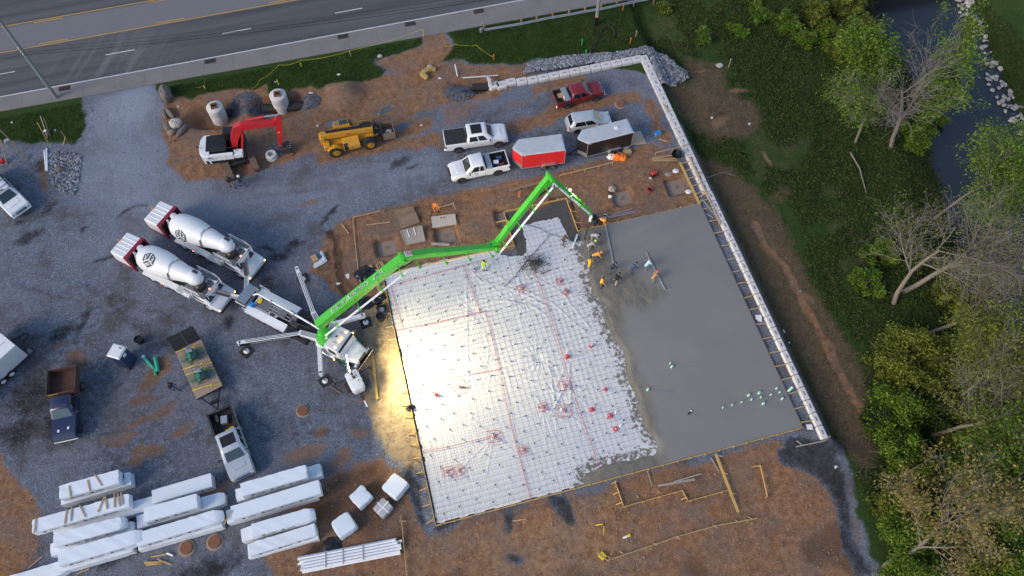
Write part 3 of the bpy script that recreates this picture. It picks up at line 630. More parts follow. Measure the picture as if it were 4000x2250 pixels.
def sheet_mat():
    m, N, L, P = nodes_of('white_vapour_barrier')
    tc = N.new('ShaderNodeTexCoord'); V = tc.outputs['Object']
    a = N.new('ShaderNodeAttribute'); a.attribute_name = 'splash'
    n1 = N.new('ShaderNodeTexNoise'); n1.inputs['Scale'].default_value = 2.4; n1.inputs['Detail'].default_value = 8; n1.inputs['Roughness'].default_value = .7; L.new(V, n1.inputs['Vector'])
    n2 = N.new('ShaderNodeTexNoise'); n2.inputs['Scale'].default_value = .35; n2.inputs['Detail'].default_value = 4; L.new(V, n2.inputs['Vector'])
    mxa = N.new('ShaderNodeMix'); mxa.data_type = 'RGBA'; mxa.inputs[6].default_value = (.56, .57, .60, 1); mxa.inputs[7].default_value = (.66, .665, .685, 1); L.new(n2.outputs['Fac'], mxa.inputs[0])
    ad = N.new('ShaderNodeMath'); ad.operation = 'MULTIPLY_ADD'; ad.inputs[1].default_value = .30; L.new(a.outputs['Fac'], ad.inputs[0]); L.new(n1.outputs['Fac'], ad.inputs[2])
    mr = N.new('ShaderNodeMapRange'); mr.inputs[1].default_value = .74; mr.inputs[2].default_value = .80; L.new(ad.outputs[0], mr.inputs[0])
    mxb = N.new('ShaderNodeMix'); mxb.data_type = 'RGBA'; mxb.inputs[7].default_value = (.19, .175, .15, 1); L.new(mr.outputs[0], mxb.inputs[0]); L.new(mxa.outputs[2], mxb.inputs[6])
    L.new(mxb.outputs[2], P.inputs['Base Color']); P.inputs['Roughness'].default_value = .42; P.inputs['Specular IOR Level'].default_value = .4
    n3 = N.new('ShaderNodeTexNoise'); n3.inputs['Scale'].default_value = 3.2; n3.inputs['Detail'].default_value = 7; n3.inputs['Distortion'].default_value = .6; L.new(V, n3.inputs['Vector'])
    bp = N.new('ShaderNodeBump'); bp.inputs['Strength'].default_value = .16; bp.inputs['Distance'].default_value = .08; L.new(n3.outputs['Fac'], bp.inputs['Height']); L.new(bp.outputs[0], P.inputs['Normal'])
    return m
vme = np_mesh('vapour_barrier', np.stack([X, Y, Z], -1).reshape(-1, 3), fq[kq.ravel()], sheet_mat())
at_ = vme.attributes.new('splash', 'FLOAT', 'POINT'); at_.data.foreach_set('value', spl.astype(np.float32).ravel())
sheet = link('vapour_barrier', vme, None, 'creased white plastic vapour barrier sheet spread under the reinforcing bars', 'plastic sheet')
def tape(pts, w=.034, z=.125):
    mb = MB()
    for a, b in zip(pts[:-1], pts[1:]): mb.bar((a[0], a[1], z), (b[0], b[1], z), w, .012)
    return mb
for pts in (((1810, 1036), (1858, 1172), (1875, 1222), (1897, 1215), (1952, 1450), (2005, 1695), (2030, 1790), (2075, 1955)), ((2058, 985), (2110, 1115), (2180, 1330), (2230, 1500), (2290, 1680), (2345, 1838)), ((1545, 1293), (1700, 1262), (1897, 1215)), ((1580, 1530), (1740, 1480), (1955, 1443)), ((1645, 1765), (1780, 1740), (1945, 1697)), ((1525, 1113), (1575, 1292)), ((1530, 1115), (1700, 1070), (1810, 1037), (1945, 1000))):
    ob('seam_tape', tape([g(a, b, .1) for a, b in pts]), M['tape_red'], sheet)

# ---- reinforcing bars on supports
grid = thing('rebar_grid', 'grid of dark reinforcing bars tied over the white plastic sheet', 'rebar grid', (0, 0, .14))
bar1 = MB().tube([(-.5, 0, 0), (.5, 0, 0)], .0075, 5).mesh('bar', M['rebar'])
fx = np.array([p[0] for p in conc_poly[1:-3]]); fy = np.array([p[1] for p in conc_poly[1:-3]])
o_ = np.argsort(fy); 
def conc_x(y): return float(np.interp(y, fy[o_], fx[o_]))
y = .3
while y < SY - .2:
    L_ = conc_x(y) - .05 if y > 2.4 else conc_x(2.4) - 1.5
    b = link('bar', bar1, grid, loc=(.12 + (L_ - .12) / 2 + .0, y + rng.uniform(-.03, .03), 0)); b.scale = (L_ - .12, 1, 1); b.rotation_euler = (0, 0, rng.uniform(-.001, .001)); y += .457
x = .35
while x < 20.6:
    ytop = SY - .12
    y0 = .1 if x < 13.5 else float(np.interp(x, [13.5, 15.5, 17.7, 18.2, 20.6], [.6, 1.6, 2.0, 4.5, 14]))
    if BX0 + .2 < x < BX1 - .2: ytop = BY - .2
    # stop where the poured concrete starts
    yy = np.linspace(y0, ytop, 120); ok = sdf(conc_poly, np.full(120, x), yy) > -.05
    if ok.any():
        seg = yy[ok]; y0, y1 = seg.min(), seg.max()
        if y1 - y0 > .8:
            b = link('bar', bar1, grid, loc=(x, (y0 + y1) / 2, .024)); b.scale = (y1 - y0, 1, 1); b.rotation_euler = (0, 0, math.pi / 2 + rng.uniform(-.0015, .0015))
    x += .457
y = SY + .3
while y < BY - .2:
    b = link('bar', bar1, grid, loc=((BX0 + BX1) / 2, y, 0)); b.scale = (BX1 - BX0 - .3, 1, 1); y += .457
ch = MB()
for i in range(17):
    for j in range(19):
        x = .8 + i * 1.28 + (.5 if j % 2 else 0) + rng.uniform(-.12, .12); y = .7 + j * 1.22 + (i % 3) * .25 + rng.uniform(-.1, .1)
        if y > SY - .2 or sdf(conc_poly, np.array([x]), np.array([y]))[0] < .5 or x > 20: continue
        ch.lathe([(.05, -.09), (.05, -.02), (.045, .03), (.01, .035)], 8, M=Matrix.Translation((x, y, 0)))
ob('bar_support', ch, M['chair'], grid, kind='stuff')

# ---- timber forms
form = thing('slab_formwork', 'yellow timber edge boards staked round the concrete slab', 'formwork', (0, 0, 0))
stake_m = MB().box((0, 0, .11), (.05, .045, .55), 0).mesh('stake', M['pine_y'])
brace_m = MB().bar((0, 0, .2), (.62, 0, .02), .05, .07).mesh('brace', M['pine_y'])
def board_run(a, b, out, z=ST, dz=.24, step=1.22, brace=True, mt='pine_y', parent=None, piece=4.88, stakes=True):
    """boards end to end from a to b; out = +1/-1 side on which the stakes stand"""
    a, b = Vector((a[0], a[1], 0)), Vector((b[0], b[1], 0)); d = b - a; L_ = d.length; d.normalize(); n = Vector((-d.y, d.x, 0)) * out
    par = parent or form; rz = math.atan2(d.y, d.x); t = 0
    while t < L_ - .05:
        e = min(L_, t + piece); c = a + d * (t + e) / 2 + n * .03
        ob('board', Bx((0, 0, 0), (e - t - .006, .042, dz), .004), M[mt], par, loc=(c.x, c.y, z - dz / 2 + rng.uniform(-.004, .008)), rz=rz); t = e
    if not stakes: return
    t = .35
    while t < L_:
        c = a + d * t + n * .085; link('stake', stake_m, par, loc=(c.x, c.y, z - .25 + rng.uniform(-.03, .03)), rz=rz + rng.uniform(-.1, .1))
        if brace:
            c = a + d * (t + .12) + n * .11; link('brace', brace_m, par, loc=(c.x, c.y, z - .2), rz=math.atan2(n.y, n.x) + rng.uniform(-.25, .25))
        t += step * rng.uniform(.9, 1.1)
board_run((0, 0), (0, SY), 1); board_run((0, 0), (SX, 0), -1, brace=False)
board_run((0, SY), (BX0, SY), 1, brace=False); board_run((BX0, SY), (BX0, BY), 1, brace=True); board_run((BX0, BY), (BX1, BY), 1, brace=False)
board_run((BX1, BY), (BX1, SY), 1, brace=True); board_run((BX1, SY), (SX, SY), 1, brace=False, dz=.22, z=ST - .02)
board_run((SX, 0), (SX, SY), -1, brace=False, step=99, dz=.2, z=ST - .03, mt='oldwood')
strut = Bx((0, 0, 0), (1.12, .085, .042), .004).mesh('strut', M['pine'])
y = .35
while y < SY - .3:
    link('strut', strut, form, loc=(SX + .62 + rng.uniform(-.05, .05), y, .26), rz=rng.uniform(-.06, .06)); y += 1.37 * rng.uniform(.9, 1.1)
# ladder-like form north-east of the slab
lf = thing('ladder_formwork', 'yellow plank and rail form with short rungs beside the block wall', 'formwork', (0, 0, 0))
p0, p1 = g(2657, 636, .25), g(2733, 797, .25); ob('plank', MB().bar(p0, p1, .24, .045, b=.004), M['pine_y'], lf)
q0, q1 = g(2694, 613, .45), g(2815, 878, .45); ob('rail', MB().bar(q0, q1, .09, .09, b=.004), M['pine'], lf)
for t in np.linspace(.03, .95, 6):
    a = p0.lerp(p1, t); b = Vector((31.4, a.y + .05, .3)); ob('rung', MB().bar((a.x, a.y, .30), (b.x, b.y, .34), .09, .042), M['pine'], lf)
for px in ((2665, 570, 2690, 560), (2715, 690, 2740, 675), (2732, 770, 2765, 752)):
    ob('kicker', MB().bar(g(px[0], px[1], .3), g(px[2], px[3], .5), .09, .04), M['pine'], lf)
for a in (p0, p1): ob('stake', Bx((a.x, a.y, .05), (.05, .05, .5), 0), M['pine_y'], lf)
for a in (q0.lerp(q1, .05), q0.lerp(q1, .5), q0.lerp(q1, .97)): ob('post', Bx((a.x, a.y, .15), (.07, .07, .6), 0), M['pine'], lf)

# ---- batter boards / free-standing form lines
def fline(name, pts, label, z=.35, w=.05, h=.13, mt='pine', stakes=None, group=None, cat='formwork', slen=.55):
    t = thing(name, label, cat, (0, 0, 0), 0, group)
    P_ = [g(a, b, z) for a, b in pts]
    for a, b in zip(P_[:-1], P_[1:]): ob('board', MB().bar(a, b, w, h, b=.003), M[mt], t)
    for a, b, dx, dy in (stakes or []):
        p = g(a, b, z); ob('stake', MB().bar((p.x, p.y, z + .05), (p.x + dx, p.y + dy, -.1), .06, .05), M[mt], t)
    return t
st = lambda pts, dx=0, dy=-.02: [(a, b, dx, dy) for a, b in pts]
fline('edge_form', [(2186, 685), (2395, 634)], 'low timber form line with short stakes running up to the orange workwear', stakes=st([(2186, 685), (2234, 675), (2285, 663), (2340, 649), (2393, 636)]))
fline('edge_form', [(1990, 745), (2110, 712)], 'stacked rough timber form boards with stakes beside the gravel track', stakes=st([(2015, 742), (2060, 728), (2085, 720)]), w=.3, mt='oldwood')
fline('batter_board', [(2560, 597), (2655, 574)], 'short timber batter board on two posts beside the block wall', z=.5, stakes=st([(2562, 596), (2628, 583)]))
fline('batter_board', [(1380, 848), (1487, 824)], 'batter board with an end stake at the corner of the long string board', z=.4, stakes=st([(1494, 822), (1380, 848)]))
fline('string_board', [(1378, 850), (1383, 910), (1392, 990), (1398, 1050), (1410, 1110)], 'long thin pale board lying along the dirt towards the black plastic', z=.12, h=.04, w=.07)
fline('loose_board', [(1431, 879), (1525, 867)], 'single loose pale board lying on bare dirt beside the leaning form panels', z=.1, h=.05, w=.1, cat='board')
fline('batter_board', [(1705, 812), (1770, 795), (1778, 817)], 'angled batter board standing beside the kneeling orange worker', z=.5, stakes=st([(1705, 812), (1772, 794)]))
fline('loose_board', [(1682, 818), (1672, 856)], 'short grey board leaning by the plywood sheet', z=.15, h=.05, w=.09, mt='oldwood', cat='board')
fline('loose_board', [(1335, 875), (1363, 913)], 'short pale board lying alone at the gravel edge', z=.1, h=.05, w=.1, cat='board')
fline('corner_form', [(1940, 868), (1978, 858), (1990, 872), (1970, 885)], 'small yellow corner form of short boards beside a footing pit', z=.3, mt='pine_y', stakes=st([(1942, 868), (1985, 860)]))
# south forms: open porch frame
pf = thing('porch_formwork', 'open rectangular porch form of yellow boards staked on the red dirt', 'formwork', (0, 0, 0))
def pruns(pts, out): 
    for a, b in zip(pts[:-1], pts[1:]): board_run(g(*a, .2), g(*b, .2), out, brace=False, parent=pf, z=.2, dz=.15, step=1.3)
pruns([(2405, 1882), (2437, 1974)], -1); pruns([(2428, 1980), (2667, 1913)], -1); pruns([(2667, 1913), (2688, 1952)], -1); pruns([(2680, 1958), (2846, 1912)], -1)
ob('board', MB().bar(g(2796, 1773, .3), g(2884, 2001, .25), .2, .05, b=.004), M['pine_y'], pf)
for q in ((2395, 1932, 2420, 1921), (2405, 1972, 2432, 1961), (2660, 1952, 2683, 1942), (2830, 1848, 2842, 1851), (2850, 1925, 2872, 1929), (2806, 1779, 2822, 1783), (2390, 1890, 2408, 1880)):
    ob('brace', MB().bar(g(q[0], q[1], .04), g(q[2], q[3], .25), .06, .05), M['pine_y'], pf)
fline('string_board', [(2375, 2188), (2500, 2147), (2640, 2098), (2800, 2053), (2958, 2025)], 'long pale string board on short stakes crossing the red dirt', z=.25, h=.1, w=.05, stakes=[(a, b, -.18, .35) for a, b in ((2382, 2180), (2433, 2163), (2565, 2130), (2655, 2106), (2800, 2060), (2885, 2040), (2938, 2028))], cat='board')
fline('loose_board', [(2332, 2160), (2378, 2193)], 'pale loose board crossing a yellow box at the string board end', z=.3, h=.03, w=.08, cat='board')
ob('yellow_box', Bx((0, 0, .12), (.45, .5, .24)), M['yellow'], None, loc=g(2353, 2173), rz=.5, label='small yellow box beside the end of the string board', cat='box')
fline('batter_board', [(2942, 1823), (2970, 1818), (2997, 1938)], 'tall corner batter board with a long leg near the slab edge', z=.4, stakes=st([(2970, 1818), (2997, 1938)]), mt='pine_y')
fline('loose_board', [(2570, 1898), (2715, 1872)], 'pale grey plank lying on red dirt inside the porch form', z=.08, h=.04, w=.18, mt='ply', cat='board')
fline('loose_board', [(2632, 1882), (2740, 1850)], 'narrow grey plank lying crossed over another in the porch form', z=.13, h=.04, w=.1, mt='ply', cat='board')
fline('loose_board', [(2528, 1836), (2547, 1900)], 'thin grey board leaning from the slab edge onto red dirt', z=.15, h=.04, w=.06, mt='ply', cat='board')
fline('loose_board', [(2778, 1788), (2806, 1840)], 'short grey board lying beside the long yellow form plank', z=.1, h=.04, w=.1, mt='ply', cat='board')
fline('batter_board', [(1565, 2015), (1571, 2060), (1590, 2260)], 'long thin batter board running off beside the white pipes', z=.25, h=.06, w=.06, stakes=st([(1567, 2030)]))
fline('batter_board', [(1559, 2035), (1587, 2036)], 'short cross piece nailed on the long thin batter board', z=.33, h=.05, w=.06)
fline('loose_board', [(3110, 1745), (3222, 1722), (3243, 1702)], 'grey board lying across dark rubble at the end of the block wall', z=.2, h=.05, w=.1, mt='ply', cat='board')
fline('loose_board', [(3112, 1721), (3132, 1738)], 'stubby grey board lying on dark rubble by the slab corner', z=.15, h=.05, w=.1, mt='ply', cat='board')
fline('loose_board', [(2002, 2035), (2055, 2028)], 'short pale board lying below the south slab form', z=.08, h=.04, w=.08, cat='board')
fline('loose_board', [(1290, 1510), (1335, 1538)], 'orange-brown board lying beside an outrigger pad', z=.06, h=.05, w=.1, mt='oldwood', cat='board')
fline('loose_board', [(1455, 1390), (1462, 1440), (1474, 1560)], 'long yellow lit plank lying on sandy ground beside the pump truck', z=.06, h=.06, w=.2, mt='pine_y', cat='board')
fline('loose_board', [(1445, 1035), (1500, 1180)], 'wide pale plank lying on the dirt under the green boom', z=.12, h=.05, w=.3, mt='pine', cat='plank')
fline('loose_board', [(1508, 1270), (1512, 1180)], 'thin pale batten lying beside the west slab form', z=.08, h=.04, w=.06, cat='board')
for i, (a, b, c, d) in enumerate(((1475, 1025, 1490, 1060), (1482, 1020, 1499, 1052), (1470, 1032, 1484, 1066), (1491, 1022, 1503, 1048))):
    fline('short_lumber', [(a, b), (c, d)], 'pale short lumber offcut in a loose pile by the boom knee', z=.1 + i * .05, h=.05, w=.1, cat='lumber', group='lumber offcuts under the boom knee')
for i, (a, b) in enumerate(((1473, 1057), (1498, 1120), (1507, 1140), (1515, 1152), (1512, 1172), (1495, 1096))):
    ob('timber_offcut', Bx((0, 0, .06), (.32, .2, .08)), M['pine'], None, loc=g(a, b), rz=rng.uniform(0, 3), label='small pale timber block lying beside the west slab form', cat='offcut', group='timber blocks by the slab form')
for i, (a, b, c, d) in enumerate(((2548, 617, 2628, 606), (2546, 622, 2650, 619), (2550, 628, 2645, 626))):
    fline('stacked_lumber', [(a, b), (c, d)], 'pale lumber length in the small stack beside the corrugated pipe end', z=.08 + .02 * i, h=.06, w=.12, mt='pine', cat='lumber', group='lumber stack by the block wall')
for i, (a, b, c, d) in enumerate(((2371, 848, 2486, 822), (2376, 851, 2480, 828), (2392, 838, 2470, 815))):
    fline('steel_screed', [(a, b), (c, d)], 'long grey metal screed bar lying on dirt along the slab edge', z=.06 + .03 * i, h=.05, w=.07, mt='alu', cat='screed bar', group='spare screed bars north of the slab')
for i, (a, b, c, d) in enumerate(((2740, 776, 2806, 860), (2744, 778, 2800, 846), (2760, 835, 2790, 852))):
    fline('metal_pipe', [(a, b), (c, d)], 'thin grey metal pipe lying between the slab and the block wall', z=.36 + .03 * i, h=.05, w=.05, mt='galv', cat='pipe', group='grey pipes beside the block wall')

# ---- segmental block retaining wall
wall = thing('retaining_wall', 'white cast block retaining wall running round two sides of the site', 'wall', (0, 0, 0))
def block_mesh(w, d, h):
    mb = MB(); b = .055
    mb.box((0, 0, h / 2), (w, d, h), b)
    mb.box((0, 0, h + .015), (w * .34, .09, .03), .008, m=1)          # lifting recess bar
    mb.box((-w * .5 + .02, -d / 2 + .01, h * .25), (.1, .06, .1), 0, m=1)
    for s in (-1, 1): mb.box((s * w * .25, d / 2 + .015, h * .5), (w * .47, .06, h * .86), .025)
    return mb.mesh('block', [M['block'], M['steel']])
bm1 = block_mesh(1.085, .82, .56); bm2 = block_mesh(1.085, .56, .56)
def zt(o): return o
for i in range(13):       # north run, west to east; the outer face looks north
    x = 17.0 + i * 1.145; yy = 41.82 + (.28 if i == 0 else .1 if i == 1 else 0)
    for c in range(4):
        if c > 0 and not (i <= 2 or c <= 2): continue
        link('block', bm1, wall, loc=(x, yy + c * .02, -.2 - c * .575), rz=rng.uniform(-.008, .008))
for i in range(38):       # east run, north to south; outer face looks east
    y = 41.55 - i * 1.145; thin = y < 23.5
    for c in range(3):
        link('block', bm2 if thin else bm1, wall, loc=(31.72 if thin else 31.54, y, -.2 - c * .575 + (0 if c else rng.uniform(-.006, .006))), rz=-math.pi / 2 + rng.uniform(-.008, .008))
bend = block_mesh(1.0, .9, .56)
for (x, y, z, r) in ((15.95, 41.95, -.2, .05), (15.8, 42.0, -.775, 0), (15.75, 42.0, -1.35, 0), (15.2, 42.1, -.2, .1), (15.15, 42.1, -.775, .1), (15.1, 42.1, -1.35, .1)): link('block', bend, wall, loc=(x, y, z), rz=r)
tri = MB(); tri.loft([[(0, 0, 0), (.25, 0, 0), (.25, 1.4, 0), (0, 1.4, 0)], [(0, 0, .1), (.25, 0, .1), (.25, .2, .75), (0, .2, .75)]])
ob('end_cap', tri, M['block'], wall, loc=(14.7, 42.1, .3))
# black pipe through the wall end
def corr_pipe(name, a, b, r, label, parent=None):
    mb = MB(); a, b = Vector(a), Vector(b); n = int((b - a).length / .09); pts = [a.lerp(b, i / n) for i in range(n + 1)]
    mb.tube(pts, [r * (1 if i % 2 else .93) for i in range(n + 1)], 18, caps=False); inn = [r * .86] * 2; mb.tube([a, b], inn, 18, caps=False)
    return ob(name, mb, M['blackmat'], parent, True, label=label, cat='pipe')
corr_pipe('corrugated_pipe', g(1845, 342, -.3), g(1935, 338, -.3), .42, 'thick black corrugated drain pipe entering the end of the block wall')
corr_pipe('corrugated_pipe', g(1030, 425, -.75), g(1085, 425, -.75), .5, 'black corrugated pipe joining the manhole riser on its gravel side')
corr_pipe('corrugated_pipe', g(1110, 420, -.75), g(1190, 412, -.75), .5, 'black corrugated pipe leaving the manhole riser towards the red dirt')
corr_pipe('corrugated_pipe', g(865, 445, -.75), g(905, 440, -.75), .42, 'short black corrugated pipe beside the riser nearest the boulders')
corr_pipe('corrugated_pipe', g(2649, 604, .05), g(2640, 600, .95), .42, 'upright black corrugated pipe end beside the block wall')
# ------------------------------------------------------------------ road vehicles
_wc = {}
def wheel(parent, x, y, r=.4, w=.26, rim='alu', style='spoke'):
    """tyre with a rim child; wheel axis along y"""
    k = (r, w, rim, style); A = Matrix.Rotation(math.pi / 2, 4, 'X')
    if k not in _wc:
        t = MB(); h = w / 2
        t.lathe([(r * .62, -h * .9), (r * .9, -h), (r * .985, -h * .72), (r, -h * .3), (r, h * .3), (r * .985, h * .72), (r * .9, h), (r * .62, h * .9), (r * .6, 0), (r * .62, -h * .9)], 22, M=A, caps=False)
        for i in range(22):
            a = i * 2 * math.pi / 22
            t.box((r * 1.0 * math.cos(a), 0, r * 1.0 * math.sin(a)), (.05, w * .86, .035), 0, M=Matrix.Identity(4)) if style == 'lug' else None
        q = MB(); q.lathe([(r * .63, -h * .78), (r * .6, -h * .5), (r * .2, -h * .62), (r * .2, -h * .85), (.01, -h * .86), (.01, h * .86), (r * .2, h * .85), (r * .2, h * .62), (r * .6, h * .5), (r * .63, h * .78)], 20, M=A, caps=False)
        if style == 'spoke':
            for i in range(6):
                a = i * math.pi / 3
                for s in (-1, 1): q.bar((r * .12 * math.cos(a), s * h * .72, r * .12 * math.sin(a)), (r * .6 * math.cos(a), s * h * .66, r * .6 * math.sin(a)), .05, .03, up=(0, 1, 0))
        _wc[k] = (t.mesh('wheel', M['rubber'], True), q.mesh('rim', M[rim], True))
    a, b = _wc[k]; o = link('wheel', a, parent, loc=(x, y, r)); link('rim', b, o)
    return o

def oct_ring(x, w, zb, zt, r=.1, tuck=.05):
    return [(x, -w + tuck, zb), (x, -w, zb + (zt - zb) * .35), (x, -w + .01, zt - r), (x, -w + r * .8, zt), (x, w - r * .8, zt), (x, w - .01, zt - r), (x, w, zb + (zt - zb) * .35), (x, w - tuck, zb)]
def cabin(xr, xf, zb, zr, wb, wt, rake_r, rake_f):
    """greenhouse rings (base, near roof, roof)"""
    def rr(x0, x1, w, z, c):
        return [(x0 + c, -w, z), (x1 - c, -w * .97, z), (x1, -w * .82, z), (x1, w * .82, z), (x1 - c, w * .97, z), (x0 + c, w, z), (x0, w * .9, z), (x0, -w * .9, z)]
    a = rr(xr, xf, wb, zb, .10); b = rr(xr + rake_r * .9, xf - rake_f * .9, wt, zr - .07, .10); c = rr(xr + rake_r + .1, xf - rake_f - .1, wt - .12, zr, .08)
    return [a, b, c]
def panel(name, parent, q, mt, t=.012, u=(.06, .94), v=(.12, .9)):
    """pane on a four-cornered face: corners low-left, low-right, high-right, high-left"""
    a, b, c, d = [Vector(p) for p in q]
    def P_(s, h): return a.lerp(b, s).lerp(d.lerp(c, s), h)
    return ob(name, MB().slab([P_(u[0], v[0]), P_(u[1], v[0]), P_(u[1], v[1]), P_(u[0], v[1])], t), M[mt], parent)
def glaze(cab, rings, parent, sides=((.05, .46), (.52, .92)), front='glass_blue', side='glass'):
    a, b, c = rings
    panel('windscreen', parent, (a[2], a[3], b[3], b[2]), front, v=(.08, .95), u=(.04, .96))
    panel('rear_window', parent, (a[6], a[7], b[7], b[6]), side, v=(.2, .9))
    for s0, s1 in sides:
        panel('side_window', parent, (a[0], a[1], b[1], b[0]), side, u=(s0, s1), v=(.12, .88))
        panel('side_window', parent, (a[4], a[5], b[5], b[4]), side, u=(1 - s1, 1 - s0), v=(.12, .88))
def arches(parent, xs_, w, r, mt='blackmat'):
    for x in xs_:
        for s in (-1, 1):
            mb = MB(); pts = [(x + math.cos(a) * (r + .09), s * (w + .004), r + math.sin(a) * (r + .09)) for a in np.linspace(-.12, math.pi + .12, 13)]
            mb.loft([[(p[0], p[1] - s * .03, p[2]) for p in pts], [(p[0], p[1] + s * .012, p[2]) for p in pts]], True)
            ob('wheel_arch', mb, M[mt], parent)
def pickup(label, loc, rz, paint, Ls=(5.9, 2.0, 3.7), cab=(1.55, 1.9), zr=1.92, belt=1.18, r=.41, rim='alu', bedmat='blackmat', crew=True, tonneau=False, sunroof=False, toolbox=False, lift=0.0, bumper='chrome', ext=False, floor=True, grp=None):
    """crew/extended-cab pickup; x forward, origin on the ground under the middle"""
    L_, W, wb = Ls; w = W / 2; t = thing('pickup_truck', label, 'pickup truck', loc, rz, grp); zl = .42 + lift; zb_ = belt + lift; zr += lift
    xf, xr = L_ / 2, -L_ / 2; ax_f = xf - .95; ax_r = ax_f - wb
    cow = ax_f - .62                                  # windscreen base
    crear = cow - cab[1] - .25                        # rear of cab
    body = MB()
    body.loft([oct_ring(crear - .02, w, zl, zb_, .06), oct_ring(cow, w, zl, zb_, .07), oct_ring(cow + .25, w, zl, zb_ + .02, .12), oct_ring(xf - .45, w, zl, zb_ - .03, .16), oct_ring(xf - .14, w * .97, zl + .05, zb_ - .12, .16), oct_ring(xf, w * .9, zl + .16, zb_ - .32, .1)])
    body.box(((cow + xf - .5) / 2 + .1, 0, zb_ + .0), (xf - cow - .95, W * .52, .07), .03)
    bo = ob('body', body, M[paint], t, True)
    rg = cabin(crear, cow + .18, zb_ - .03, zr, w * .97, w * .80, .16, .72)
    co = ob('cab', MB().loft(rg), M[paint], t, True, 50)
    glaze(co, rg, co, ((.05, .42), (.47, .80)) if crew else ((.06, .3), (.36, .78)))
    if sunroof: ob('sunroof', Bx(((rg[2][0][0] + rg[2][1][0]) / 2, 0, zr + .004), ((rg[2][1][0] - rg[2][0][0]) * .74, w * 1.12, .02), .006), M['black'], co)
    # bed
    bl = crear - xr; bz = zb_ + .07
    for s in (-1, 1):
        ob('bed_side', MB().loft([[(xr, s * (w - .10), zl + .05), (xr, s * (w - .01), zl + .05), (xr, s * w, bz - .05), (xr, s * (w - .03), bz), (xr, s * (w - .12), bz)], [(crear - .03, s * (w - .10), zl), (crear - .03, s * (w - .01), zl), (crear - .03, s * w, bz - .05), (crear - .03, s * (w - .03), bz), (crear - .03, s * (w - .12), bz)]]), M[paint], t)
    ob('tailgate', Bx((xr + .04, 0, (zl + bz) / 2 + .03), (.09, W - .2, bz - zl - .08), .02), M[paint], t)
    if floor:
        ob('bed_floor', Bx(((xr + crear) / 2, 0, zl + .22), (bl - .1, W - .22, .06), 0), M[bedmat], t)
        lin = MB()
        for s in (-1, 1): lin.box(((xr + crear) / 2, s * (w - .128), (zl + bz) / 2 + .12), (bl - .14, .012, bz - zl - .3), 0)
        lin.box((crear - .06, 0, (zl + bz) / 2 + .12), (.012, W - .26, bz - zl - .3), 0); lin.box((xr + .1, 0, (zl + bz) / 2 + .12), (.012, W - .26, bz - zl - .3), 0)
        ob('bed_liner', lin, M[bedmat], t)
        for s in (-1, 1): ob('wheel_tub', Bx((ax_r, s * (w - .25), zl + .36), (.9, .22, .28), .05), M[bedmat], t)
    if floor and bumper == 'chrome': ob('rail_cap', MB().bar((xr, w - .07, bz + .008), (crear - .04, w - .07, bz + .008), .13, .02).bar((xr, .07 - w, bz + .008), (crear - .04, .07 - w, bz + .008), .13, .02).bar((xr + .04, -w + .1, bz + .01), (xr + .04, w - .1, bz + .01), .1, .02), M['blackmat'], t)
    if tonneau: ob('tonneau_cover', Bx(((xr + crear) / 2 + .01, 0, bz + .012), (bl - .1, W - .14, .035), .012), M['blackmat'], t)
    if toolbox: ob('toolbox', Bx((crear - .36, 0, bz - .02), (.52, W - .08, .3), .03), M['alu'], t)
    arches(t, (ax_f, ax_r), w, r)
    for x in (ax_f, ax_r):
        for s in (-1, 1): wheel(t, x, s * (w - .11 + lift * .25), r, .27, rim)
    ob('front_bumper', Bx((xf - .02, 0, zl + .12), (.2, W * .95, .24), .07), M[bumper], t, True)
    ob('rear_bumper', Bx((xr - .04, 0, zl + .12), (.16, W * .93, .2), .05), M[bumper], t, True)
    ob('grille', Bx((xf - .03, 0, zb_ - .38), (.1, W * .55, .34), .03), M['blackmat' if bumper != 'chrome' else 'chrome'], t)
    for s in (-1, 1):
        ob('headlight', Bx((xf - .1, s * w * .74, zb_ - .34), (.22, W * .17, .26), .05), M['clear'], t)
        ob('tail_light', Bx((xr + .06, s * (w - .03), bz - .28), (.14, .07, .36), .02), M['redlens'], t)
        ob('mirror', MB().bar((cow - .22, s * (w - .04), zb_ + .12), (cow - .22, s * (w + .22), zb_ + .16), .06, .05).box((cow - .22, s * (w + .2), zb_ + .2), (.12, .2, .26), .04), M['blackmat'], t)
        for dx in ((.55, 1.45) if crew else (.62,)): ob('door_handle', Bx((cow - .25 - dx, s * (w + .006), zb_ - .16), (.2, .03, .04), .01), M['blackmat' if bumper != 'chrome' else 'chrome'], t)
        sm = MB()
        for dx in (.02, .98, cab[1] + .1): sm.box((cow - dx, s * (w + .001), (zl + zb_) / 2 + .05), (.014, .008, zb_ - zl - .25), 0)
        ob('door_seam', sm, M['blackmat'], t)
    ob('underbody', Bx((0, 0, zl - .02), (L_ * .86, W * .78, .22), 0), M['darksteel'], t)
    return t
def by_wheels(rear, front, r, half, side):
    """placement from the two wheels on one flank; side +1 = its left flank is measured"""
    a, b = g(*rear, r), g(*front, r); h = ang(a, b); c = (a + b) / 2; n = Vector((-math.sin(h), math.cos(h), 0)); return c - n * half * side, h, (b - a).length
c, h, wb = by_wheels((1784, 585), (1939, 563), .42, .88, -1)
pickup('white crew cab pickup with black bed cover and dark sunroof', (c.x + .05, c.y, 0), h, 'white', (6.2, 2.05, 4.0), cab=(1.6, 2.25), r=.44, tonneau=True, sunroof=True, lift=.1, floor=False, rim='chrome', belt=1.22, zr=1.98)
c, h, wb = by_wheels((1946, 673), (1806, 703), .4, .86, 1)
pickup('white extended cab pickup with silver toolbox hitched to the red trailer', (c.x + .05, c.y, 0), h, 'white', (5.75, 1.98, 3.6), cab=(1.4, 1.65), r=.42, rim='darksteel', toolbox=True, crew=False, bumper='blackmat', lift=.05)
TRK2 = (c, h)
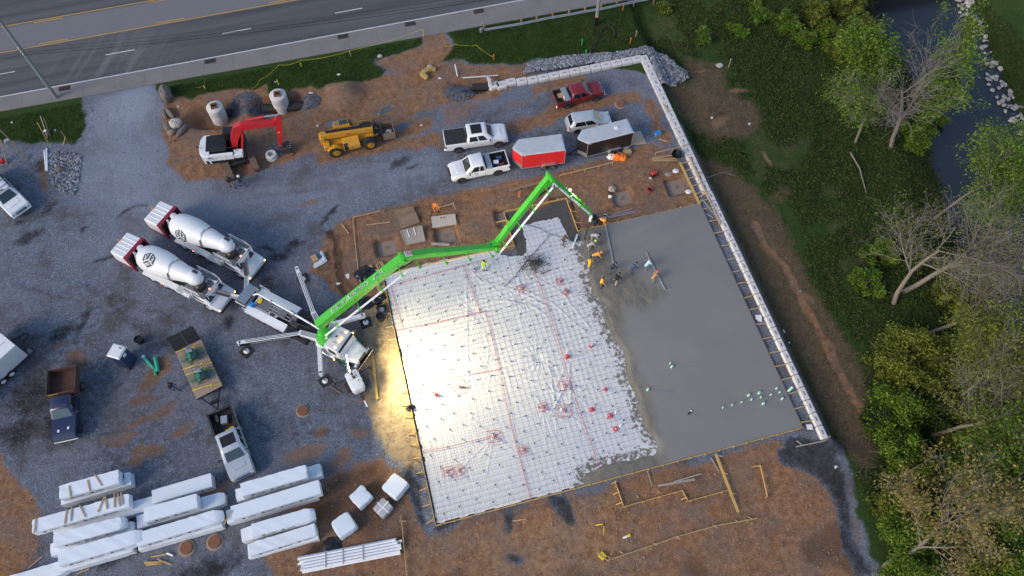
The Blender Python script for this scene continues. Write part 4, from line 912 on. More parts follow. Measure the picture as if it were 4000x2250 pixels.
c, h, wb = by_wheels((2213.5, 412.7), (2325, 383.5), .38, .78, -1)
redp = pickup('dark red crew cab pickup with silver toolbox parked by the block wall', (c.x, c.y, 0), h, 'redpaint', (5.2, 1.85, 3.15), cab=(1.4, 1.85), r=.38, toolbox=True, zr=1.78, belt=1.1)
REDP = (c, h)
a, b = g(853, 1598, 1.3), g(950, 1860, .95); h = ang(a, b); c = (a + b) / 2
pickup('silver grey crew cab pickup with dark sunroof and open black bed', (c.x, c.y, 0), h, 'silver', (6.0, 2.03, 3.75), cab=(1.55, 2.05), sunroof=True, r=.42)
SILV = (c, h)
a, b = g(8, 742, 1.95), g(84, 818, 1.0); h = ang(a, b); fr = g(89, 829, .6); c = fr - Vector((math.cos(h), math.sin(h), 0)) * 3.1
util = pickup('white work pickup with roof rack carrying a green pipe at the yard edge', (c.x, c.y, 0), h, 'white', (6.2, 2.05, 3.95), cab=(1.6, 2.2), r=.42, zr=2.0, belt=1.25, rim='alu')
rk = MB()
for x in (-.2, .55, 1.1): rk.bar((x, -.82, 2.06), (x, .82, 2.06), .04, .035)
for s in (-1, 1): rk.bar((-1.0, s * .82, 2.06), (1.15, s * .82, 2.06), .04, .035)
ob('roof_rack', rk, M['blackmat'], util); ob('light_bar', Bx((.85, 0, 2.05), (.08, .4, .06), .02), M['blackmat'], util)
ul = Matrix.Translation((c.x, c.y, 0)) @ Matrix.Rotation(h, 4, 'Z')
gp = MB().tube([ul @ Vector((-3.6, .35, 1.75)), ul @ Vector((-.15, .35, 2.13))], .075, 10)
ob('green_pipe', gp, M['teal'], None, True, label='bright green pipe lying on the white work pickup rack', cat='pipe')

# ---- silver hatchback
def hatch(label, loc, rz):
    t = thing('hatchback_car', label, 'car', loc, rz); w = .9; L_ = 4.5; xf, xr = 2.25, -2.25
    bo = MB().loft([oct_ring(xr, w * .84, .42, .92, .1), oct_ring(xr + .2, w * .96, .3, 1.0, .1), oct_ring(-1.2, w, .25, 1.02, .1), oct_ring(.9, w, .25, 1.0, .12), oct_ring(1.6, w * .98, .26, .92, .18), oct_ring(xf - .15, w * .9, .32, .78, .16), oct_ring(xf, w * .74, .42, .64, .08)])
    b = ob('body', bo, M['silver'], t, True, 40)
    rg = cabin(-2.12, 1.25, .98, 1.62, .86, .66, .42, .95); cb = ob('cab', MB().loft(rg), M['silver'], t, True, 55); glaze(cb, rg, cb, ((.1, .5), (.53, .86)))
    arches(t, (1.38, -1.3), w, .33)
    for x in (1.38, -1.3):
        for s in (-1, 1): wheel(t, x, s * .8, .33, .21, 'darksteel')
    for s in (-1, 1):
        ob('headlight', Bx((2.02, s * .66, .74), (.36, .26, .14), .05), M['clear'], t); ob('tail_light', Bx((-2.12, s * .74, .92), (.2, .24, .2), .05), M['redlens'], t)
        ob('mirror', MB().box((.62, s * 1.0, 1.06), (.1, .2, .14), .04), M['silver'], t)
    ob('rear_bumper', Bx((-2.2, 0, .45), (.22, 1.5, .24), .08), M['silver'], t, True)
    ob('dash_paper', Bx((.82, -.1, 1.33), (.3, .22, .01), 0, M=None), M['orange'], t)
    return t
a, b = g(2224, 481, .8), g(2376, 458, .8); h = ang(a, b); c = (a + b) / 2
hatch('silver hatchback car parked behind the black trailer', (c.x, c.y, 0), h)

# ---- enclosed trailers
def cargo_trailer(label, corner_px, side, bodymat, nose_px, zr=2.5, ramp=False, roofvent=False):
    sw, se, nw, ne = [g(a, b, zr) for a, b in corner_px]
    mid_r = (se + ne) / 2; mid_f = (sw + nw) / 2; nose = g(*nose_px, zr)
    h = ang(mid_r, mid_f); L_ = (mid_f - mid_r).length; w = ((nw - sw).length + (ne - se).length) / 4; c = (mid_r + mid_f) / 2
    t = thing('enclosed_trailer', label, 'trailer', (c.x, c.y, 0), h); hx = L_ / 2; nl = .72
    poly = [(-hx, -w), (hx, -w), (hx + nl, -.12), (hx + nl, .12), (hx, w), (-hx, w)]
    ob('box', MB().prism(poly, .5, zr - .06), M[bodymat], t)
    ins = [(x * .985, y * .975) for x, y in poly]
    ob('roof', MB().loft([[(x, y, zr - .06) for x, y in [(p[0] * 1.005, p[1] * 1.01) for p in poly]], [(x, y, zr - .02) for x, y in [(p[0] * 1.005, p[1] * 1.01) for p in poly]], [(x, y, zr + .03) for x, y in [(p[0] * .93, p[1] * .86) for p in poly]]]), M['alu_roof'], t)
    tr = MB()
    for x, y in ((-hx, -w), (-hx, w), (hx, -w), (hx, w)): tr.box((x, y, (zr + .45) / 2), (.07, .07, zr - .5), .01)
    ob('corner_trim', tr, M['alu'], t)
    sk = MB(); sk.bar((-hx, -w - .01, .52), (hx, -w - .01, .52), .04, .1); sk.bar((-hx, w + .01, .52), (hx, w + .01, .52), .04, .1)
    ob('sill', sk, M['alu'], t)
    gd = MB()
    for s in (-1, 1): gd.slab([(hx + .01, s * (w + .012), .5), (hx + nl, s * .125, .5), (hx + nl, s * .125, .98), (hx + .01, s * (w + .012), .98)], .012 * s)
    ob('stone_guard', gd, M['alu'], t)
    for s in (-1, 1):
        for x in (-.62, .2): wheel(t, x - .25, s * (w + .12), .32, .2, 'steel', 'plain')
        f = MB(); pr = [(-1.25, .5), (-1.1, .74), (-.9, .8), (-.05, .8), (.15, .74), (.32, .5)]
        f.loft([[(x - .12, s * w, z) for x, z in pr], [(x - .12, s * (w + .27), z) for x, z in pr]], False, closed=False); f.loft([[(x - .12, s * w, z - .025) for x, z in pr], [(x - .12, s * (w + .27), z - .025) for x, z in pr]], False, closed=False)
        ob('fender', f, M['alu'], t)
        ob('tail_light', Bx((-hx - .01, s * (w - .15), .75), (.03, .14, .14), .01), M['redlens'], t)
        ob('marker_lamp', Bx((hx - .25, s * (w + .012), zr - .2), (.1, .03, .06), .01), M['amber' if False else 'plastic_w'], t)
    tg = MB(); tg.bar((hx + .3, .45, .42), (hx + nl + .95, 0, .42), .08, .1); tg.bar((hx + .3, -.45, .42), (hx + nl + .95, 0, .42), .08, .1); tg.tube([(hx + nl + .55, 0, .02), (hx + nl + .55, 0, .75)], .035, 8)
    ob('tongue', tg, M['darksteel'], t); ob('frame', Bx((0, 0, .42), (L_ - .05, 2 * w - .1, .12), 0), M['darksteel'], t)
    for s in (-.45, .45): ob('door_bar', MB().tube([(-hx - .03, s * w, .6), (-hx - .03, s * w, zr - .2)], .02, 6), M['alu'], t)
    if roofvent: ob('roof_vent', Bx((-.9, -.1, zr + .06), (.36, .36, .09), .02), M['plastic_w'], t)
    if ramp: ob('ramp_door', MB().bar((-hx - .02, 0, .5), (-hx - 1.75, 0, .06), 2 * w - .1, .06, b=.01), M['tan'], t)
    return t
RTR = cargo_trailer('bright red enclosed cargo trailer with weathered grey roof', ((2041, 607), (2209, 587), (2024.5, 544.6), (2194, 522)), 0, 'trailer_red', (2004.6, 578))
BTR = cargo_trailer('black enclosed cargo trailer with its tan ramp door lowered', ((2296.5, 564), (2478, 514), (2275, 505), (2447.6, 466)), 0, 'black', (2266, 541.6), ramp=True, roofvent=True)

# ---- dark blue dump truck
t = thing('dump_truck', 'dark blue dump truck with a rusty brown tipper bed', 'dump truck', (g(255, 1590, 1).x, 16.6, 0), R(-91.5)); w = 1.0
bo = MB().loft([oct_ring(-.75, w, .55, 1.25, .07), oct_ring(.8, w, .55, 1.25, .08), oct_ring(1.05, w, .55, 1.27, .14), oct_ring(2.15, w * .97, .55, 1.2, .18), oct_ring(2.5, w * .93, .62, 1.08, .14), oct_ring(2.62, w * .86, .7, .95, .08)])
ob('body', bo, M['navy'], t, True); rg = cabin(-.78, .98, 1.22, 1.98, .97, .8, .1, .62); cb = ob('cab', MB().loft(rg), M['navy'], t, True, 50); glaze(cb, rg, cb, ((.1, .75),))
tb = MB(); bx0, bx1, bw = -3.25, -.95, 1.12
tb.box(((bx0 + bx1) / 2, 0, 1.12), (bx1 - bx0, 2 * bw, .08), 0)
ob('bed_floor', tb, M['bedrust'], t)
for s in (-1, 1): ob('bed_side', MB().loft([[(bx0, s * (bw - .05), 1.1), (bx0, s * bw, 1.1), (bx0, s * (bw + .04), 1.85), (bx0, s * (bw - .04), 1.85)], [(bx1, s * (bw - .05), 1.1), (bx1, s * bw, 1.1), (bx1, s * (bw + .04), 1.85), (bx1, s * (bw - .04), 1.85)]]), M['bedrust'], t)
ob('headboard', Bx((bx1, 0, 1.55), (.07, 2 * bw, .95), .01), M['bedrust'], t); ob('tailgate', Bx((bx0, 0, 1.48), (.07, 2 * bw, .75), .01), M['bedrust'], t)
ob('bed_rail', MB().bar((bx0, -bw, 1.87), (bx1, -bw, 1.87), .09, .06).bar((bx0, bw, 1.87), (bx1, bw, 1.87), .09, .06), M['darksteel'], t)
ob('chassis', Bx((-.9, 0, .62), (5.2, .9, .24), .02), M['darksteel'], t)
for s in (-1, 1):
    wheel(t, 1.75, s * .88, .4, .26, 'steel', 'plain'); wheel(t, -1.95, s * .98, .4, .24, 'steel', 'plain'); wheel(t, -1.95, s * .72, .4, .24, 'steel', 'plain')
    ob('mirror', MB().bar((.75, s * .98, 1.35), (.75, s * 1.3, 1.4), .05, .05).box((.75, s * 1.3, 1.45), (.1, .2, .32), .03), M['blackmat'], t); ob('headlight', Bx((2.5, s * .72, .9), (.18, .3, .18), .04), M['clear'], t)
arches(t, (1.75,), w, .4)
ob('front_bumper', Bx((2.68, 0, .62), (.16, 1.9, .2), .05), M['chrome'], t); 
for q in ((2.0, -.35), (1.9, .4)): ob('hood_mark', Bx((q[0], q[1], 1.235), (.22, .16, .015), .004), M['textwhite'], t)
cl = MB()
for i in range(5): cl.box((.2, -.5 + i * .25, 1.99), (.08, .1, .05), .02)
ob('cab_lamps', cl, M['redlens'], t)
ob('gold_strap', MB().bar((-.93, -.9, 1.95), (-.93, -.2, 1.92), .06, .05), M['yellow'], t)

# ---- flatbed trailer with two ride-on trowels
fc = [g(*q, .78) for q in ((686, 1375), (767, 1559), (868, 1502))]
h = ang(fc[0], fc[1]); ux = Vector((math.cos(h), math.sin(h), 0)); uy = Vector((-ux.y, ux.x, 0)); L_ = (fc[1] - fc[0]).length; Wd = 2.25
c = fc[0] + ux * L_ / 2 + uy * Wd / 2
t = thing('flatbed_trailer', 'flatbed trailer with plank deck and raised black mesh ramp', 'trailer', (c.x, c.y, 0), h); FLAT = (c, h, L_, Wd)
nb = 11
for i in range(nb): ob('deck_board', Bx((0, -Wd / 2 + (i + .5) * Wd / nb, .75), (L_, Wd / nb - .012, .06), .006), M['deck'], t)
ob('frame', MB().box((0, 0, .64), (L_ - .04, 1.3, .14), 0).bar((-L_ / 2, 1.0, .64), (L_ / 2, 1.0, .64), .08, .14).bar((-L_ / 2, -1.0, .64), (L_ / 2, -1.0, .64), .08, .14).bar((L_ / 2, -1.1, .66), (L_ / 2, 1.1, .66), .1, .16), M['black'], t)
ob('tongue', MB().bar((L_ / 2, .8, .5), (L_ / 2 + 1.6, 0, .5), .09, .12).bar((L_ / 2, -.8, .5), (L_ / 2 + 1.6, 0, .5), .09, .12).bar((L_ / 2 + .9, -.3, .6), (L_ / 2 + .9, .45, .6), .25, .25), M['black'], t)
for s in (-1, 1):
    for x in (-1.0, -.1): wheel(t, x, s * .93, .34, .2, 'steel', 'plain')
for s in (-.58, .58):
    rm = MB(); x0 = -L_ / 2 - .05; T = Matrix.Translation((x0, s, .78)) @ Matrix.Rotation(R(-118), 4, 'Y')
    fr = MB(); fr.box((.75, 0, 0), (1.5, 1.12, .05), 0, M=T); ob('ramp_gate', fr, M['blackmat'], t)
    ob('gate_rail', MB().bar((.3, -.56, .05), (.3, .56, .05), .05, .05, M=T), M['ply'], t)
def trowel(label, x):
    p = c + ux * x; o = thing('ride_on_trowel', label, 'power trowel', (p.x, p.y, .78), h, 'ride-on trowels strapped on the flatbed')
    for s in (-1, 1):
        rg = MB()
        for k in range(5): rg.tube([((.25 + k * .1) * math.cos(a), s * .42 + (.25 + k * .1) * math.sin(a), .2) for a in np.linspace(0, 2 * math.pi, 25)], .012, 4, caps=False)
        for a in np.linspace(0, 2 * math.pi, 9)[:-1]: rg.tube([(.1 * math.cos(a), s * .42 + .1 * math.sin(a), .2), (.65 * math.cos(a), s * .42 + .65 * math.sin(a), .2)], .012, 4)
        ob('ring_guard', rg, M['trowelgreen'], o)
        bl_ = MB()
        for a in np.linspace(0, 2 * math.pi, 5)[:-1]: bl_.bar((.1 * math.cos(a), s * .42 + .1 * math.sin(a), .04), (.55 * math.cos(a), s * .42 + .55 * math.sin(a), .04), .18, .05)
        ob('blade', bl_, M['steel'], o)
    ob('chassis', Bx((0, 0, .42), (1.0, .62, .35), .06), M['trowelgreen'], o); ob('engine', Bx((.42, .05, .68), (.5, .42, .3), .05), M['darksteel'], o); ob('cowl', Bx((.12, -.14, .74), (.5, .3, .26), .06), M['trowelgreen'], o)
    ob('seat', Bx((-.28, 0, .68), (.4, .46, .12), .05), M['alu'], o); ob('seat_back', Bx((-.5, 0, .86), (.09, .42, .34), .04), M['alu'], o)
    for s in (-1, 1): ob('control_lever', MB().tube([(.05, s * .28, .6), (-.05, s * .3, 1.0)], .02, 6).lathe([(.035, 0), (.04, .06), (.01, .1)], 8, M=Matrix.Translation((-.05, s * .3, .98))), M['blackmat'], o)
    ob('roll_hoop', MB().tube([(-.62, -.4, .5), (-.66, -.4, .95), (-.66, .4, .95), (-.62, .4, .5)], .022, 6), M['steel'], o)
trowel('green ride-on power trowel strapped on the flatbed next to the raised ramp', -1.25); trowel('green ride-on power trowel strapped on the hitch end of the flatbed', .85)
for i, (x, w_) in enumerate(((-2.1, .05), (-.25, .07), (.35, .05), (1.95, .07))):
    sb = MB(); pts = [c + ux * (x - .35) - uy * (Wd / 2 + .03), c + ux * (x - .1) - uy * .35, c + ux * (x + .1) + uy * .4, c + ux * (x + .3) + uy * (Wd / 2 + .03)]; zs = (.8, 1.0, 1.0, .8)
    for k in range(3): sb.bar((pts[k].x, pts[k].y, zs[k]), (pts[k + 1].x, pts[k + 1].y, zs[k + 1]), w_, .02)
    sb.box((pts[2].x, pts[2].y, 1.03), (.12, .16, .08), .02)
    ob('ratchet_strap', sb, M['tape_yel'], None, label='yellow ratchet strap tied across the flatbed trailer deck', cat='strap', group='yellow straps over the trowels')

# ---- white office trailer at the yard edge
a, b = g(108, 1343, 2.6), g(0, 1254, 2.6); h = ang(b, a); e2 = Vector((math.cos(h - math.pi / 2), math.sin(h - math.pi / 2), 0))
e1 = Vector((math.cos(h), math.sin(h), 0)); t = thing('site_trailer', 'white box trailer with a beige roof panel at the yard edge', 'trailer', (a.x - 1.0, a.y + .1, 0), h - math.pi / 2)
# local x points along e2 (away, lower left), local y along e1 ; corner at origin, body extends to -y
Lw, Ww = 7.5, 3.8
ob('body', Bx((Lw / 2, -Ww / 2, 1.55), (Lw, Ww, 1.95), .04), M['white_dull'], t)
ob('roof_panel', Bx((Lw / 2, -.95, 2.56), (Lw + .06, 1.88, .07), .02), M['white'], t); ob('roof_panel', Bx((Lw / 2, -2.85, 2.55), (Lw + .06, 1.88, .06), .02), mat('beige_roof', (.5, .46, .36), .7, dirt=.2), t)
ob('roof_seam', MB().bar((.3, -1.0, 2.6), (Lw, -1.0, 2.6), .03, .02), M['steel'], t); ob('chassis', Bx((Lw / 2, -Ww / 2, .5), (Lw, Ww - .6, .2), 0), M['darksteel'], t)
for x in (1.9, 2.75): wheel(t, x, .04, .36, .22, 'plastic_w', 'plain'); wheel(t, x, -Ww + .1, .36, .22, 'plastic_w', 'plain')
ob('tongue', MB().bar((0, -1.2, .5), (-1.3, -1.7, .5), .1, .12).bar((0, -2.4, .5), (-1.3, -1.9, .5), .1, .12), M['darksteel'], t)
ob('step', Bx((-.3, -.35, .45), (.3, .5, .1), .02), M['steel'], t)
# ------------------------------------------------------------------ machines
def planept(px, py, T, az):
    n = np.array([-math.sin(az), math.cos(az), 0]); d = (px - 2000) * _rt - (py - 1125) * _up + FPX * _fw
    t = ((np.array([T[0], T[1], 0]) - CAM) @ n) / (d @ n); return Vector(CAM + d * t)
def inv(o):  # world -> local for an unscaled thing standing at o
    return (Matrix.Translation(o.location) @ Matrix.Rotation(o.rotation_euler[2], 4, 'Z')).inverted()

# ---- boom pump truck
PH = R(-43.2)
pump = thing('concrete_pump_truck', 'white concrete pump truck with long folded green boom and spread outriggers', 'pump truck', (-7.42, 18.9, 0), PH); I = inv(pump)
ob('chassis', Bx((0, 0, .95), (11.6, .95, .3), .02), M['darksteel'], pump)
for x in (-3.9, -2.55, 4.75):
    for s in (-1, 1):
        wheel(pump, x, s * 1.0, .52, .3, 'alu', 'plain')
        if x < 0: wheel(pump, x, s * .68, .52, .28, 'alu', 'plain')
for s in (-1, 1):      # long white side decks over the rear wheels
    ob('side_deck', MB().loft([[(-5.3, s * .62, 1.18), (-5.3, s * 1.28, 1.1), (-5.3, s * 1.28, 1.3), (-5.3, s * .62, 1.42)], [(-1.1, s * .62, 1.18), (-1.1, s * 1.28, 1.1), (-1.1, s * 1.28, 1.36), (-1.1, s * .62, 1.52)]]), M['white_truck'], pump)
    ob('deck_edge', MB().bar((-5.3, s * 1.29, 1.24), (-1.1, s * 1.29, 1.28), .03, .16), M['plastic_w'], pump)
    ob('side_box', Bx((.15, s * .98, 1.15), (2.1, .55, .62), .04), M['black'], pump)
    ob('fender', MB().loft([[(x, s * 1.3, z), (x, s * .72, z), (x, s * .72, z - .05), (x, s * 1.3, z - .05)] for x, z in ((4.1, .95), (4.22, 1.2), (4.5, 1.33), (5.0, 1.33), (5.35, 1.2), (5.5, .95))]), M['black'], pump)
    ob('fender_flash', Bx((4.95, s * 1.02, 1.345), (.62, .4, .02), .006), mat('dark_green_paint', (.01, .16, .05), .35), pump)
    ob('fuel_tank', MB().tube([(2.75, s * 1.0, .85), (3.9, s * 1.0, .85)], .3, 16), M['chrome'], pump, True)
    ob('mirror', MB().tube([(4.35, s * 1.05, 2.3), (4.5, s * 1.42, 2.25), (4.5, s * 1.42, 1.7), (4.35, s * 1.05, 1.75)], .02, 6).box((4.5, s * 1.42, 1.98), (.06, .2, .45), .02), M['chrome'], pump)
    ob('headlight', Bx((5.9, s * .85, 1.02), (.25, .36, .26), .08), M['clear'], pump)
    ob('marker_lamp', MB().lathe([(.06, 0), (.06, .06), (.02, .09)], 8, M=Matrix.Translation((4.2, s * 1.38, 1.5))), M['amber'], pump)
mid = MB()
for y in (-.28, .0, .28): mid.tube([(-3.4, y, 1.5), (-.6, y, 1.55)], .07, 8)
mid.box((-4.0, 0, 1.45), (1.3, .95, .14), .02); mid.box((-2.0, 0, 1.5), (.7, .7, .35), .05); mid.box((-.9, .1, 1.55), (.6, .9, .3), .06)
ob('pump_cylinders', mid, M['steel'], pump, True)
ob('valve_block', MB().box((-.5, -.35, 1.62), (.8, .4, .4), .05).box((-1.5, .45, 1.45), (.5, .3, .3), .04).box((-2.9, -.4, 1.4), (.4, .25, .3), .04).tube([(-1.4, .3, 1.7), (-.4, .5, 1.75), (.6, .3, 1.6)], .03, 6).tube([(-1.4, -.1, 1.7), (-.2, -.2, 1.8), (.9, .0, 1.6)], .03, 6), M['darksteel'], pump)
ob('centre_tray', MB().box((-3.7, 0, 1.36), (2.6, 1.18, .05), 0), M['white_dull'], pump)
ob('delivery_pipe', MB().tube([(-5.3, .25, 1.75), (-4.9, .45, 2.0), (-1.5, .35, 2.05), (1.2, .2, 2.15), (2.2, .1, 2.2)], .085, 10), M['pvc'], pump, True)
for x in (-3.4, -.9, .8): ob('pipe_clamp', MB().tube([(x - .06, .41 - (x + 4) * .035, 2.03 + (x + 4) * .02), (x + .06, .41 - (x + 4.1) * .035, 2.03 + (x + 4) * .02)], .115, 10), M['galv'], pump)
hop = MB(); hop.loft([[(-6.35, -.95, 1.55), (-5.35, -.95, 1.55), (-5.35, .95, 1.55), (-6.35, .95, 1.55)], [(-6.15, -.6, .75), (-5.45, -.6, .75), (-5.45, .6, .75), (-6.15, .6, .75)]], False)
ob('hopper', hop, M['white_dull'], pump); ob('hopper_concrete', Bx((-5.85, 0, 1.25), (.75, 1.3, .06), 0), M['bed'], pump)
ob('hopper_lid', MB().bar((-5.4, 0, 1.75), (-6.1, 0, 2.2), 1.75, .05), M['alu'], pump)
lettering('hopper_lettering', 'WCP', .42, frame((-5.73, 0, 1.99), (0, 1, 0), (.7, 0, -.45)), M['black'], pump, .03)
ob('hopper_rim', MB().bar((-6.37, -.95, 1.57), (-6.37, .95, 1.57), .06, .1).bar((-6.37, -.95, 1.57), (-5.35, -.95, 1.57), .06, .1).bar((-6.37, .95, 1.57), (-5.35, .95, 1.57), .06, .1), M['plastic_w'], pump)
gr_ = MB()
for i in range(8): gr_.bar((-6.3, -.8 + i * .23, 1.58), (-5.4, -.8 + i * .23, 1.58), .025, .025)
ob('hopper_grate', gr_, M['steel'], pump)
ob('control_box', Bx((-4.9, -.55, 1.65), (.4, .4, .35), .04), M['blue'], pump); ob('hose_reel', MB().lathe([(.22, 0), (.24, .04), (.1, .05), (.1, .1), (.24, .12), (.22, .16)], 14, M=Matrix.Translation((-4.55, .1, 1.5))), M['yellow'], pump)
ob('tail_guard', MB().tube([(-5.3, -1.25, 1.3), (-5.3, -1.25, 1.95), (-4.3, -1.25, 1.75)], .025, 6).tube([(-5.3, 1.25, 1.3), (-5.3, 1.25, 1.95), (-4.3, 1.25, 1.75)], .025, 6), M['plastic_w'], pump)
# cab and bonnet
cabm = MB().loft([oct_ring(3.25, 1.05, 1.0, 2.75, .1), oct_ring(4.35, 1.1, 1.0, 2.75, .12), oct_ring(4.55, 1.08, 1.0, 2.6, .14), oct_ring(4.8, 1.04, 1.0, 1.75, .1)])
cb = ob('cab', cabm, M['white_truck'], pump, True, 40)
ob('windscreen', MB().slab([(4.6, -.95, 1.88), (4.6, .95, 1.88), (4.5, .9, 2.55), (4.5, -.9, 2.55)][::1], .06), M['glass'], cb)
for s in (-1, 1): ob('side_window', MB().slab([(3.55, s * 1.09, 1.8), (4.35, s * 1.11, 1.8), (4.3, s * 1.1, 2.45), (3.55, s * 1.08, 2.45)], .012 * s), M['glass'], cb)
ob('sun_visor', MB().bar((4.62, -.98, 2.58), (4.62, .98, 2.58), .25, .04), M['black'], cb)
for y in (-.8, -.18, 0, .18, .8): ob('roof_lamp', MB().lathe([(.06, 0), (.06, .05), (.02, .08)], 8, M=Matrix.Translation((4.2, y, 2.76))), M['amber'], cb)
for y in (-.5, .5): ob('air_horn', MB().tube([(3.6, y, 2.82), (4.0, y, 2.82)], [.02, .06], 8), M['chrome'], cb)
ob('roof_hatch', Bx((3.7, .1, 2.77), (.14, .14, .05), .01), M['blackmat'], cb)
ob('bonnet', MB().loft([oct_ring(4.7, 1.0, 1.1, 1.78, .2), oct_ring(5.4, .88, 1.05, 1.7, .22), oct_ring(5.95, .72, 1.0, 1.58, .2), oct_ring(6.05, .66, 1.0, 1.45, .12)]), M['white_truck'], pump, True, 45)
ob('grille', Bx((6.07, 0, 1.15), (.1, .95, .75), .05), M['chrome'], pump); ob('front_bumper', Bx((6.18, 0, .68), (.22, 2.3, .38), .1), M['chrome'], pump, True)
ob('bumper_guard', MB().tube([(6.35, -.9, .6), (6.4, -.9, 1.25), (6.4, .9, 1.25), (6.35, .9, .6)], .035, 8), M['chrome'], pump, True)
# turret, outriggers
ob('pedestal', MB().lathe([(.78, 1.1), (.78, 1.75), (.6, 1.9)], 20, M=Matrix.Translation((2.55, -.3, 0))), M['white_truck'], pump, True)
tw = Vector((-5.6, 16.85, 0)); tl = I @ tw
ob('turret', MB().lathe([(.75, 1.9), (.8, 2.05), (.8, 2.35), (.55, 2.45), (.45, 3.3), (.3, 3.4)], 22, M=Matrix.Translation((tl.x, tl.y, 0))), M['green'], pump, True)
AR = [((1228, 1229), (1161, 1051), (1184, 1091.5), True), ((1178, 1304), (935, 1341), (964, 1374), True), ((1302, 1267), (1420, 1233), (1429.6, 1261.6), False), ((1248, 1352), (1254, 1461), (1271, 1490), False)]
for i, (r_, t_, p_, stripe) in enumerate(AR):
    a, b, f = I @ g(*r_, 1.5), I @ g(*t_, 1.5), I @ g(*p_, 0); d = (b - a).normalized(); k = Vector((tl.x, tl.y, 1.5)); kd = (a - k).normalized()
    arm = ob('outrigger_arm', MB().bar(a - d * .15, b, .34, .42, b=.03).tube([(b.x, b.y, 1.29), (b.x, b.y, 1.71)], .17, 12), M['white_truck'], pump)
    ob('outrigger_root', MB().bar(k, a + kd * .2, .46, .5, b=.03), M['white_truck'], pump)
    if stripe:
        for o_ in (-.07, .07):
            n = Vector((-d.y, d.x, 0)) * o_; ob('stripe', MB().bar(a + n + Vector((0, 0, .214)), b - d * .55 + n + Vector((0, 0, .214)), .05, .012), M['black'], arm)
    for o_ in (-.11, 0, .11):
        n = Vector((-kd.y, kd.x, 0)) * o_; ob('stripe', MB().bar(k + kd * .8 + n + Vector((0, 0, .256)), a + n + Vector((0, 0, .256)), .045, .012), M['black'], arm)
    leg = ob('outrigger_leg', MB().tube([(f.x, f.y, .12), (b.x, b.y, 1.35)], .075, 10), M['chrome'], pump, True)
    ob('outrigger_foot', MB().lathe([(.24, .09), (.24, .14), (.1, .2), (.09, .26)], 16, M=Matrix.Translation((f.x, f.y, 0))), M['plastic_w'], leg)
    w_ = g(*p_, 0); ob('outrigger_mat', Bx((0, 0, .04), (.95, .95, .1), .01), M['blackmat'], None, loc=(w_.x, w_.y, .0), rz=rng.uniform(0, 1), label='square black mat under a pump truck outrigger foot', cat='mat', group='outrigger mats of the pump truck')
    if i == 1:
        n = Vector((d.y, -d.x, 0)); n = n if (Matrix.Rotation(PH, 4, 'Z') @ n).y < 0 else -n
        ob('side_board', MB().bar(a + n * .185 + Vector((0, 0, -.02)), b + n * .185 + Vector((0, 0, -.02)), .02, .4), M['black'], arm)
        o3 = (a + b) / 2 + n * .2 + Vector((0, 0, -.02)); xd = d if (Matrix.Rotation(PH, 4, 'Z') @ d).x > 0 else -d
        lettering('outrigger_lettering', 'CONCRETE PUMPING', .34, frame(o3, xd, (0, 0, 1)), M['textwhite'], arm, .004)
# boom
AZ = R(11.3); JP = [planept(*q, tw, AZ) for q in ((1252, 1262), (1572, 1008), (1935, 958), (2148, 690), (2308, 828))]
bn = Vector((math.sin(AZ), -math.cos(AZ), 0))       # towards the delivery pipe (south side)
def girder(pts, w, hs, off=0.0):
    mb = MB(); rings = []
    for i, p in enumerate(pts):
        d = (pts[min(i + 1, len(pts) - 1)] - pts[max(i - 1, 0)]).normalized(); u = bn.cross(d); u = u if u.z > 0 else -u; h_ = hs[i]; c_ = p + bn * off
        rings.append([I @ (c_ + bn * (w / 2) * sx + u * (h_ / 2) * sz) for sx, sz in ((-1, -1), (1, -1), (1, 1), (-1, 1))])
    return mb.loft(rings)
Z3 = Vector((0, 0, 1))
s1 = ob('boom_section', girder([JP[0] - (JP[1] - JP[0]) * .03, JP[0].lerp(JP[1], .5), JP[1] + (JP[1] - JP[0]) * .0], .66, (.72, .66, .5)), M['green'], pump)
m2 = JP[1].lerp(JP[2], .3) + Z3 * .42
s2 = ob('boom_section', girder([JP[1] + Z3 * .1, JP[1].lerp(JP[2], .12) + Z3 * .42, m2, JP[1].lerp(JP[2], .42) + Z3 * .25, JP[2]], .5, (.5, .55, .55, .5, .4), .12), M['green'], pump)
s3 = ob('boom_section', girder([JP[2], JP[2].lerp(JP[3], .5), JP[3]], .42, (.5, .46, .38), -.05), M['green'], pump)
s4 = ob('boom_section', girder([JP[3], JP[3].lerp(JP[4], .5), JP[4]], .3, (.4, .34, .2), .1), M['green'], pump)
for k in (1, 2, 3): ob('boom_knuckle', MB().tube([I @ (JP[k] - bn * .45), I @ (JP[k] + bn * .55)], .26 - .03 * k, 14).bar(I @ (JP[k] + (JP[k - 1] - JP[k]).normalized() * .7 - Z3 * .1), I @ (JP[k] + (JP[k + 1] - JP[k]).normalized() * .6 - Z3 * .1), .56, .34), M['green'], pump, True)
for k, (a, b) in enumerate(((JP[0].lerp(JP[1], .72), JP[1].lerp(JP[2], .1) - Z3 * .25), (JP[1].lerp(JP[2], .75), JP[2].lerp(JP[3], .12)), (JP[2].lerp(JP[3], .75), JP[3].lerp(JP[4], .12)))):
    ob('boom_cylinder', MB().tube([I @ (a - Z3 * .45), I @ (b - Z3 * .5)], [.1, .06], 10), M['black'], pump, True)
ob('hazard_plate', MB().bar(I @ (JP[1].lerp(JP[2], .03) + Z3 * .66 + bn * .1), I @ (JP[1].lerp(JP[2], .10) + Z3 * .72 + bn * .1), .5, .02), M['plastic_w'], pump)
hz = MB()
for i in range(3): q = JP[1].lerp(JP[2], .04 + i * .022) + Z3 * (.685 + i * .02); hz.bar(I @ (q - bn * .1), I @ (q + bn * .3 + (JP[2] - JP[1]).normalized() * .1), .07, .02)
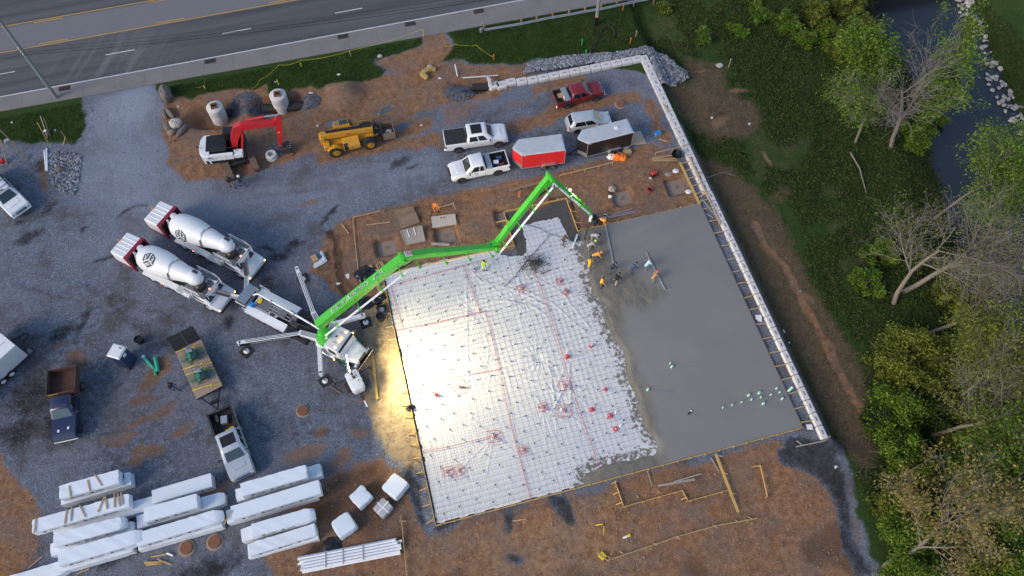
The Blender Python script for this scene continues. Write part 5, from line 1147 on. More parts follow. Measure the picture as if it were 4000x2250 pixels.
ob('hazard_stripe', hz, M['tape_red'], pump)
d1 = (JP[1] - JP[0]).normalized(); up1 = bn.cross(d1); up1 = up1 if up1.z > 0 else -up1
Rl = I.to_3x3()
for txt, f, sz in (('PUMPING', .27, .42), ('CONCRETE', .5, .42), ('WCP', .74, .46)):
    hgt = .36 + .0 - .06 * f; o3 = JP[0].lerp(JP[1], f) + up1 * (.362 - .09 * max(0, f - .5)); lettering('boom_lettering', txt, sz, frame(I @ o3, Rl @ -d1, Rl @ bn), M['textwhite'], s1, .02)
    lettering('boom_lettering', txt, sz * .84, frame(I @ (o3 + up1 * .006), Rl @ -d1, Rl @ bn), M['black'], s1, .02)
# delivery line along the boom
offs = (1.15, 1.0, .8, .42); pl = []
for k in range(4):
    a, b = JP[k], JP[k + 1]; pl += [a.lerp(b, .03 if k else .0) + bn * offs[k] - Z3 * .15, a.lerp(b, .97) + bn * offs[k] - Z3 * .15]
ob('boom_pipe', MB().tube([I @ p for p in [tw + Z3 * 2.5, tw + Z3 * 3.0 + bn * .5, JP[0] + bn * 1.0 - Z3 * .9] + pl + [JP[4] + bn * .3 - Z3 * .35, JP[4] + bn * .1 - Z3 * .9]], .085, 10), M['pvc'], pump, True)
for k in range(4):
    for f in ((.15, .42, .7, .93) if k == 0 else (.12, .4, .65, .9)):
        br = MB(); p = JP[k].lerp(JP[k + 1], f); br.bar(I @ (p - Z3 * .1), I @ (p + bn * offs[k] - Z3 * .15), .07, .07); q = p + bn * offs[k] - Z3 * .15; dd = (JP[k + 1] - JP[k]).normalized() * .1; br.tube([I @ (q - dd), I @ (q + dd)], .125, 10); ob('pipe_bracket', br, M['green'], pump)

cl4 = MB()
for f in (.35, .55, .7, .82, .92): cl4.box(I @ (JP[3].lerp(JP[4], f) + Z3 * .22 - bn * .05), (.22, .16, .12), .03)
ob('tip_valves', cl4, M['green'], pump)
he = g(2283, 936, .35); ht = JP[4] + bn * .1 - Z3 * .9
ob('end_hose', MB().tube([I @ p for p in (ht, ht.lerp(he, .3) + Z3 * .25, ht.lerp(he, .65) + Z3 * .15, he)], .085, 10), M['rubber'], pump, True)
ob('tip_elbow', MB().tube([I @ (ht + Z3 * .3), I @ ht, I @ (ht - Z3 * .35)], .13, 10), M['pvc'], pump, True)
wl_ = JP[3].lerp(JP[4], .5) + Z3 * .25 - bn * .3
ob('work_lamp', MB().lathe([(.05, 0), (.1, .12), (.1, .14)], 10, M=Matrix.Translation(I @ wl_)), mat('lit_work_lamp', (.9, .9, .85), .3, emit=(1, 1, .85), estr=12), pump)
ld = bpy.data.lights.new('work_lamp_light', 'POINT'); ld.energy = 70; ld.color = (1, .97, .8); ld.shadow_soft_size = .12
lo = bpy.data.objects.new('work_lamp_light', ld); COL.objects.link(lo); lo.parent = pump; lo.location = I @ (JP[3].lerp(JP[4], .62) + Z3 * .75 - bn * .1)

# ---- front-discharge mixer trucks
M['maroon'] = mat('maroon_trim', (.24, .01, .03), .4, var=.1, dirt=.1)
def mixer(label, loc, rz, drum_turn, lamp):
    t = thing('mixer_truck', label, 'mixer truck', loc, rz, 'mixer trucks feeding the pump'); 
    ob('chassis', Bx((-.1, 0, .95), (10.6, .95, .3), .02), M['darksteel'], t)
    # rear engine housing
    hsg = ob('engine_housing', MB().loft([oct_ring(-5.7, 1.05, 1.05, 2.35, .18), oct_ring(-5.5, 1.18, 1.0, 2.6, .14), oct_ring(-3.75, 1.18, 1.0, 2.72, .1)]), M['white_truck'], t, True)
    rb = MB()
    for y in (-.6, -.2, .2, .6): rb.loft([[(-5.45, y - .05, 2.6), (-5.45, y + .05, 2.6), (-5.45, y, 2.66)], [(-3.8, y - .05, 2.72), (-3.8, y + .05, 2.72), (-3.8, y, 2.77)]])
    ob('roof_rib', rb, M['white_truck'], hsg)
    fr = MB()
    for s in (-1, 1): fr.bar((-3.45, s * 1.15, .85), (-3.72, s * 1.15, 2.8), .16, .34, up=(1, 0, 0)); 
    fr.bar((-3.72, -1.22, 2.74), (-3.72, 1.22, 2.74), .34, .16); ob('trim_frame', fr, M['maroon'], hsg)
    for s in (-1, 1): ob('skirt', MB().bar((-5.6, s * 1.2, 1.02), (-3.6, s * 1.2, .95), .03, .2), M['maroon'], hsg)
    ob('dark_opening', Bx((-3.62, 0, 1.8), (.06, 2.1, 1.6), 0), M['black'], hsg)  # black plate paints the shade inside the housing's open front end
    for s in (-1, 1):
        lettering('housing_lettering', 'BBB', .34, frame((-4.65, s * 1.185, 2.0), (-s * -1.0, 0, 0) if s < 0 else (-1, 0, 0), (0, 0, 1)), M['ink'], hsg, .012)
        ob('tail_lamp', Bx((-5.68, s * .95, 1.15), (.08, .16, .12), .03), M['redlamp' if s < 0 and lamp else 'redlens'], t)
    ob('beacon', MB().lathe([(.09, 0), (.09, .12), (.04, .17)], 10, M=Matrix.Translation((-5.55, .1, 2.62))), M['orange'], t)
    for y in (-.75, .75): ob('tail_bracket', Bx((-5.72, y, 2.3), (.1, .16, .14), .02), M['blackmat'], t)
    ob('air_cleaner', MB().tube([(-3.3, .35, 1.3), (-3.1, .25, 2.85)], .26, 14).lathe([(.2, 0), (.3, .03), (.3, .16), (.2, .22)], 14, M=Matrix.Translation((-3.1, .25, 2.85))), M['white_dull'], t, True)
    ob('exhaust_stack', MB().tube([(-3.25, -.55, 1.2), (-3.2, -.5, 2.2), (-3.3, -.35, 2.75), (-3.45, -.3, 2.85)], [.2, .2, .1, .1], 12), M['alu'], t, True)
    # drum
    ax = Vector((6.3, 0, .95)).normalized(); base = Vector((-3.05, 0, 2.12)); zax = ax; xax = Vector((0, 1, 0)); yax = zax.cross(xax)
    DM = Matrix((xax, yax, zax)).transposed().to_4x4(); DM.translation = base
    prof = [(.25, -.02), (.5, 0), (.86, .12), (1.06, .42), (1.17, .85), (1.21, 1.4), (1.21, 2.2), (1.14, 2.9), (1.0, 3.6), (.92, 4.02), (.90, 4.1), (.84, 4.5), (.68, 5.5), (.6, 6.0), (.52, 6.02)]
    dm = MB().lathe(prof, 36).mesh('drum', M['white_truck'], True, 60)
    dr = link('drum', dm, t); dr.matrix_local = DM @ Matrix.Rotation(drum_turn, 4, 'Z')
    ob('drum_ring', MB().lathe([(.9, 3.96), (.99, 3.98), (.99, 4.12), (.9, 4.14)], 36, caps=False), M['chrome'], dr, True)
    def rad(z): return float(np.interp(z, [p[1] for p in prof], [p[0] for p in prof]))
    def onto(u, v, e): r_ = rad(u) + e; a = v / 1.18; return (r_ * math.cos(a), r_ * math.sin(a), u)
    k = 1.0
    for (o2, e1, e2) in (((0, 0), (.0, 1.0), (-.87, .5)), ((0, 0), (0, 1.0), (.87, .5)), ((0, 0), (-.87, -.5), (.87, -.5))):
        # three rhombic faces of the lettered cube, a gap between them
        mb = MB(); nn = 5; q = [[None] * (nn + 1) for _ in range(nn + 1)]; vs_ = []; fs_ = []
        if e1[0] == 0: A, B_ = Vector(e2), Vector((0, 1.0)); org = Vector((0, -.5)) + Vector((e2[0], .5)) * .05
        else: A, B_ = Vector((.87, .5)), Vector((-.87, .5)); org = Vector((0, .55))
        if e1[0] == 0: A = Vector((e2[0], .5)); 
        for i in range(nn + 1):
            for j in range(nn + 1):
                p = org + A * (.06 + .9 * i / nn) + B_ * (.06 + .9 * j / nn); vs_.append(onto(1.95 + p.x * k * .72, p.y * k * .72, .012))
        for i in range(nn):
            for j in range(nn): fs_.append((i * (nn + 1) + j, (i + 1) * (nn + 1) + j, (i + 1) * (nn + 1) + j + 1, i * (nn + 1) + j + 1))
        mb.add(vs_, fs_); ob('logo_face', mb, M['ink'], dr)
        lv, lf_ = text_mesh('B', 1.05); lb = MB()
        lb.add([onto(*(1.95 + (org + A * (.5 + p.x * .85) + B_ * (.5 + p.y * .95)).x * k * .72, (org + A * (.5 + p.x * .85) + B_ * (.5 + p.y * .95)).y * k * .72), .022) for p in lv], lf_); ob('logo_letter', lb, M['textwhite'], dr)
    tip = base + ax * 6.0
    # collecting hood and front works
    hd = MB(); H_ = Matrix.Translation(tip) @ Matrix.Rotation(R(78), 4, 'Y'); hd.lathe([(.66, -.1), (.7, .1), (.66, .4), (.5, .75), (.25, .95), (.02, 1.0)], 20, M=H_)
    ob('discharge_hood', hd, M['white_truck'], t, True)
    ob('hood_mouth', MB().lathe([(.52, 0), (.56, .3), (.4, .6), (.1, .68)], 16, M=Matrix.Translation(tip + Vector((.45, -.25, -.5))) @ Matrix.Rotation(R(115), 4, 'Y')), M['black'], t, True)
    ob('hood_valves', MB().box(tip + Vector((.25, .3, .65)), (.5, .3, .16), .04).tube([tip + Vector((.1, .2, .6)), tip + Vector((.9, .5, .3)), tip + Vector((1.2, .4, -.6))], .03, 6), M['darksteel'], t)
    ob('collector_chute', MB().loft([[(3.6, -.75, 2.3), (4.6, -.75, 2.5), (4.6, .75, 2.5), (3.6, .75, 2.3)], [(4.4, -.3, 1.75), (4.9, -.3, 1.75), (4.9, .3, 1.75), (4.4, .3, 1.75)]], False), M['white_dull'], t)
    rl = MB()
    for s in (-1, 1):
        rl.tube([(2.4, s * 1.1, 2.2), (2.4, s * 1.1, 2.9), (4.2, s * 1.1, 2.9), (4.2, s * 1.1, 2.2)], .028, 6); rl.tube([(2.4, s * 1.1, 2.55), (4.2, s * 1.1, 2.55)], .022, 6); rl.tube([(3.3, s * 1.1, 2.2), (3.3, s * 1.1, 2.9)], .022, 6)
    rl.tube([(5.0, -.9, 2.3), (5.0, -.9, 3.05), (5.0, .9, 3.05), (5.0, .9, 2.3)], .03, 6); rl.tube([(5.0, -.9, 2.7), (5.0, .9, 2.7)], .022, 6); rl.tube([(4.2, 1.1, 2.9), (5.0, .9, 3.05)], .025, 6)
    ob('platform_rail', rl, M['plastic_w'], t); ob('platform', MB().box((3.4, 0, 2.2), (2.3, 2.25, .05), 0), M['steel'], t)
    # low cab slung in front
    cb = ob('cab', MB().loft([oct_ring(2.9, 1.1, .75, 2.1, .1), oct_ring(4.4, 1.15, .7, 2.1, .14), oct_ring(4.9, 1.1, .7, 1.65, .12)]), M['white_truck'], t, True)
    ob('windscreen', MB().slab([(4.88, -.95, 1.66), (4.88, .95, 1.66), (4.46, .92, 2.03), (4.46, -.92, 2.03)], .03), M['glass'], cb)
    for s in (-1, 1): ob('side_window', MB().slab([(3.1, s * 1.13, 1.4), (4.3, s * 1.15, 1.4), (4.25, s * 1.12, 1.95), (3.1, s * 1.1, 1.95)], .015 * s), M['glass'], cb)
    ob('nose', MB().loft([oct_ring(4.7, 1.22, .75, 1.5, .1), oct_ring(5.55, 1.2, .75, 1.32, .14), oct_ring(5.75, 1.1, .8, 1.15, .1)]), M['white_truck'], t, True)
    ob('front_bumper', Bx((5.78, 0, .72), (.16, 2.4, .24), .05), M['darksteel'], t); ob('front_stripe', Bx((5.72, .35, 1.1), (.05, 1.0, .14), .02), M['maroon'], t)
    for s in (-1, 1):
        ob('front_lamp', Bx((5.72, s * 1.05, 1.05), (.1, .14, .12), .03), M['amber'], t)
        ob('fender', MB().loft([[(-2.6, s * .75, 1.22), (-2.6, s * 1.27, 1.15), (-2.6, s * 1.27, 1.22), (-2.6, s * .75, 1.3)], [(1.2, s * .75, 1.3), (1.2, s * 1.27, 1.22), (1.2, s * 1.27, 1.3), (1.2, s * .75, 1.38)], [(1.75, s * .75, .9), (1.75, s * 1.27, .85), (1.8, s * 1.27, .93), (1.8, s * .75, 1.0)]]), M['white_truck'], t)
        ob('side_lamp', Bx((-.4, s * 1.28, 1.2), (.1, .04, .06), .01), M['redlamp'], t)
        for x in (-1.95, -.55, .85): wheel(t, x, s * 1.0, .52, .32, 'plastic_w', 'plain')
        wheel(t, 4.35, s * 1.02, .52, .32, 'plastic_w', 'plain')
        ob('water_tank', MB().tube([(2.05, s * 1.0, 1.35), (2.1, s * 1.0, 1.35), (2.8, s * 1.0, 1.35), (2.85, s * 1.0, 1.35)], [.28, .36, .36, .28], 18), M['white_dull'], t, True)
        ob('hand_ladder', MB().bar((2.0, s * 1.25, .7), (2.3, s * 1.25, 2.2), .05, .04).bar((2.35, s * 1.25, .7), (2.65, s * 1.25, 2.2), .05, .04), M['plastic_w'], t)
    ob('work_light', Bx((4.9, -.3, 3.1), (.12, .14, .1), .03), M['redlamp'], t)
    return t
MH = R(-42)
def mix_place(px_side_rear, px_side_front):
    a, b = g(*px_side_rear, 1.2), g(*px_side_front, 1.2); c = (a + b) / 2; return c
c1 = (g(469, 1020, 1.1) + g(840, 1205, 1.1)) / 2; n = Vector((-math.sin(MH), math.cos(MH), 0))
mx1 = mixer('white mixer truck with red tail lamp glowing and chute reaching straight into the pump hopper', (c1.x + n.x * 1.1, c1.y + n.y * 1.1, 0), MH, R(97), True)
c2 = (g(590, 893, 1.1) + g(968, 1080, 1.1)) / 2; MH2 = R(-43)
mx2 = mixer('white mixer truck with black cube logo outward and chute swung sideways', (c2.x + n.x * 1.1, c2.y + n.y * 1.1, 0), MH2, R(140), False)
def halfpipe(a, b, r, T):
    a, b = Vector(a), Vector(b); d = (b - a).normalized(); s = d.cross(Vector((0, 0, 1))).normalized(); u = s.cross(d); rg = []
    for p in (a, b): rg.append([T @ (p + s * r * math.cos(q) + u * r * math.sin(q)) for q in np.linspace(math.pi, 2 * math.pi, 9)] + [T @ (p + s * (r - .03) * math.cos(q) + u * (r - .03) * math.sin(q)) for q in np.linspace(2 * math.pi, math.pi, 9)])
    return MB().loft(rg)
hopw = pump.matrix_basis if False else (Matrix.Translation(pump.location) @ Matrix.Rotation(PH, 4, 'Z')) @ Vector((-5.95, 0, 1.75))
for t_, ends, off in ((mx1, ((5.0, 0, 2.0),), Vector((-.25, -.35, .1))), (mx2, ((5.0, 0, 2.0),), Vector((.1, .4, .1)))):
    I2 = inv(t_); a = Vector(ends[0]); b = I2 @ (hopw + off); m_ = a.lerp(b, .5)
    ob('chute', halfpipe(a + Vector((-.3, 0, .15)), m_, .24, Matrix.Identity(4)), M['steel'], t_); ob('chute_extension', halfpipe(m_ - Vector((0, 0, .05)), b, .2, Matrix.Identity(4)), M['white_dull'], t_)

# ---- excavator
exh = R(-6.5); ew = Vector((-11.75, 39.75, 0)); ex = thing('excavator', 'white and black excavator with red boom standing on dirt', 'excavator', (ew.x, ew.y, 0), exh); I = inv(ex)
th_ = R(-78) - exh; TR = Matrix.Translation(I @ Vector((-11.35, 39.1, 0))) @ Matrix.Rotation(th_, 4, 'Z')
for s in (-1, 1):
    mb = MB(); y = s * 1.25; hw = .3; n_ = 20
    loop = [(-1.75 + .42 * math.cos(a), .45 + .42 * math.sin(a)) for a in np.linspace(math.pi / 2, 3 * math.pi / 2, 9)] + [(1.75 + .42 * math.cos(a), .45 + .42 * math.sin(a)) for a in np.linspace(-math.pi / 2, math.pi / 2, 9)]
    mb.loft([[(x, y - hw, z) for x, z in loop], [(x, y + hw, z) for x, z in loop]], True, M=TR); tk = ob('track', mb, mat('muddy_track', (.15, .105, .075), .9, var=.3, scale=4, bump=.5) if s < 0 else bpy.data.materials['muddy_track'], ex)
    for i in range(17): ob('track_shoe', MB().box((-1.75 + i * .22, y, .885), (.17, .64, .05), .01, M=TR), bpy.data.materials['muddy_track'], tk)
ob('undercarriage', MB().box((0, 0, .55), (1.6, 2.2, .4), .05, M=TR), M['darksteel'], ex); ob('slew_ring', MB().lathe([(.7, .75), (.7, 1.0)], 18), M['darksteel'], ex)
hx0 = -2.55
ob('house', MB().prism([(-2.2, -1.35), (1.35, -1.35), (1.35, 1.35), (-2.2, 1.35)], 1.0, 1.45), M['black'], ex)
cwt = MB(); rr = [(-1.75, -1.36), (-2.35, -1.32), (-2.65, -.8), (-2.75, 0), (-2.65, .8), (-2.35, 1.32), (-1.75, 1.36)]
cwt.loft([[(x, y, 1.0) for x, y in rr], [(x, y, 2.0) for x, y in rr], [(x * .96 - .04, y * .94, 2.12) for x, y in rr]]); ob('counterweight', cwt, M['white'], ex)
ob('engine_hood', MB().box((-1.1, .2, 1.85), (2.0, 2.0, .62), .08), M['black'], ex)
lv = MB()
for i in range(6): lv.box((-1.9 + i * .3, .3, 2.17), (.06, 1.4, .03), 0)
ob('hood_louvre', lv, M['blackmat'], ex)
ob('side_panel', MB().box((-.75, -1.22, 1.72), (2.5, .3, .72), .03), M['white'], ex)
for x in (-1.15, -.2): ob('panel_seam', Bx((x, -1.375, 1.75), (.015, .01, .62), 0), M['black'], ex)
ob('vent', Bx((-1.65, -1.375, 1.88), (.5, .02, .14), 0), M['steel'], ex); lettering('side_lettering', 'LINK-BELT', .15, frame((-1.62, -1.378, 1.66), (1, 0, 0), (0, 0, 1)), M['ink'], ex, .006)
ob('tool_box', MB().box((.95, -1.0, 1.62), (.85, .7, .6), .05), M['white'], ex); ob('step_box', Bx((1.3, -1.0, 1.4), (.5, .7, .35), .03), M['black'], ex)
cbx = ob('cab', MB().loft([[(-.3, .45, 1.4), (1.45, .45, 1.4), (1.45, 1.38, 1.4), (-.3, 1.38, 1.4)], [(-.25, .48, 2.95), (1.05, .48, 2.95), (1.05, 1.33, 2.95), (-.25, 1.33, 2.95)]]), M['black'], ex)
ob('cab_window', MB().slab([(1.47, .55, 1.7), (1.47, 1.28, 1.7), (1.12, 1.25, 2.85), (1.12, .56, 2.85)], .02), M['glass'], cbx); ob('cab_window', MB().slab([(0, .445, 1.95), (1.2, .445, 1.95), (1.0, .465, 2.8), (0, .465, 2.8)], -.02), M['glass'], cbx)
ob('guard_rail', MB().tube([(-.9, 1.3, 2.1), (-.9, 1.3, 2.75), (-.2, 1.3, 2.75)], .03, 6).tube([(-1.0, -.9, 2.15), (-1.0, -.9, 2.6), (.5, -.9, 2.5), (.9, -.9, 1.9)], .03, 6), M['black'], ex)
ob('mirror', MB().tube([(-2.4, -.3, 2.1), (-2.75, -.3, 2.35)], .02, 6).box((-2.78, -.3, 2.4), (.08, .22, .16), .03), M['blackmat'], ex)
bp_ = [planept(q[0], q[1], (ew.x, ew.y), exh) for q in ((905, 552), (915, 505), (945, 492), (1075, 478))]; bp_ = [I @ p for p in bp_]
def arm_loft(pts, w, hs):
    rings = []
    for i, p in enumerate(pts):
        d = (pts[min(i + 1, len(pts) - 1)] - pts[max(i - 1, 0)]).normalized(); u = Vector((-d.z, 0, d.x))
        rings.append([p + Vector((0, sy * w / 2, 0)) + u * (hs[i] / 2) * sz for sy, sz in ((-1, -1), (1, -1), (1, 1), (-1, 1))])
    return MB().loft(rings)
b0 = Vector((.55, 0, 1.7)); b1 = Vector((bp_[1].x, 0, bp_[1].z)); b2 = Vector((bp_[2].x, 0, bp_[2].z)); b3 = Vector((bp_[3].x, 0, bp_[3].z))
ob('boom', arm_loft([b0, b0.lerp(b1, .5), b1.lerp(b2, .4), b2, b2.lerp(b3, .5), b3], .5, (.5, .72, .85, .78, .62, .4)), M['excred'], ex)
sp_ = [I @ planept(q[0], q[1], (ew.x, ew.y), exh) for q in ((1092, 462), (1093, 520), (1095, 562))]
sk_ = [Vector((p.x, 0, p.z)) for p in sp_]; sk_[2].z = max(1.0, sk_[2].z)
ob('stick', arm_loft([sk_[0] + Vector((0, 0, .3)), b3.lerp(sk_[0], .6), sk_[1], sk_[2]], .42, (.35, .75, .55, .3)), M['excred'], ex)
ob('stick_cylinder', MB().tube([b2 + Vector((.6, 0, .72)), b2.lerp(sk_[0], .65) + Vector((0, 0, .62))], .13, 12), M['excred'], ex, True); ob('cylinder_rod', MB().tube([b2.lerp(sk_[0], .62) + Vector((0, 0, .62)), sk_[0] + Vector((0, 0, .45))], .07, 10), M['chrome'], ex, True)
for s in (-.42, .42): ob('boom_cylinder', MB().tube([(1.15, s, 1.15), b1.lerp(b2, .5) + Vector((.25, s, -.5))], [.13, .1], 10), M['excred'], ex, True)
ob('coupler', MB().box(sk_[2] + Vector((.1, 0, -.25)), (.5, .5, .4), .08), M['darksteel'], ex)
bk = MB(); q = sk_[2]; pr = [(-.2, -.4), (.75, -.25), (.95, -.75), (.6, -1.0), (.1, -.95)]
bk.loft([[(q.x + x, -.5, max(.08, q.z + z)) for x, z in pr], [(q.x + x, .5, max(.08, q.z + z)) for x, z in pr]]); ob('bucket', bk, M['darksteel'], ex)
for y in (-.4, -.13, .13, .4): ob('bucket_tooth', MB().bar((q.x + .75, y, max(.2, q.z - .3)), (q.x + 1.0, y, max(.3, q.z - .2)), .08, .06), M['steel'], ex)
ob('decal', Bx((sk_[1].x, -.215, sk_[1].z + .35), (.2, .01, .14), 0), M['yellow'], ex)

# ---- telehandler
a, b = g(1312, 594.5, .62), g(1445, 564, .62); h = ang(a, b); n = Vector((-math.sin(h), math.cos(h), 0)); c = (a + b) / 2 + n * 1.02
te = thing('telehandler', 'yellow telehandler carrying a wooden crate on its forks', 'telehandler', (c.x, c.y, 0), h)
for x in (-1.7, 1.7):
    for s in (-1, 1): wheel(te, x, s * 1.0, .64, .46, 'cat', 'lug')
ob('chassis', MB().box((0, 0, .95), (4.6, .95, .5), .05).box((-2.35, 0, 1.25), (.6, 1.9, .7), .08), M['cat'], te)
ob('engine_pod', MB().loft([[(-.85, -1.22, .75), (.78, -1.22, .75), (.78, -.35, .75), (-.85, -.35, .75)], [(-.85, -1.22, 1.2), (.78, -1.22, 1.2), (.78, -.35, 1.5), (-.85, -.35, 1.5)], [(-.8, -1.0, 1.55), (.75, -1.0, 1.55), (.75, -.4, 1.7), (-.8, -.4, 1.7)]]), M['cat'], te)
ob('pod_vent', MB().slab([(-.78, -1.225, .82), (-.4, -1.225, .82), (-.4, -1.225, 1.2), (-.78, -1.225, 1.2)], .02).slab([(-.78, -1.22, 1.21), (-.4, -1.22, 1.21), (-.4, -1.02, 1.56), (-.78, -1.02, 1.56)], .02), M['black'], te)
lettering('pod_lettering', 'CAT', .2, frame((.3, -1.226, 1.0), (1, 0, 0), (0, 0, 1)), M['textwhite'], te, .012); ob('logo_mark', Bx((.02, -1.228, 1.0), (.06, .015, .16), 0), M['black'], te)
for s in (-1, 1):
    for x in (-1.7, 1.7): ob('mudguard', MB().loft([[(x + .78 * math.cos(q), s * .74, .64 + .78 * math.sin(q)), (x + .78 * math.cos(q), s * 1.2, .64 + .78 * math.sin(q)), (x + .83 * math.cos(q), s * 1.2, .64 + .83 * math.sin(q)), (x + .83 * math.cos(q), s * .74, .64 + .83 * math.sin(q))] for q in np.linspace(.4, 2.6, 7)]), M['cat'] if x < 0 else M['blackmat'], te)
bz0, bz1 = Vector((-2.75, .05, 2.15)), Vector((2.35, .05, 1.62))
bo_ = ob('lift_boom', MB().bar(bz0, bz1, .55, .62, b=.05), M['cat'], te); d_ = (bz1 - bz0).normalized()
ob('boom_cover', MB().bar(bz0 + d_ * .6 + Vector((0, .1, .33)), bz1 - d_ * .1 + Vector((0, .1, .33)), .3, .08), M['black'], te)
T_ = frame(bz0.lerp(bz1, .78) + Vector((0, -.28, .02)), d_, (0, 0, 1)); lettering('boom_lettering', 'TL1055', .24, T_, M['textwhite'], bo_, .012)
T_ = frame(bz0.lerp(bz1, .52) + Vector((0, -.285, .02)), d_, (0, 0, 1)); ob('boom_decal', MB().box((0, 0, 0), (.42, .14, .012), 0, M=T_), M['tape_red'], bo_)
ob('boom_bracket', MB().box((-2.6, .05, 1.7), (.5, .8, 1.0), .08), M['cat'], te)
cb = ob('cab', MB().loft([[(-1.35, .4, 1.0), (.6, .4, 1.0), (.6, 1.22, 1.0), (-1.35, 1.22, 1.0)], [(-1.35, .42, 1.9), (.5, .42, 1.9), (.5, 1.2, 1.9), (-1.35, 1.2, 1.9)], [(-1.3, .5, 2.5), (.2, .5, 2.5), (.2, 1.15, 2.5), (-1.3, 1.15, 2.5)]]), M['cat'], te)
ob('roof_window', MB().box((-.28, .82, 2.51), (.85, .56, .03), .01), M['glass_blue'], cb); ob('windscreen', MB().slab([(.52, .47, 1.92), (.52, 1.15, 1.92), (.23, 1.1, 2.45), (.23, .55, 2.45)], .02), M['glass'], cb); ob('roof_grille', Bx((-1.0, .82, 2.51), (.4, .5, .03), .01), M['oldwood'], cb)
ob('mirror', MB().tube([(.4, 1.15, 2.3), (.6, 1.35, 2.45)], .02, 6).box((.6, 1.36, 2.5), (.06, .16, .2), .03), M['blackmat'], te)
ob('boom_head', MB().bar(bz1, bz1 + Vector((.75, 0, -.75)), .5, .5).box((2.75, 0, 1.1), (.4, 1.2, .5), .05), M['black'], te)
cg = MB()
for y in (-.75, -.25, .25, .75): cg.bar((3.0, y, .35), (3.0, y, 1.5), .07, .09)
for z in (.4, .95, 1.45): cg.bar((3.0, -.85, z), (3.0, .85, z), .08, .08)
ob('fork_carriage', cg, M['black'], te); ob('carriage_hose', MB().box((2.6, .35, 1.85), (.25, .25, .5), .06).tube([(2.2, .3, 1.9), (2.6, .4, 2.2), (2.9, .3, 1.5)], .04, 6), M['blackmat'], te)
for y in (-.4, .4): ob('fork', MB().bar((3.0, y, .36), (4.2, y, .34), .13, .06), M['darksteel'], te)
ob('tilt_cylinder', MB().tube([(2.0, -.3, 1.2), (2.75, -.3, .75)], .1, 10), M['cat'], te, True)
TI = Matrix.Translation((c.x, c.y, 0)) @ Matrix.Rotation(h, 4, 'Z')
cw = TI @ Vector((3.72, 0, .38)); cr = thing('wooden_crate', 'open wooden crate of rubbish carried on the telehandler forks', 'crate', cw, h)
for nm, cc, dd in (('panel', (0, -.72, .45), (1.2, .04, .9)), ('panel', (0, .72, .45), (1.2, .04, .9)), ('panel', (.6, 0, .45), (.04, 1.48, .9)), ('panel', (-.6, 0, .45), (.04, 1.48, .9)), ('floor', (0, 0, .03), (1.2, 1.44, .05))): ob(nm, Bx(cc, dd, .005), M['oldwood'], cr)
rb_ = thing('rubbish_bags', 'crumpled white and dark rubbish inside the wooden crate', 'rubbish', cw + Vector((0, 0, .06)), h)
for i in range(7):
    mb = MB(); rr_ = rng.uniform(.2, .3); mb.lathe([(rr_ * .5, 0), (rr_, rr_ * .5), (rr_ * .85, rr_), (rr_ * .2, rr_ * 1.3)], 9, M=Matrix.Translation((rng.uniform(-.3, .3), rng.uniform(-.45, .45), rng.uniform(.1, .3))) @ Matrix.Rotation(rng.uniform(0, 3), 4, 'X') )
    mb.v = [(x, y, max(.02, z)) for x, y, z in mb.v]; ob('bag', mb, M[('plastic_w', 'plastic_w', 'black', 'plastic_w', 'redpaint', 'plastic_w', 'card')[i]], rb_, True)

# ---- portable light tower
lb = g(1388, 1492, .8); lt = thing('light_tower', 'portable light tower with white canopy and lit flood lamps beside the pump truck', 'light tower', (lb.x, lb.y, 0), ang(g(1372, 1455, 1), g(1415, 1545, 1)))
ob('canopy', MB().loft([[(x * k_, y * k_, z) for x, y in ((-.95, -.45), (-.8, -.58), (.6, -.58), (.95, -.38), (.95, .38), (.6, .58), (-.8, .58), (-.95, .45))] for k_, z in ((1, .5), (1, 1.05), (.94, 1.2), (.8, 1.27))]), M['white'], lt, True)
ob('canopy_seam', MB().box((-.1, 0, 1.272), (.02, .9, .01), 0).box((-.72, -.45, 1.0), (.25, .3, .1), .02), M['black'], lt)
for x in (-.3, .2): ob('filler_cap', MB().lathe([(.05, 1.26), (.05, 1.32)], 8, M=Matrix.Translation((x, .3, 0))), M['blackmat'], lt)
for s in (-1, 1):
    wheel(lt, .1, s * .78, .32, .2, 'steel', 'plain'); ob('mudguard', MB().box((.1, s * .78, .7), (.9, .26, .05), .02), M['blackmat'], lt)
ob('chassis', Bx((0, 0, .42), (1.9, .9, .12), .02), M['darksteel'], lt); ob('tongue', MB().bar((.9, 0, .45), (2.5, 0, .42), .1, .1).box((1.3, 0, .55), (.3, .3, .25), .04), M['darksteel'], lt)
ob('tongue_sleeve', MB().bar((1.75, 0, .5), (2.35, 0, .48), .12, .08), M['pvc'], lt)
for x, y, L2 in ((-.75, -1, 1.1), (-.75, 1, 1.1)): ob('stabiliser', MB().bar((x, y * .5, .45), (x - .1, y * (.5 + L2), .4), .06, .06).tube([(x - .1, y * (.5 + L2), .0), (x - .1, y * (.5 + L2), .75)], .035, 6), M['darksteel'], lt)
ob('mast', MB().bar((-.55, 0, 1.2), (-.55, 0, 3.3), .14, .14).bar((-.3, 0, 1.3), (-.55, 0, 2.0), .06, .06).lathe([(.12, 1.28), (.12, 1.45)], 10, M=Matrix.Translation((-.2, .05, 0))), M['darksteel'], lt)
LI = inv(lt); aim = LI.to_3x3() @ Vector((1, .02, -.18)).normalized()
ob('lamp_bar', MB().bar(Vector((-.55, 0, 3.35)) - aim.cross(Vector((0, 0, 1))).normalized() * .75, Vector((-.55, 0, 3.35)) + aim.cross(Vector((0, 0, 1))).normalized() * .75, .07, .07), M['darksteel'], lt)
M['flood'] = mat('lit_flood_lamp', (.9, .85, .7), .3, emit=(1, .86, .5), estr=40)
side = aim.cross(Vector((0, 0, 1))).normalized()
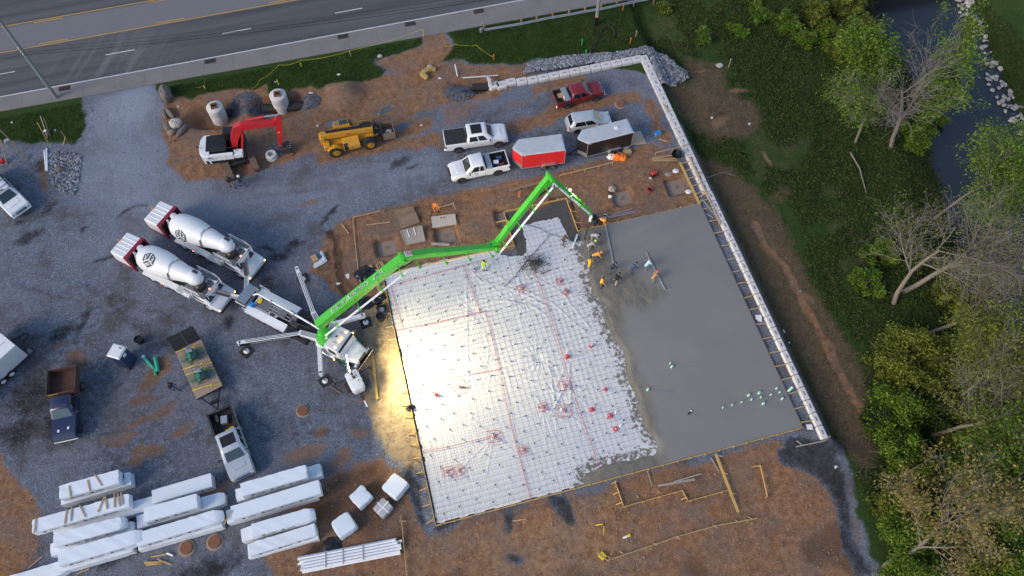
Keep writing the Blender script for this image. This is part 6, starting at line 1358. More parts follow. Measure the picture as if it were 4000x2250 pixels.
for k in (-.6, -.2, .2, .6):
    p = Vector((-.55, 0, 3.5)) + side * k; T_ = frame(p, side, Vector((0, 0, 1)))
    hd = ob('lamp_head', MB().box((0, 0, 0), (.34, .3, .16), .03, M=T_), M['alu'], lt)
    fz = T_ @ Vector((0, 0, 1)) - T_ @ Vector((0, 0, 0)); sg = 1 if fz.dot(aim) > 0 else -1
    ob('lamp_face', MB().box((0, 0, sg * .085), (.28, .24, .012), 0, M=T_), M['flood'], hd)
for k, dy in ((-.4, -.95), (0, -.3), (.4, .3)):
    sd = bpy.data.lights.new('flood_lamp_light', 'SPOT'); sd.energy = 3300; sd.color = (1, .85, .45); sd.spot_size = R(100); sd.spot_blend = .7; sd.shadow_soft_size = .14
    so = bpy.data.objects.new('flood_lamp_light', sd); COL.objects.link(so); so.parent = lt
    so.location = Vector((-.55, 0, 3.5)) + side * k + aim * .16; d_ = LI.to_3x3() @ Vector((1, dy, -.16)).normalized(); so.rotation_euler = d_.to_track_quat('-Z', 'Y').to_euler()
# ------------------------------------------------------------------ stones (uncountable masses)
_ico = bmesh.new(); bmesh.ops.create_icosphere(_ico, subdivisions=1, radius=1); ICV = np.array([v.co[:] for v in _ico.verts]); ICF = np.array([[v.index for v in f.verts] for f in _ico.faces]); _ico.free()
nrng = np.random.default_rng(5)
def stones(name, pts, sizes, mt, flat=.7, label=None, cat=None, parent=None, kind='stuff', jag=.35):
    n = len(pts); V = np.repeat(ICV[None], n, 0) * (1 + jag * (nrng.random((n, len(ICV), 1)) - .5)); s = np.asarray(sizes)[:, None, None]
    sc_ = np.stack([np.ones(n), nrng.uniform(.6, .95, n), nrng.uniform(flat * .7, flat * 1.1, n)], -1)[:, None, :]; V = V * sc_ * s
    a = nrng.uniform(0, 6.28, n)[:, None]; b = nrng.uniform(-.5, .5, n)[:, None]; x, y, z = V[..., 0], V[..., 1], V[..., 2]
    y, z = y * np.cos(b) - z * np.sin(b), y * np.sin(b) + z * np.cos(b); x, y = x * np.cos(a) - y * np.sin(a), x * np.sin(a) + y * np.cos(a)
    V = np.stack([x, y, z], -1) + np.asarray(pts)[:, None, :]
    F = (ICF[None] + (np.arange(n) * len(ICV))[:, None, None]).reshape(-1, 3)
    me = np_mesh(name, V.reshape(-1, 3), F, mt, False)
    return link(name, me, parent, label, cat, None, kind)
def in_poly(poly, n, z=0.0):
    P_ = np.array([(p[0], p[1]) for p in poly]); lo, hi = P_.min(0), P_.max(0); q = nrng.uniform(lo, hi, (n * 4, 2)); q = q[sdf(poly, q[:, 0], q[:, 1]) < 0][:n]; return q
def stone_mat(nm, a, b, sc_=5):
    m, N, L, P = nodes_of(nm); P.inputs['Roughness'].default_value = .9
    v = N.new('ShaderNodeNewGeometry')
    x = N.new('ShaderNodeMix'); x.data_type = 'RGBA'; x.inputs[6].default_value = (*a, 1); x.inputs[7].default_value = (*b, 1); L.new(v.outputs['Random Per Island'], x.inputs[0]); L.new(x.outputs[2], P.inputs['Base Color']); return m
M['rip'] = stone_mat('riprap_rock', (.06, .066, .08), (.30, .315, .35), 2.2)
q = in_poly(RIPRAP, 3400); q = q[~((q[:, 0] < 32.1) & (q[:, 1] < 42.35))]; q = q[(q[:, 0] > 32.1) | (q[:, 1] > 42.35)]
zz = np.maximum(Hn(q[:, 0], q[:, 1]), np.where(q[:, 0] < 33, -.25, -1.5))
bank = smooth01(2.6, .3, np.minimum(np.abs(q[:, 1] - 42.3) + 0 * q[:, 0], np.maximum(0, q[:, 0] - 32)))
stones('riprap', np.c_[q, zz + .08 + .25 * bank], nrng.uniform(.1, .24, len(q)), M['rip'], .85, 'bank of loose grey riprap stones outside the block wall', 'rocks')
M['gravel_dk'] = stone_mat('dark_crushed_stone', (.06, .065, .08), (.17, .18, .21), 9)
def mound(name, px, r, h, n, label, sz=(.04, .09), mt='gravel_dk', z=0.0):
    c = g(*px, z); mb_r = nrng.random(n) ** .5 * r; a = nrng.uniform(0, 6.28, n); x, y = c.x + mb_r * np.cos(a) * 1.15, c.y + mb_r * np.sin(a) * .9
    stones(name, np.c_[x, y, Hn(x, y) + h * (1 - mb_r / r) ** .8 + .02], nrng.uniform(*sz, n), M[mt], .7, label, 'gravel')
mound('gravel_pile', (1800, 362), 1.5, .75, 1400, 'dark crushed stone heap beside the black pipe and block wall end', z=-.2)
mound('gravel_pile', (1210, 408), 1.1, .35, 700, 'low dark gravel heap beside the larger manhole riser', z=-.4)
mound('gravel_pile', (965, 415), 1.4, .35, 900, 'low dark gravel heap between the two manhole risers', z=-.4)
mound('gravel_pile', (1085, 590), .9, .18, 500, 'spilt blue-grey gravel round the loose concrete ring')
P_ = GP([(190, 600), (260, 590), (320, 610), (310, 720), (290, 760), (215, 740), (190, 660)]); q = in_poly(P_, 650)
stones('rubble_pile', np.c_[q, Hn(q[:, 0], q[:, 1]) + .04], nrng.uniform(.05, .2, len(q)) ** 1.0, M['rip'], .6, 'scattered grey rubble stones beside the two white pipes', 'rubble')
# clods and pebbles that give the bare ground its tooth
xs_, ys_ = nrng.uniform(-34, 40, 60000), nrng.uniform(-16, 48, 60000)
gi = np.clip(((xs_ + 46) / .25).astype(int) + 4, 0, nx - 1); gj = np.clip(((ys_ + 27) / .25).astype(int) + 4, 0, ny - 1)
ok = (dirt[gj, gi] > .6) & (grass[gj, gi] < .3) & ~((xs_ > -.3) & (xs_ < 31) & (ys_ > -.4) & (ys_ < 23.4)) & ~((xs_ > BX0 - .3) & (xs_ < BX1 + .3) & (ys_ > 20) & (ys_ < BY + .3)); ok &= fbm(xs_, ys_, 2.5, 44) > .47
xs_, ys_ = xs_[ok][:2600], ys_[ok][:2600]
M['clod'] = stone_mat('dirt_clod', (.09, .05, .03), (.33, .25, .18), 7)
stones('dirt_clods', np.c_[xs_, ys_, Hn(xs_, ys_) + .01], np.abs(nrng.normal(0, .04, len(xs_))) + .02, M['clod'], .7, 'small clods and stones strewn over the bare dirt', 'clods')
xs_, ys_ = nrng.uniform(-36, 30, 60000), nrng.uniform(2, 50, 60000); gi = np.clip(((xs_ + 46) / .25).astype(int) + 4, 0, nx - 1); gj = np.clip(((ys_ + 27) / .25).astype(int) + 4, 0, ny - 1)
ok = (dirt[gj, gi] < .3) & (grass[gj, gi] < .2) & (xs_ < 30) & ~((xs_ > -.6) & (ys_ < 27)); xs_, ys_ = xs_[ok][:9000], ys_[ok][:9000]
stones('loose_gravel', np.c_[xs_, ys_, Hn(xs_, ys_) + .01], nrng.uniform(.025, .06, len(xs_)), M['rip'], .7, 'loose crushed stone lying over the gravel yard', 'gravel')
cb_ = [g(a, b, WATER_Z) for a, b in ((3735, 0), (3765, 60), (3800, 128), (3846, 252), (3893, 369), (3960, 480), (4010, 560))]; pts = []
for a, b in zip(cb_[:-1], cb_[1:]):
    for t_ in nrng.random(22): p = a.lerp(b, t_); pts.append((p.x + nrng.uniform(-.5, 1.6), p.y + nrng.uniform(-.6, .6)))
pts = np.array(pts); zz = np.maximum(Hn(pts[:, 0], pts[:, 1]), WATER_Z); M['creekrock'] = stone_mat('creek_rock', (.25, .23, .2), (.5, .46, .41), 1.3)
stones('creek_stones', np.c_[pts, zz + .12], nrng.uniform(.15, .42, len(pts)), M['creekrock'], .6, 'row of pale stones along the far bank of the creek', 'rocks')
def boulder(px, r, label, mt='stone', asp=(1, .7, .5), rz=0, z=0.0, grp=None):
    p = g(*px, z); h0 = Hz(p.x, p.y); bm = bmesh.new(); bmesh.ops.create_icosphere(bm, subdivisions=3, radius=1)
    for v in bm.verts:
        n_ = fbm(np.array([v.co.x * 3 + px[0]]), np.array([v.co.y * 3 + v.co.z * 2]), 1.5, 9, 3)[0]; v.co *= .8 + .45 * n_; v.co.x *= asp[0] * r; v.co.y *= asp[1] * r; v.co.z *= asp[2] * r
    me = bpy.data.meshes.new('boulder'); bm.to_mesh(me); bm.free(); me.materials.append(M[mt]); link('boulder', me, None, label, 'boulder', grp, None, (p.x, p.y, h0 + asp[2] * r * .55), rz)
boulder((662, 392), 1.0, 'large upright brown boulder at the verge edge near a riser', 'stone_dk', (.55, .9, .9)); boulder((668, 452), .75, 'long thin brown slab stone leaning beside the boulders', 'stone_dk', (.35, 1.0, .5), .5)
boulder((648, 455), .7, 'thin grey slab stone by the gravel entrance', 'stone_dk', (.35, .9, .4), .2); boulder((690, 490), .62, 'big pale white boulder beside the gravel entrance', 'stone', (1, .85, .8)); boulder((672, 521), .42, 'rounded tan boulder below the white one', 'clod', (1, .8, .7))
boulder((655, 500), .7, 'flat dark slab stone tucked against the white boulder', 'stone_dk', (.5, 1.0, .3), .3); boulder((712, 515), .85, 'long dark slab stone lying against the white boulder', 'stone_dk', (.35, 1.0, .3), -.7)
boulder((235, 665), .5, 'brown elongated boulder lying on the rubble pile', 'stone_dk', (1, .6, .6), -.3); boulder((2812, 256), .42, 'flat pale boulder on the brown grass beyond the wall', 'stone', (1, .8, .35), z=-1.3)
boulder((1680, 262), .3, 'small pale rock by the straw at the verge', 'stone', z=.1); boulder((1485, 225), .3, 'small pale rock at the end of the bare strip', 'stone', z=.3)

# ------------------------------------------------------------------ drainage
def riser(label, px_top, zt, zb, r):
    p = g(*px_top, zt); t = thing('manhole_riser', label, 'manhole', (p.x, p.y, zb)); H_ = zt - zb
    ob('barrel', MB().lathe([(r, 0), (r, H_ * .45), (r * 1.0, H_ * .46), (r * .985, H_ * .47), (r, H_ * .48), (r, H_ - .28)], 32), M['conc'], t, True, 60)
    ob('barrel_joint', MB().lathe([(r * 1.03, H_ * .5), (r * 1.03, H_ * .55)], 32), M['conc'], t, True); ob('cap', MB().lathe([(r * 1.03, H_ - .28), (r * 1.03, H_ - .05), (r * .99, H_)], 32), M['conc'], t, True, 60)
    fr = MB(); o = .34
    for s in (-1, 1): fr.box((s * o * .85, 0, H_ + .09), (.09, o * 1.9, .2), .01); fr.box((0, s * o * .85, H_ + .09), (o * 1.9, .09, .2), .01)
    ob('inlet_frame', fr, M['rust'], t); ob('inlet_opening', Bx((0, 0, H_ + .01), (o * 1.6, o * 1.6, .02), 0), M['black'], t)
    gb = MB()
    for i in range(2): gb.bar((-o * .8, -.15 + i * .3, H_ + .13), (o * .8, -.15 + i * .3, H_ + .13), .04, .04)
    ob('inlet_bar', gb, M['rust'], t); t.rotation_euler[2] = rng.uniform(-.15, .15)
riser('white concrete manhole riser with rusty square inlet beside the boulders', (836.5, 416), .95, -1.1, .8); riser('white concrete manhole riser with rusty square inlet between black pipes', (1083.5, 369), 1.05, -1.1, .82)
def lowman(px, label, r=.42, grp=None):
    p = g(*px, .15); t = thing('manhole_cover', label, 'manhole', (p.x, p.y, 0), 0, grp)
    ob('collar', MB().lathe([(r * 1.45, -.1), (r * 1.42, .05), (r * 1.05, .08)], 28), M['pad'], t, True); ob('frame', MB().lathe([(r * 1.06, 0), (r * 1.04, .2), (r, .22)], 28), M['rust'], t, True)
    ob('lid', MB().lathe([(r * .98, .15), (r * .98, .21), (r * .5, .215), (.02, .22)], 28), mat('cast_iron_lid', (.3, .15, .07), .8, var=.4, scale=5) if 'cast_iron_lid' not in bpy.data.materials else bpy.data.materials['cast_iron_lid'], t, True)
lowman((1182, 1603), 'round rusty manhole cover alone in the gravel beside the pump truck'); lowman((2423, 404), 'round rusty manhole cover in a pale collar near the dark red pickup'); lowman((727, 2140), 'round rusty manhole cover nearest the loose yellow lumber', .46); lowman((837, 2117), 'round rusty manhole cover between two rows of white bundles', .46)
p = g(1057, 600, .6); t = thing('concrete_ring', 'loose pale concrete manhole ring lying under the excavator boom', 'concrete ring', (p.x, p.y, 0))
ob('ring', MB().lathe([(.55, 0), (.52, .55), (.34, .58), (.34, .02)], 26, caps=False), M['conc'], t, True, 50); ob('skirt', MB().lathe([(.58, 0), (.6, .18), (.55, .2)], 26), M['conc'], t, True)
p = g(1130, 597); t = thing('steel_plate', 'rusty steel piece sprayed with yellow paint on the dirt', 'steel plate', (p.x, p.y, .05), -.8); ob('plate', Bx((0, 0, .06), (1.1, .3, .12), .02), M['rust'], t); ob('paint_patch', Bx((-.25, .02, .125), (.5, .26, .012), .004), M['yellow'], t)

# footing pads in the pits
for i, p in enumerate(PITW):
    t = thing('footing_pad', 'square pale concrete footing pad with short bars set in a dirt pit', 'footing', (p.x, p.y, -.62), 0, 'footing pads north of the slab')
    ob('pad', Bx((0, 0, .0), (1.8, 1.76, .3), .03), M['pad'], t)
    for a, b in ((-.1, .1), (.1, .1), (-.1, -.1), (.1, -.1)): ob('dowel', MB().tube([(a, b, .1), (a, b, .62)], .018, 5), M['rebar'], t)

# ------------------------------------------------------------------ verge furniture, poles, wires
def pole(label, px, h, r, cap=None):
    p = g(*px, .35); h0 = Hz(p.x, p.y); t = thing('utility_pole', label, 'utility pole', (p.x, p.y, h0 - .3)); ob('shaft', MB().tube([(0, 0, 0), (0, 0, h * .5), (0, 0, h)], [r, r * .85, r * .7], 14), M['pole'], t, True)
    ob('fitting', Bx((r, 0, 5.2), (.12, .14, .3), .02), M['galv'], t); ob('crossarm', MB().bar((0, -1.1, h - .5), (0, 1.1, h - .5), .1, .12), M['oldwood'], t)
    for z in (6.6, 6.95, 7.4): ob('insulator', MB().tube([(0, -r, z), (0, -r - .18, z)], .05, 8), M['plastic_w'], t)
    return t, Vector((p.x, p.y, h0))
P1, p1 = pole('tall grey utility pole standing at the verge by the gravel entrance', (226, 388), 12.5, .2)
P2, p2 = pole('pale utility pole with a black base band beside the guardrail', (2328, 96), 12.5, .19)
ob('base_band', MB().tube([(0, 0, .1), (0, 0, 1.5)], .205, 14), M['black'], P2, True); ob('orange_tag', Bx((0, -.2, 1.65), (.14, .06, .16), .01), M['orange'], P2)
for k, z in enumerate((6.55, 6.9, 7.35)):
    a, b = p1 + Vector((0, -.35, z - .3)), p2 + Vector((0, -.35, z - .3)); e = b - a; pts = []
    for t_ in np.linspace(-1.2, 1.8, 61):
        f = t_ - math.floor(t_); pts.append(a + e * t_ - Z3 * (4 * f * (1 - f) * .9))
    ob('overhead_wire', MB().tube(pts, (.022, .016, .012)[k], 5, caps=False), M['black'], None, True, label=('thickest and lowest overhead wire strung between the two utility poles', 'middle overhead wire strung between the two utility poles', 'thin uppermost overhead wire strung between the two utility poles')[k], cat='wire')
gdr = thing('guardrail', 'grey steel guardrail on timber posts along the road shoulder', 'guardrail', (0, 0, 0))
gp_ = [g(a, b, .9) for a, b in ((1892, 112), (2038, 88), (2098, 75), (2160, 63), (2224, 52), (2287, 40), (2349, 30), (2411, 17), (2480, 2), (2560, -14), (2640, -30))]
pr = [(-.155, 0), (-.1, .06), (-.04, 0), (.04, 0), (.1, .06), (.155, 0)]
rg = []
for i, p in enumerate(gp_):
    rg.append([Vector((p.x, p.y - .02 - d, .75 + z)) for z, d in pr] + [Vector((p.x, p.y + .01 - d, .75 + z)) for z, d in reversed(pr)])
ob('rail', MB().loft(rg), M['galv'], gdr)
for p in gp_: ob('post', Bx((p.x, p.y + .13, Hz(p.x, p.y) + .35), (.16, .18, .95), .02), M['oldwood'], gdr)
for p in gp_[::1]: ob('block_out', Bx((p.x, p.y + .05, .75), (.14, .12, .3), .01), M['oldwood'], gdr)
ob('end_terminal', MB().tube([(gp_[0].x - .35, gp_[0].y, .55), (gp_[0].x - .35, gp_[0].y, .98)], .2, 12), M['galv'], gdr, True)
hp = [g(a, b, .25) for a, b in ((2305, 204), (2322, 175), (2342, 140), (2353, 113), (2373, 101), (2392, 107), (2402, 124), (2400, 144))]
ob('corrugated_hose', MB().tube([Vector((p.x, p.y, Hz(p.x, p.y) + .1)) for p in hp], .09, 9), M['blackmat'], None, True, label='curled black corrugated hose lying on the grass below the utility pole', cat='hose')
def stake(px, h, mt, label, z=0.0, r=.035, lean=(0, 0), grp=None):
    p = g(*px, z); h0 = Hz(p.x, p.y); ob('survey_stake', MB().bar((0, 0, -.15), (lean[0], lean[1], h), r * 2, r).box((lean[0], lean[1], h - .12), (r * 2.6, r * 2, .22), .005), M[mt], None, loc=(p.x, p.y, h0), label=label, cat='stake', group=grp)
M['neon'] = mat('neon_green_paint', (.05, .6, .12), .5); 
stake((2273, 172), .9, 'neon', 'green survey stake on the grass beside the black hose', .2); stake((2287, 220), .9, 'neon', 'green survey stake on the grass at the riprap edge'); stake((2461, 172), .9, 'orange', 'orange survey stake on the grass lower of a pair'); stake((2483, 145), .9, 'tan', 'pale orange survey stake on the grass above the riprap'); stake((2432, 45), .9, 'orange', 'orange survey stake just behind the guardrail', .3)
stake((2848, 258), 1.1, 'tan', 'tan wooden stake standing by the flat pale boulder', -1.2, lean=(.1, .2)); stake((1929, 230), .8, 'orange', 'orange stake at the end of the yellow caution tape', .2)
for px, h, mt, lb in (((1656, 152), 1.0, 'yellow', 'yellow marker post at the top end of the caution tape'), ((1372, 228), .8, 'tan', 'tan tape stake halfway along the grass verge'), ((1180, 268), .6, 'tape_yel', 'short yellow tape stake low on the grass verge'), ((1089, 333), .8, 'tape_yel', 'yellow tape stake above the larger manhole riser'), ((804, 352), .5, 'tape_yel', 'bent yellow tape stake above the smaller manhole riser')): stake(px, h, mt, lb, .3)
def ribbon(pts, label, z=.7, w=.04, mt='tape_yel', nm='caution_tape', sag=.25):
    mb = MB(); P_ = []
    for a, b in pts: p = g(a, b, z); P_.append(Vector((p.x, p.y, Hz(p.x, p.y) + z)))
    Q = []
    for a, b in zip(P_[:-1], P_[1:]):
        for t_ in np.linspace(0, 1, 7)[:-1]: q = a.lerp(b, t_); q.z -= sag * 4 * t_ * (1 - t_); q.z = max(q.z, Hz(q.x, q.y) + .03); Q.append(q)
    Q.append(P_[-1])
    for a, b in zip(Q[:-1], Q[1:]): mb.bar(a, b, .01, w)
    ob(nm, mb, M[mt], None, label=label, cat='tape')
ribbon([(1655, 128), (1370, 212), (1180, 250), (1092, 268), (1018, 322), (985, 352)], 'long yellow caution tape strung along the grass verge'); ribbon([(1735, 190), (1780, 183), (1862, 185), (1926, 222)], 'yellow caution tape lying across the grass towards the orange stake', .2)
ribbon([(770, 355), (800, 350), (808, 325)], 'short loose yellow tape on the grass above the smaller riser', .1); ribbon([(1390, 475), (1440, 468), (1490, 450), (1530, 440)], 'yellow tape scrap lying on dirt beside the telehandler', .06, sag=0)
ribbon([(2630, 2250), (2640, 2250)], 'scrap of yellow tape on the red dirt', .05, sag=0) if False else None
p = g(1675, 282, .3); t = thing('straw_bale', 'broken open straw bale at the foot of the verge', 'straw bale', (p.x, p.y, Hz(p.x, p.y)), .2)
for i, (x, y, z, s_, r_) in enumerate(((0, .3, .25, (1.3, .5, .5), .2), (-.6, -.2, .2, (.5, 1.1, .45), .3), (.6, .25, .2, (.6, .5, .4), -.3))): ob('straw_flake', Bx((0, 0, 0), s_, .1), M['straw'], t, loc=(x, y, z), rz=r_)
def pipe(a, b, r, mt, label, za=.08, zb=.08, nm='plastic_pipe', grp=None, n=10, hollow=False):
    A, B_ = g(*a, za), g(*b, zb); mb = MB().tube([A, B_], r, n); return ob(nm, mb, M[mt], None, True, label=label, cat='pipe', group=grp)
pipe((1777, 252), (1787, 298), .055, 'pvc', 'short white pipe leaning beside the dark stone heap', .5, .15); pipe((1807, 304), (1945, 294), .055, 'pvc', 'long white pipe lying across to the block wall end', .1, .1)
pipe((173, 588), (180, 667), .08, 'pvc', 'white pipe of the pair lying at the rubble, dirt side', .1, .1); pipe((182, 580), (185, 667), .08, 'pvc', 'white pipe of the pair lying at the rubble, stone side', .1, .1)
pipe((560, 1393), (602, 1440), .13, 'teal', 'green sewer pipe with a white end lying beside the portable toilet', .14, .14); pipe((606, 1396), (617, 1450), .17, 'teal', 'thicker green sewer pipe crossing the others near the flatbed', .3, .2); pipe((607, 1440), (607, 1466), .11, 'teal', 'short green sewer pipe stub under the thicker one', .1, .1)
ob('pipe_socket', MB().tube([g(558, 1391, .14), g(563, 1397, .14)], .15, 12), M['pvc'], None, True, label='white end cap on the green sewer pipe', cat='pipe cap')
# left verge: stakes, box, boulder
for a, b, za, zb, mt, lb, r in (((0, 508), (110, 620), 2.0, .05, 'oldwood', 'long weathered wooden prop leaning down to the gravel', .06), ((2, 545), (26, 642), 1.6, .05, 'oldwood', 'shorter wooden prop leaning beside the red object', .06), ((157, 452), (187, 540), 1.5, .1, 'ply', 'tall pale stake standing in the left grass verge', .04), ((145, 478), (187, 555), .9, .1, 'pine_y', 'yellow leaning stake in the left grass verge', .03), ((170, 460), (198, 534), .9, .1, 'oldwood', 'brown leaning stake in the left grass verge', .03), ((236, 510), (265, 553), .6, .1, 'oldwood', 'crossed brown stake at the left verge end', .03), ((255, 535), (246, 568), .4, .05, 'pine_y', 'crossed yellow stake at the left verge end', .03)):
    A, B_ = g(*a, za + .2), g(*b, zb); B_.z = Hz(B_.x, B_.y); ob('wooden_stake', MB().bar(A, B_, r * 1.6, r * 1.2), M[mt], None, label=lb, cat='stake')
p = g(42, 566, .4); t = thing('utility_pedestal', 'small grey utility box on a frame at the left verge', 'utility box', (p.x, p.y, Hz(p.x, p.y) - .02), .3); ob('cabinet', Bx((0, 0, .75), (.5, .35, .6), .03), M['alu'], t); ob('frame', MB().tube([(-.25, 0, 0), (-.25, 0, .8)], .03, 6).tube([(.25, 0, 0), (.25, 0, .8)], .03, 6), M['steel'], t)
p = g(183, 520, .4); t = thing('utility_pedestal', 'small pale utility box at the tall stake on the left verge', 'utility box', (p.x, p.y, Hz(p.x, p.y) - .02), .1); ob('cabinet', Bx((0, 0, .3), (.25, .22, .6), .03), M['alu'], t); ob('lid', Bx((0, 0, .61), (.28, .25, .06), .02), M['plastic_w'], t)
p = g(12, 634); t = thing('fuel_can', 'red fuel can beside the white work pickup', 'fuel can', (p.x, p.y, 0), .3); ob('can_body', Bx((0, 0, .2), (.5, .35, .4), .08), M['hi_red'], t); ob('can_spout', MB().tube([(.1, 0, .38), (.22, 0, .55)], .04, 8), M['black'], t)

# ------------------------------------------------------------------ wrapped lumber bundles
M['wrap'] = mat('white_lumber_wrap', (.72, .76, .80), .42, var=.05, scale=2, bump=.3, bscale=5, dirt=.06, dcol=(.45, .47, .5))
def wrapmesh(L_, w, h, seed, tail=.35, crumple=.03):
    nx_, nu = max(8, int(L_ / .16)), 24; rr_ = random.Random(seed); rings = []
    prof = []
    for i in range(nu):
        a = 2 * math.pi * i / nu; cx, cy = math.cos(a), math.sin(a); k = max(abs(cx), abs(cy)); prof.append((cx / k, cy / k))
    for i in range(nx_ + 1):
        x = -L_ / 2 + L_ * i / nx_; e = min(x + L_ / 2, L_ / 2 - x); ring = []
        pinch = 1 if e > .1 else .985
        for (py, pz) in prof:
            d = (fbm(np.array([x * 3 + py * 2]), np.array([pz * 3 + seed]), 1.1, seed, 3)[0] - .5) * crumple * 2
            ring.append((x + (d * 3 if e < .12 else 0), py * (w / 2 + d) * pinch, h / 2 + pz * (h / 2 + (d if pz > -.5 else 0)) * (pinch if pz > 0 else 1)))
        rings.append(ring)
    if tail > .35:
        for k, q in ((.35, .9), (1.0, .72)): rings.append([(L_ / 2 + tail * k + .12 * fbm(np.array([p[1] * 4]), np.array([p[2] * 4 + seed]), 1, 3, 2)[0], p[1] * q * (1 + .15 * math.sin(p[2] * 9 + seed)), h * .1 + p[2] * q) for p in rings[nx_]])
    return MB().loft(rings)
def star(T, r):
    vs = [(r * (1 if i % 2 == 0 else .42) * math.cos(math.pi / 2 + i * math.pi / 5), r * (1 if i % 2 == 0 else .42) * math.sin(math.pi / 2 + i * math.pi / 5), 0) for i in range(10)]; return MB().add([(0, 0, 0)] + vs, [(0, i + 1, (i + 1) % 10 + 1) for i in range(10)], 0, T)
def bundle(px, py, L_, w, h, z, label, rz=R(2), seed=1, print_=True, tail=.3, crumple=.03, grp='wrapped lumber bundles in the yard'):
    """px, py: photo position of the middle of the top face"""
    p = g(px, py, z + h); t = thing('lumber_bundle', label, 'lumber bundle', (p.x, p.y, z), rz, grp)
    ob('wrap', wrapmesh(L_, w, h, seed, tail, crumple), M['wrap'], t, True, 28)
    if print_:
        n_ = int(L_ / 1.5); r_ = random.Random(seed)
        for i in range(n_):
            x = -L_ / 2 + .75 + i * 1.45; T = frame((x, -w / 2 - .045, h * .62), (1, 0, 0), (0, 0, 1)); ob('printed_star', star(T, .2), M['ink'], t)
            wv = MB(); q = [(x + .3 + k * .075, -w / 2 - .045, h * .6 + (.04 if k % 2 else -.04) + r_.uniform(-.02, .02)) for k in range(9)]
            for a, b in zip(q[:-1], q[1:]): wv.bar(a, b, .012, .05)
            ob('printed_word', wv, M['ink'], t)
    return t
S_ = 2.576
def r5(x, y): return x / S_, 1690 + y / S_
def r6(x, y): return 1000 + x / S_, 1690 + y / S_
BUND = [
 (r5(965, 560), 5.2, 1.1, .85, 0, 'white bundle under the battened bundle, top of the long stack row', 11, False, .3),
 (r5(895, 520), 4.35, 1.15, .85, .95, 'white bundle with three battens on top, first in its row', 12, True, 0),
 (r5(1010, 845), 6.9, 1.1, .8, 0, 'white bundle under the longest bundle with a crumpled loose end', 13, False, .6),
 (r5(815, 810), 7.0, 1.1, .8, .9, 'longest white bundle carrying nine loose battens', 14, False, .15),
 (r5(900, 1070), 5.6, 1.05, .8, 0, 'white bundle under a crumpled one, beside the longest stack', 15, False, .4),
 (r5(865, 1000), 4.6, 1.05, .8, .9, 'crumpled white bundle on a longer one beside the longest stack', 16, True, .4),
 (r5(980, 1225), 5.0, 1.1, .85, 0, 'white bundle under the strapped printed bundle', 17, False, .2),
 (r5(955, 1165), 5.2, 1.15, .85, .95, 'white bundle with tie straps, stars and scuffs on its wrap', 18, True, .7),
 (r5(1830, 560), 4.5, 1.15, .95, 0, 'smooth white bundle lying alone by the silver pickup', 19, True, 0),
 (r5(1775, 790), 5.9, 1.1, .8, 0, 'wide white bundle with a ballooned end under the smooth printed one', 20, False, .6),
 (r5(1715, 755), 3.9, 1.15, .85, .95, 'smooth white bundle with black stars on top of the middle row', 21, True, .1),
 (r5(1810, 1000), 6.2, 1.1, .8, 0, 'white bundle under the shiny crumpled one in the middle row', 22, False, .3),
 (r5(1770, 960), 5.6, 1.1, .75, .9, 'shiny crumpled white bundle beside the rusty manhole covers', 23, False, .5),
 (r6(230, 500), 6.6, 1.1, .85, 0, 'white bundle under a shorter one, first of the right hand row', 24, False, .2),
 (r6(180, 480), 5.0, 1.1, .85, .95, 'shorter white bundle on top, first of the right hand row', 25, False, .2),
 (r6(160, 720), 6.9, 1.1, .8, 0, 'white bundle under the long smooth one of the right hand row', 26, False, .2),
 (r6(200, 675), 6.7, 1.15, .85, .9, 'long smooth white bundle with a single batten on it', 27, False, .3),
 (r6(215, 930), 5.4, 1.05, .8, 0, 'white bundle under a torn one in the right hand row', 28, False, .2),
 (r6(240, 905), 4.2, 1.05, .75, .9, 'torn crumpled white bundle in the right hand row', 29, False, .4),
 (r6(270, 1105), 5.2, 1.05, .5, 0, 'low white bundle next to the white pipes', 30, False, .2),
 (r6(265, 1075), 5.0, 1.0, .6, .55, 'white bundle on a low one next to the white pipes', 31, False, .3),
 (r5(300, 1452), 4.2, 1.1, .8, 0, 'white bundle cut off at the yard end beside a timber stick', 32, False, .4)]
for (px, py), L_, w, h, z, lb, sd, prt, tl_ in BUND: bundle(px, py, L_, w * .93, h, z + .06, lb, R(2.0 + rng.uniform(-1.0, 1.2)), sd, prt or z > 0, tl_, .008 if 'smooth' in lb or 'alone' in lb else .035)
def batten(a, b, z, label, grp=None, mt='pine'): ob('batten', MB().bar(g(*a, z), g(*b, z), .09, .045), M[mt], None, label=label, cat='batten', group=grp)
for a, b in (((692, 535), (715, 665)), ((878, 475), (910, 605)), ((950, 418), (1025, 535))): batten(r5(*a), r5(*b), 1.9, 'loose batten lying across the three-batten white bundle', 'battens on the first bundle')
for a, b in (((360, 855), (345, 1010)), ((672, 770), (648, 918)), ((722, 742), (712, 890)), ((800, 732), (858, 850)), ((1048, 645), (982, 800)), ((1055, 635), (1078, 772)), ((1150, 610), (1150, 755)), ((1182, 608), (1205, 742)), ((1216, 600), (1230, 725))): batten(r5(*a), r5(*b), 1.82, 'loose batten lying across the longest white bundle', 'battens on the longest bundle')
batten(r5(2325, 780), r5(2255, 925), 1.9, 'single batten on the long smooth white bundle')
for a, b in (((1520, 1252), (1680, 1220)), ((1585, 1275), (1720, 1330)), ((1450, 1305), (1640, 1302)), ((1455, 1318), (1625, 1312)), ((1470, 1335), (1620, 1318))): batten(r5(*a), r5(*b), .1, 'yellow scrap stick in the loose heap beside the manhole covers', 'scrap sticks by the manhole covers', 'pine_y')
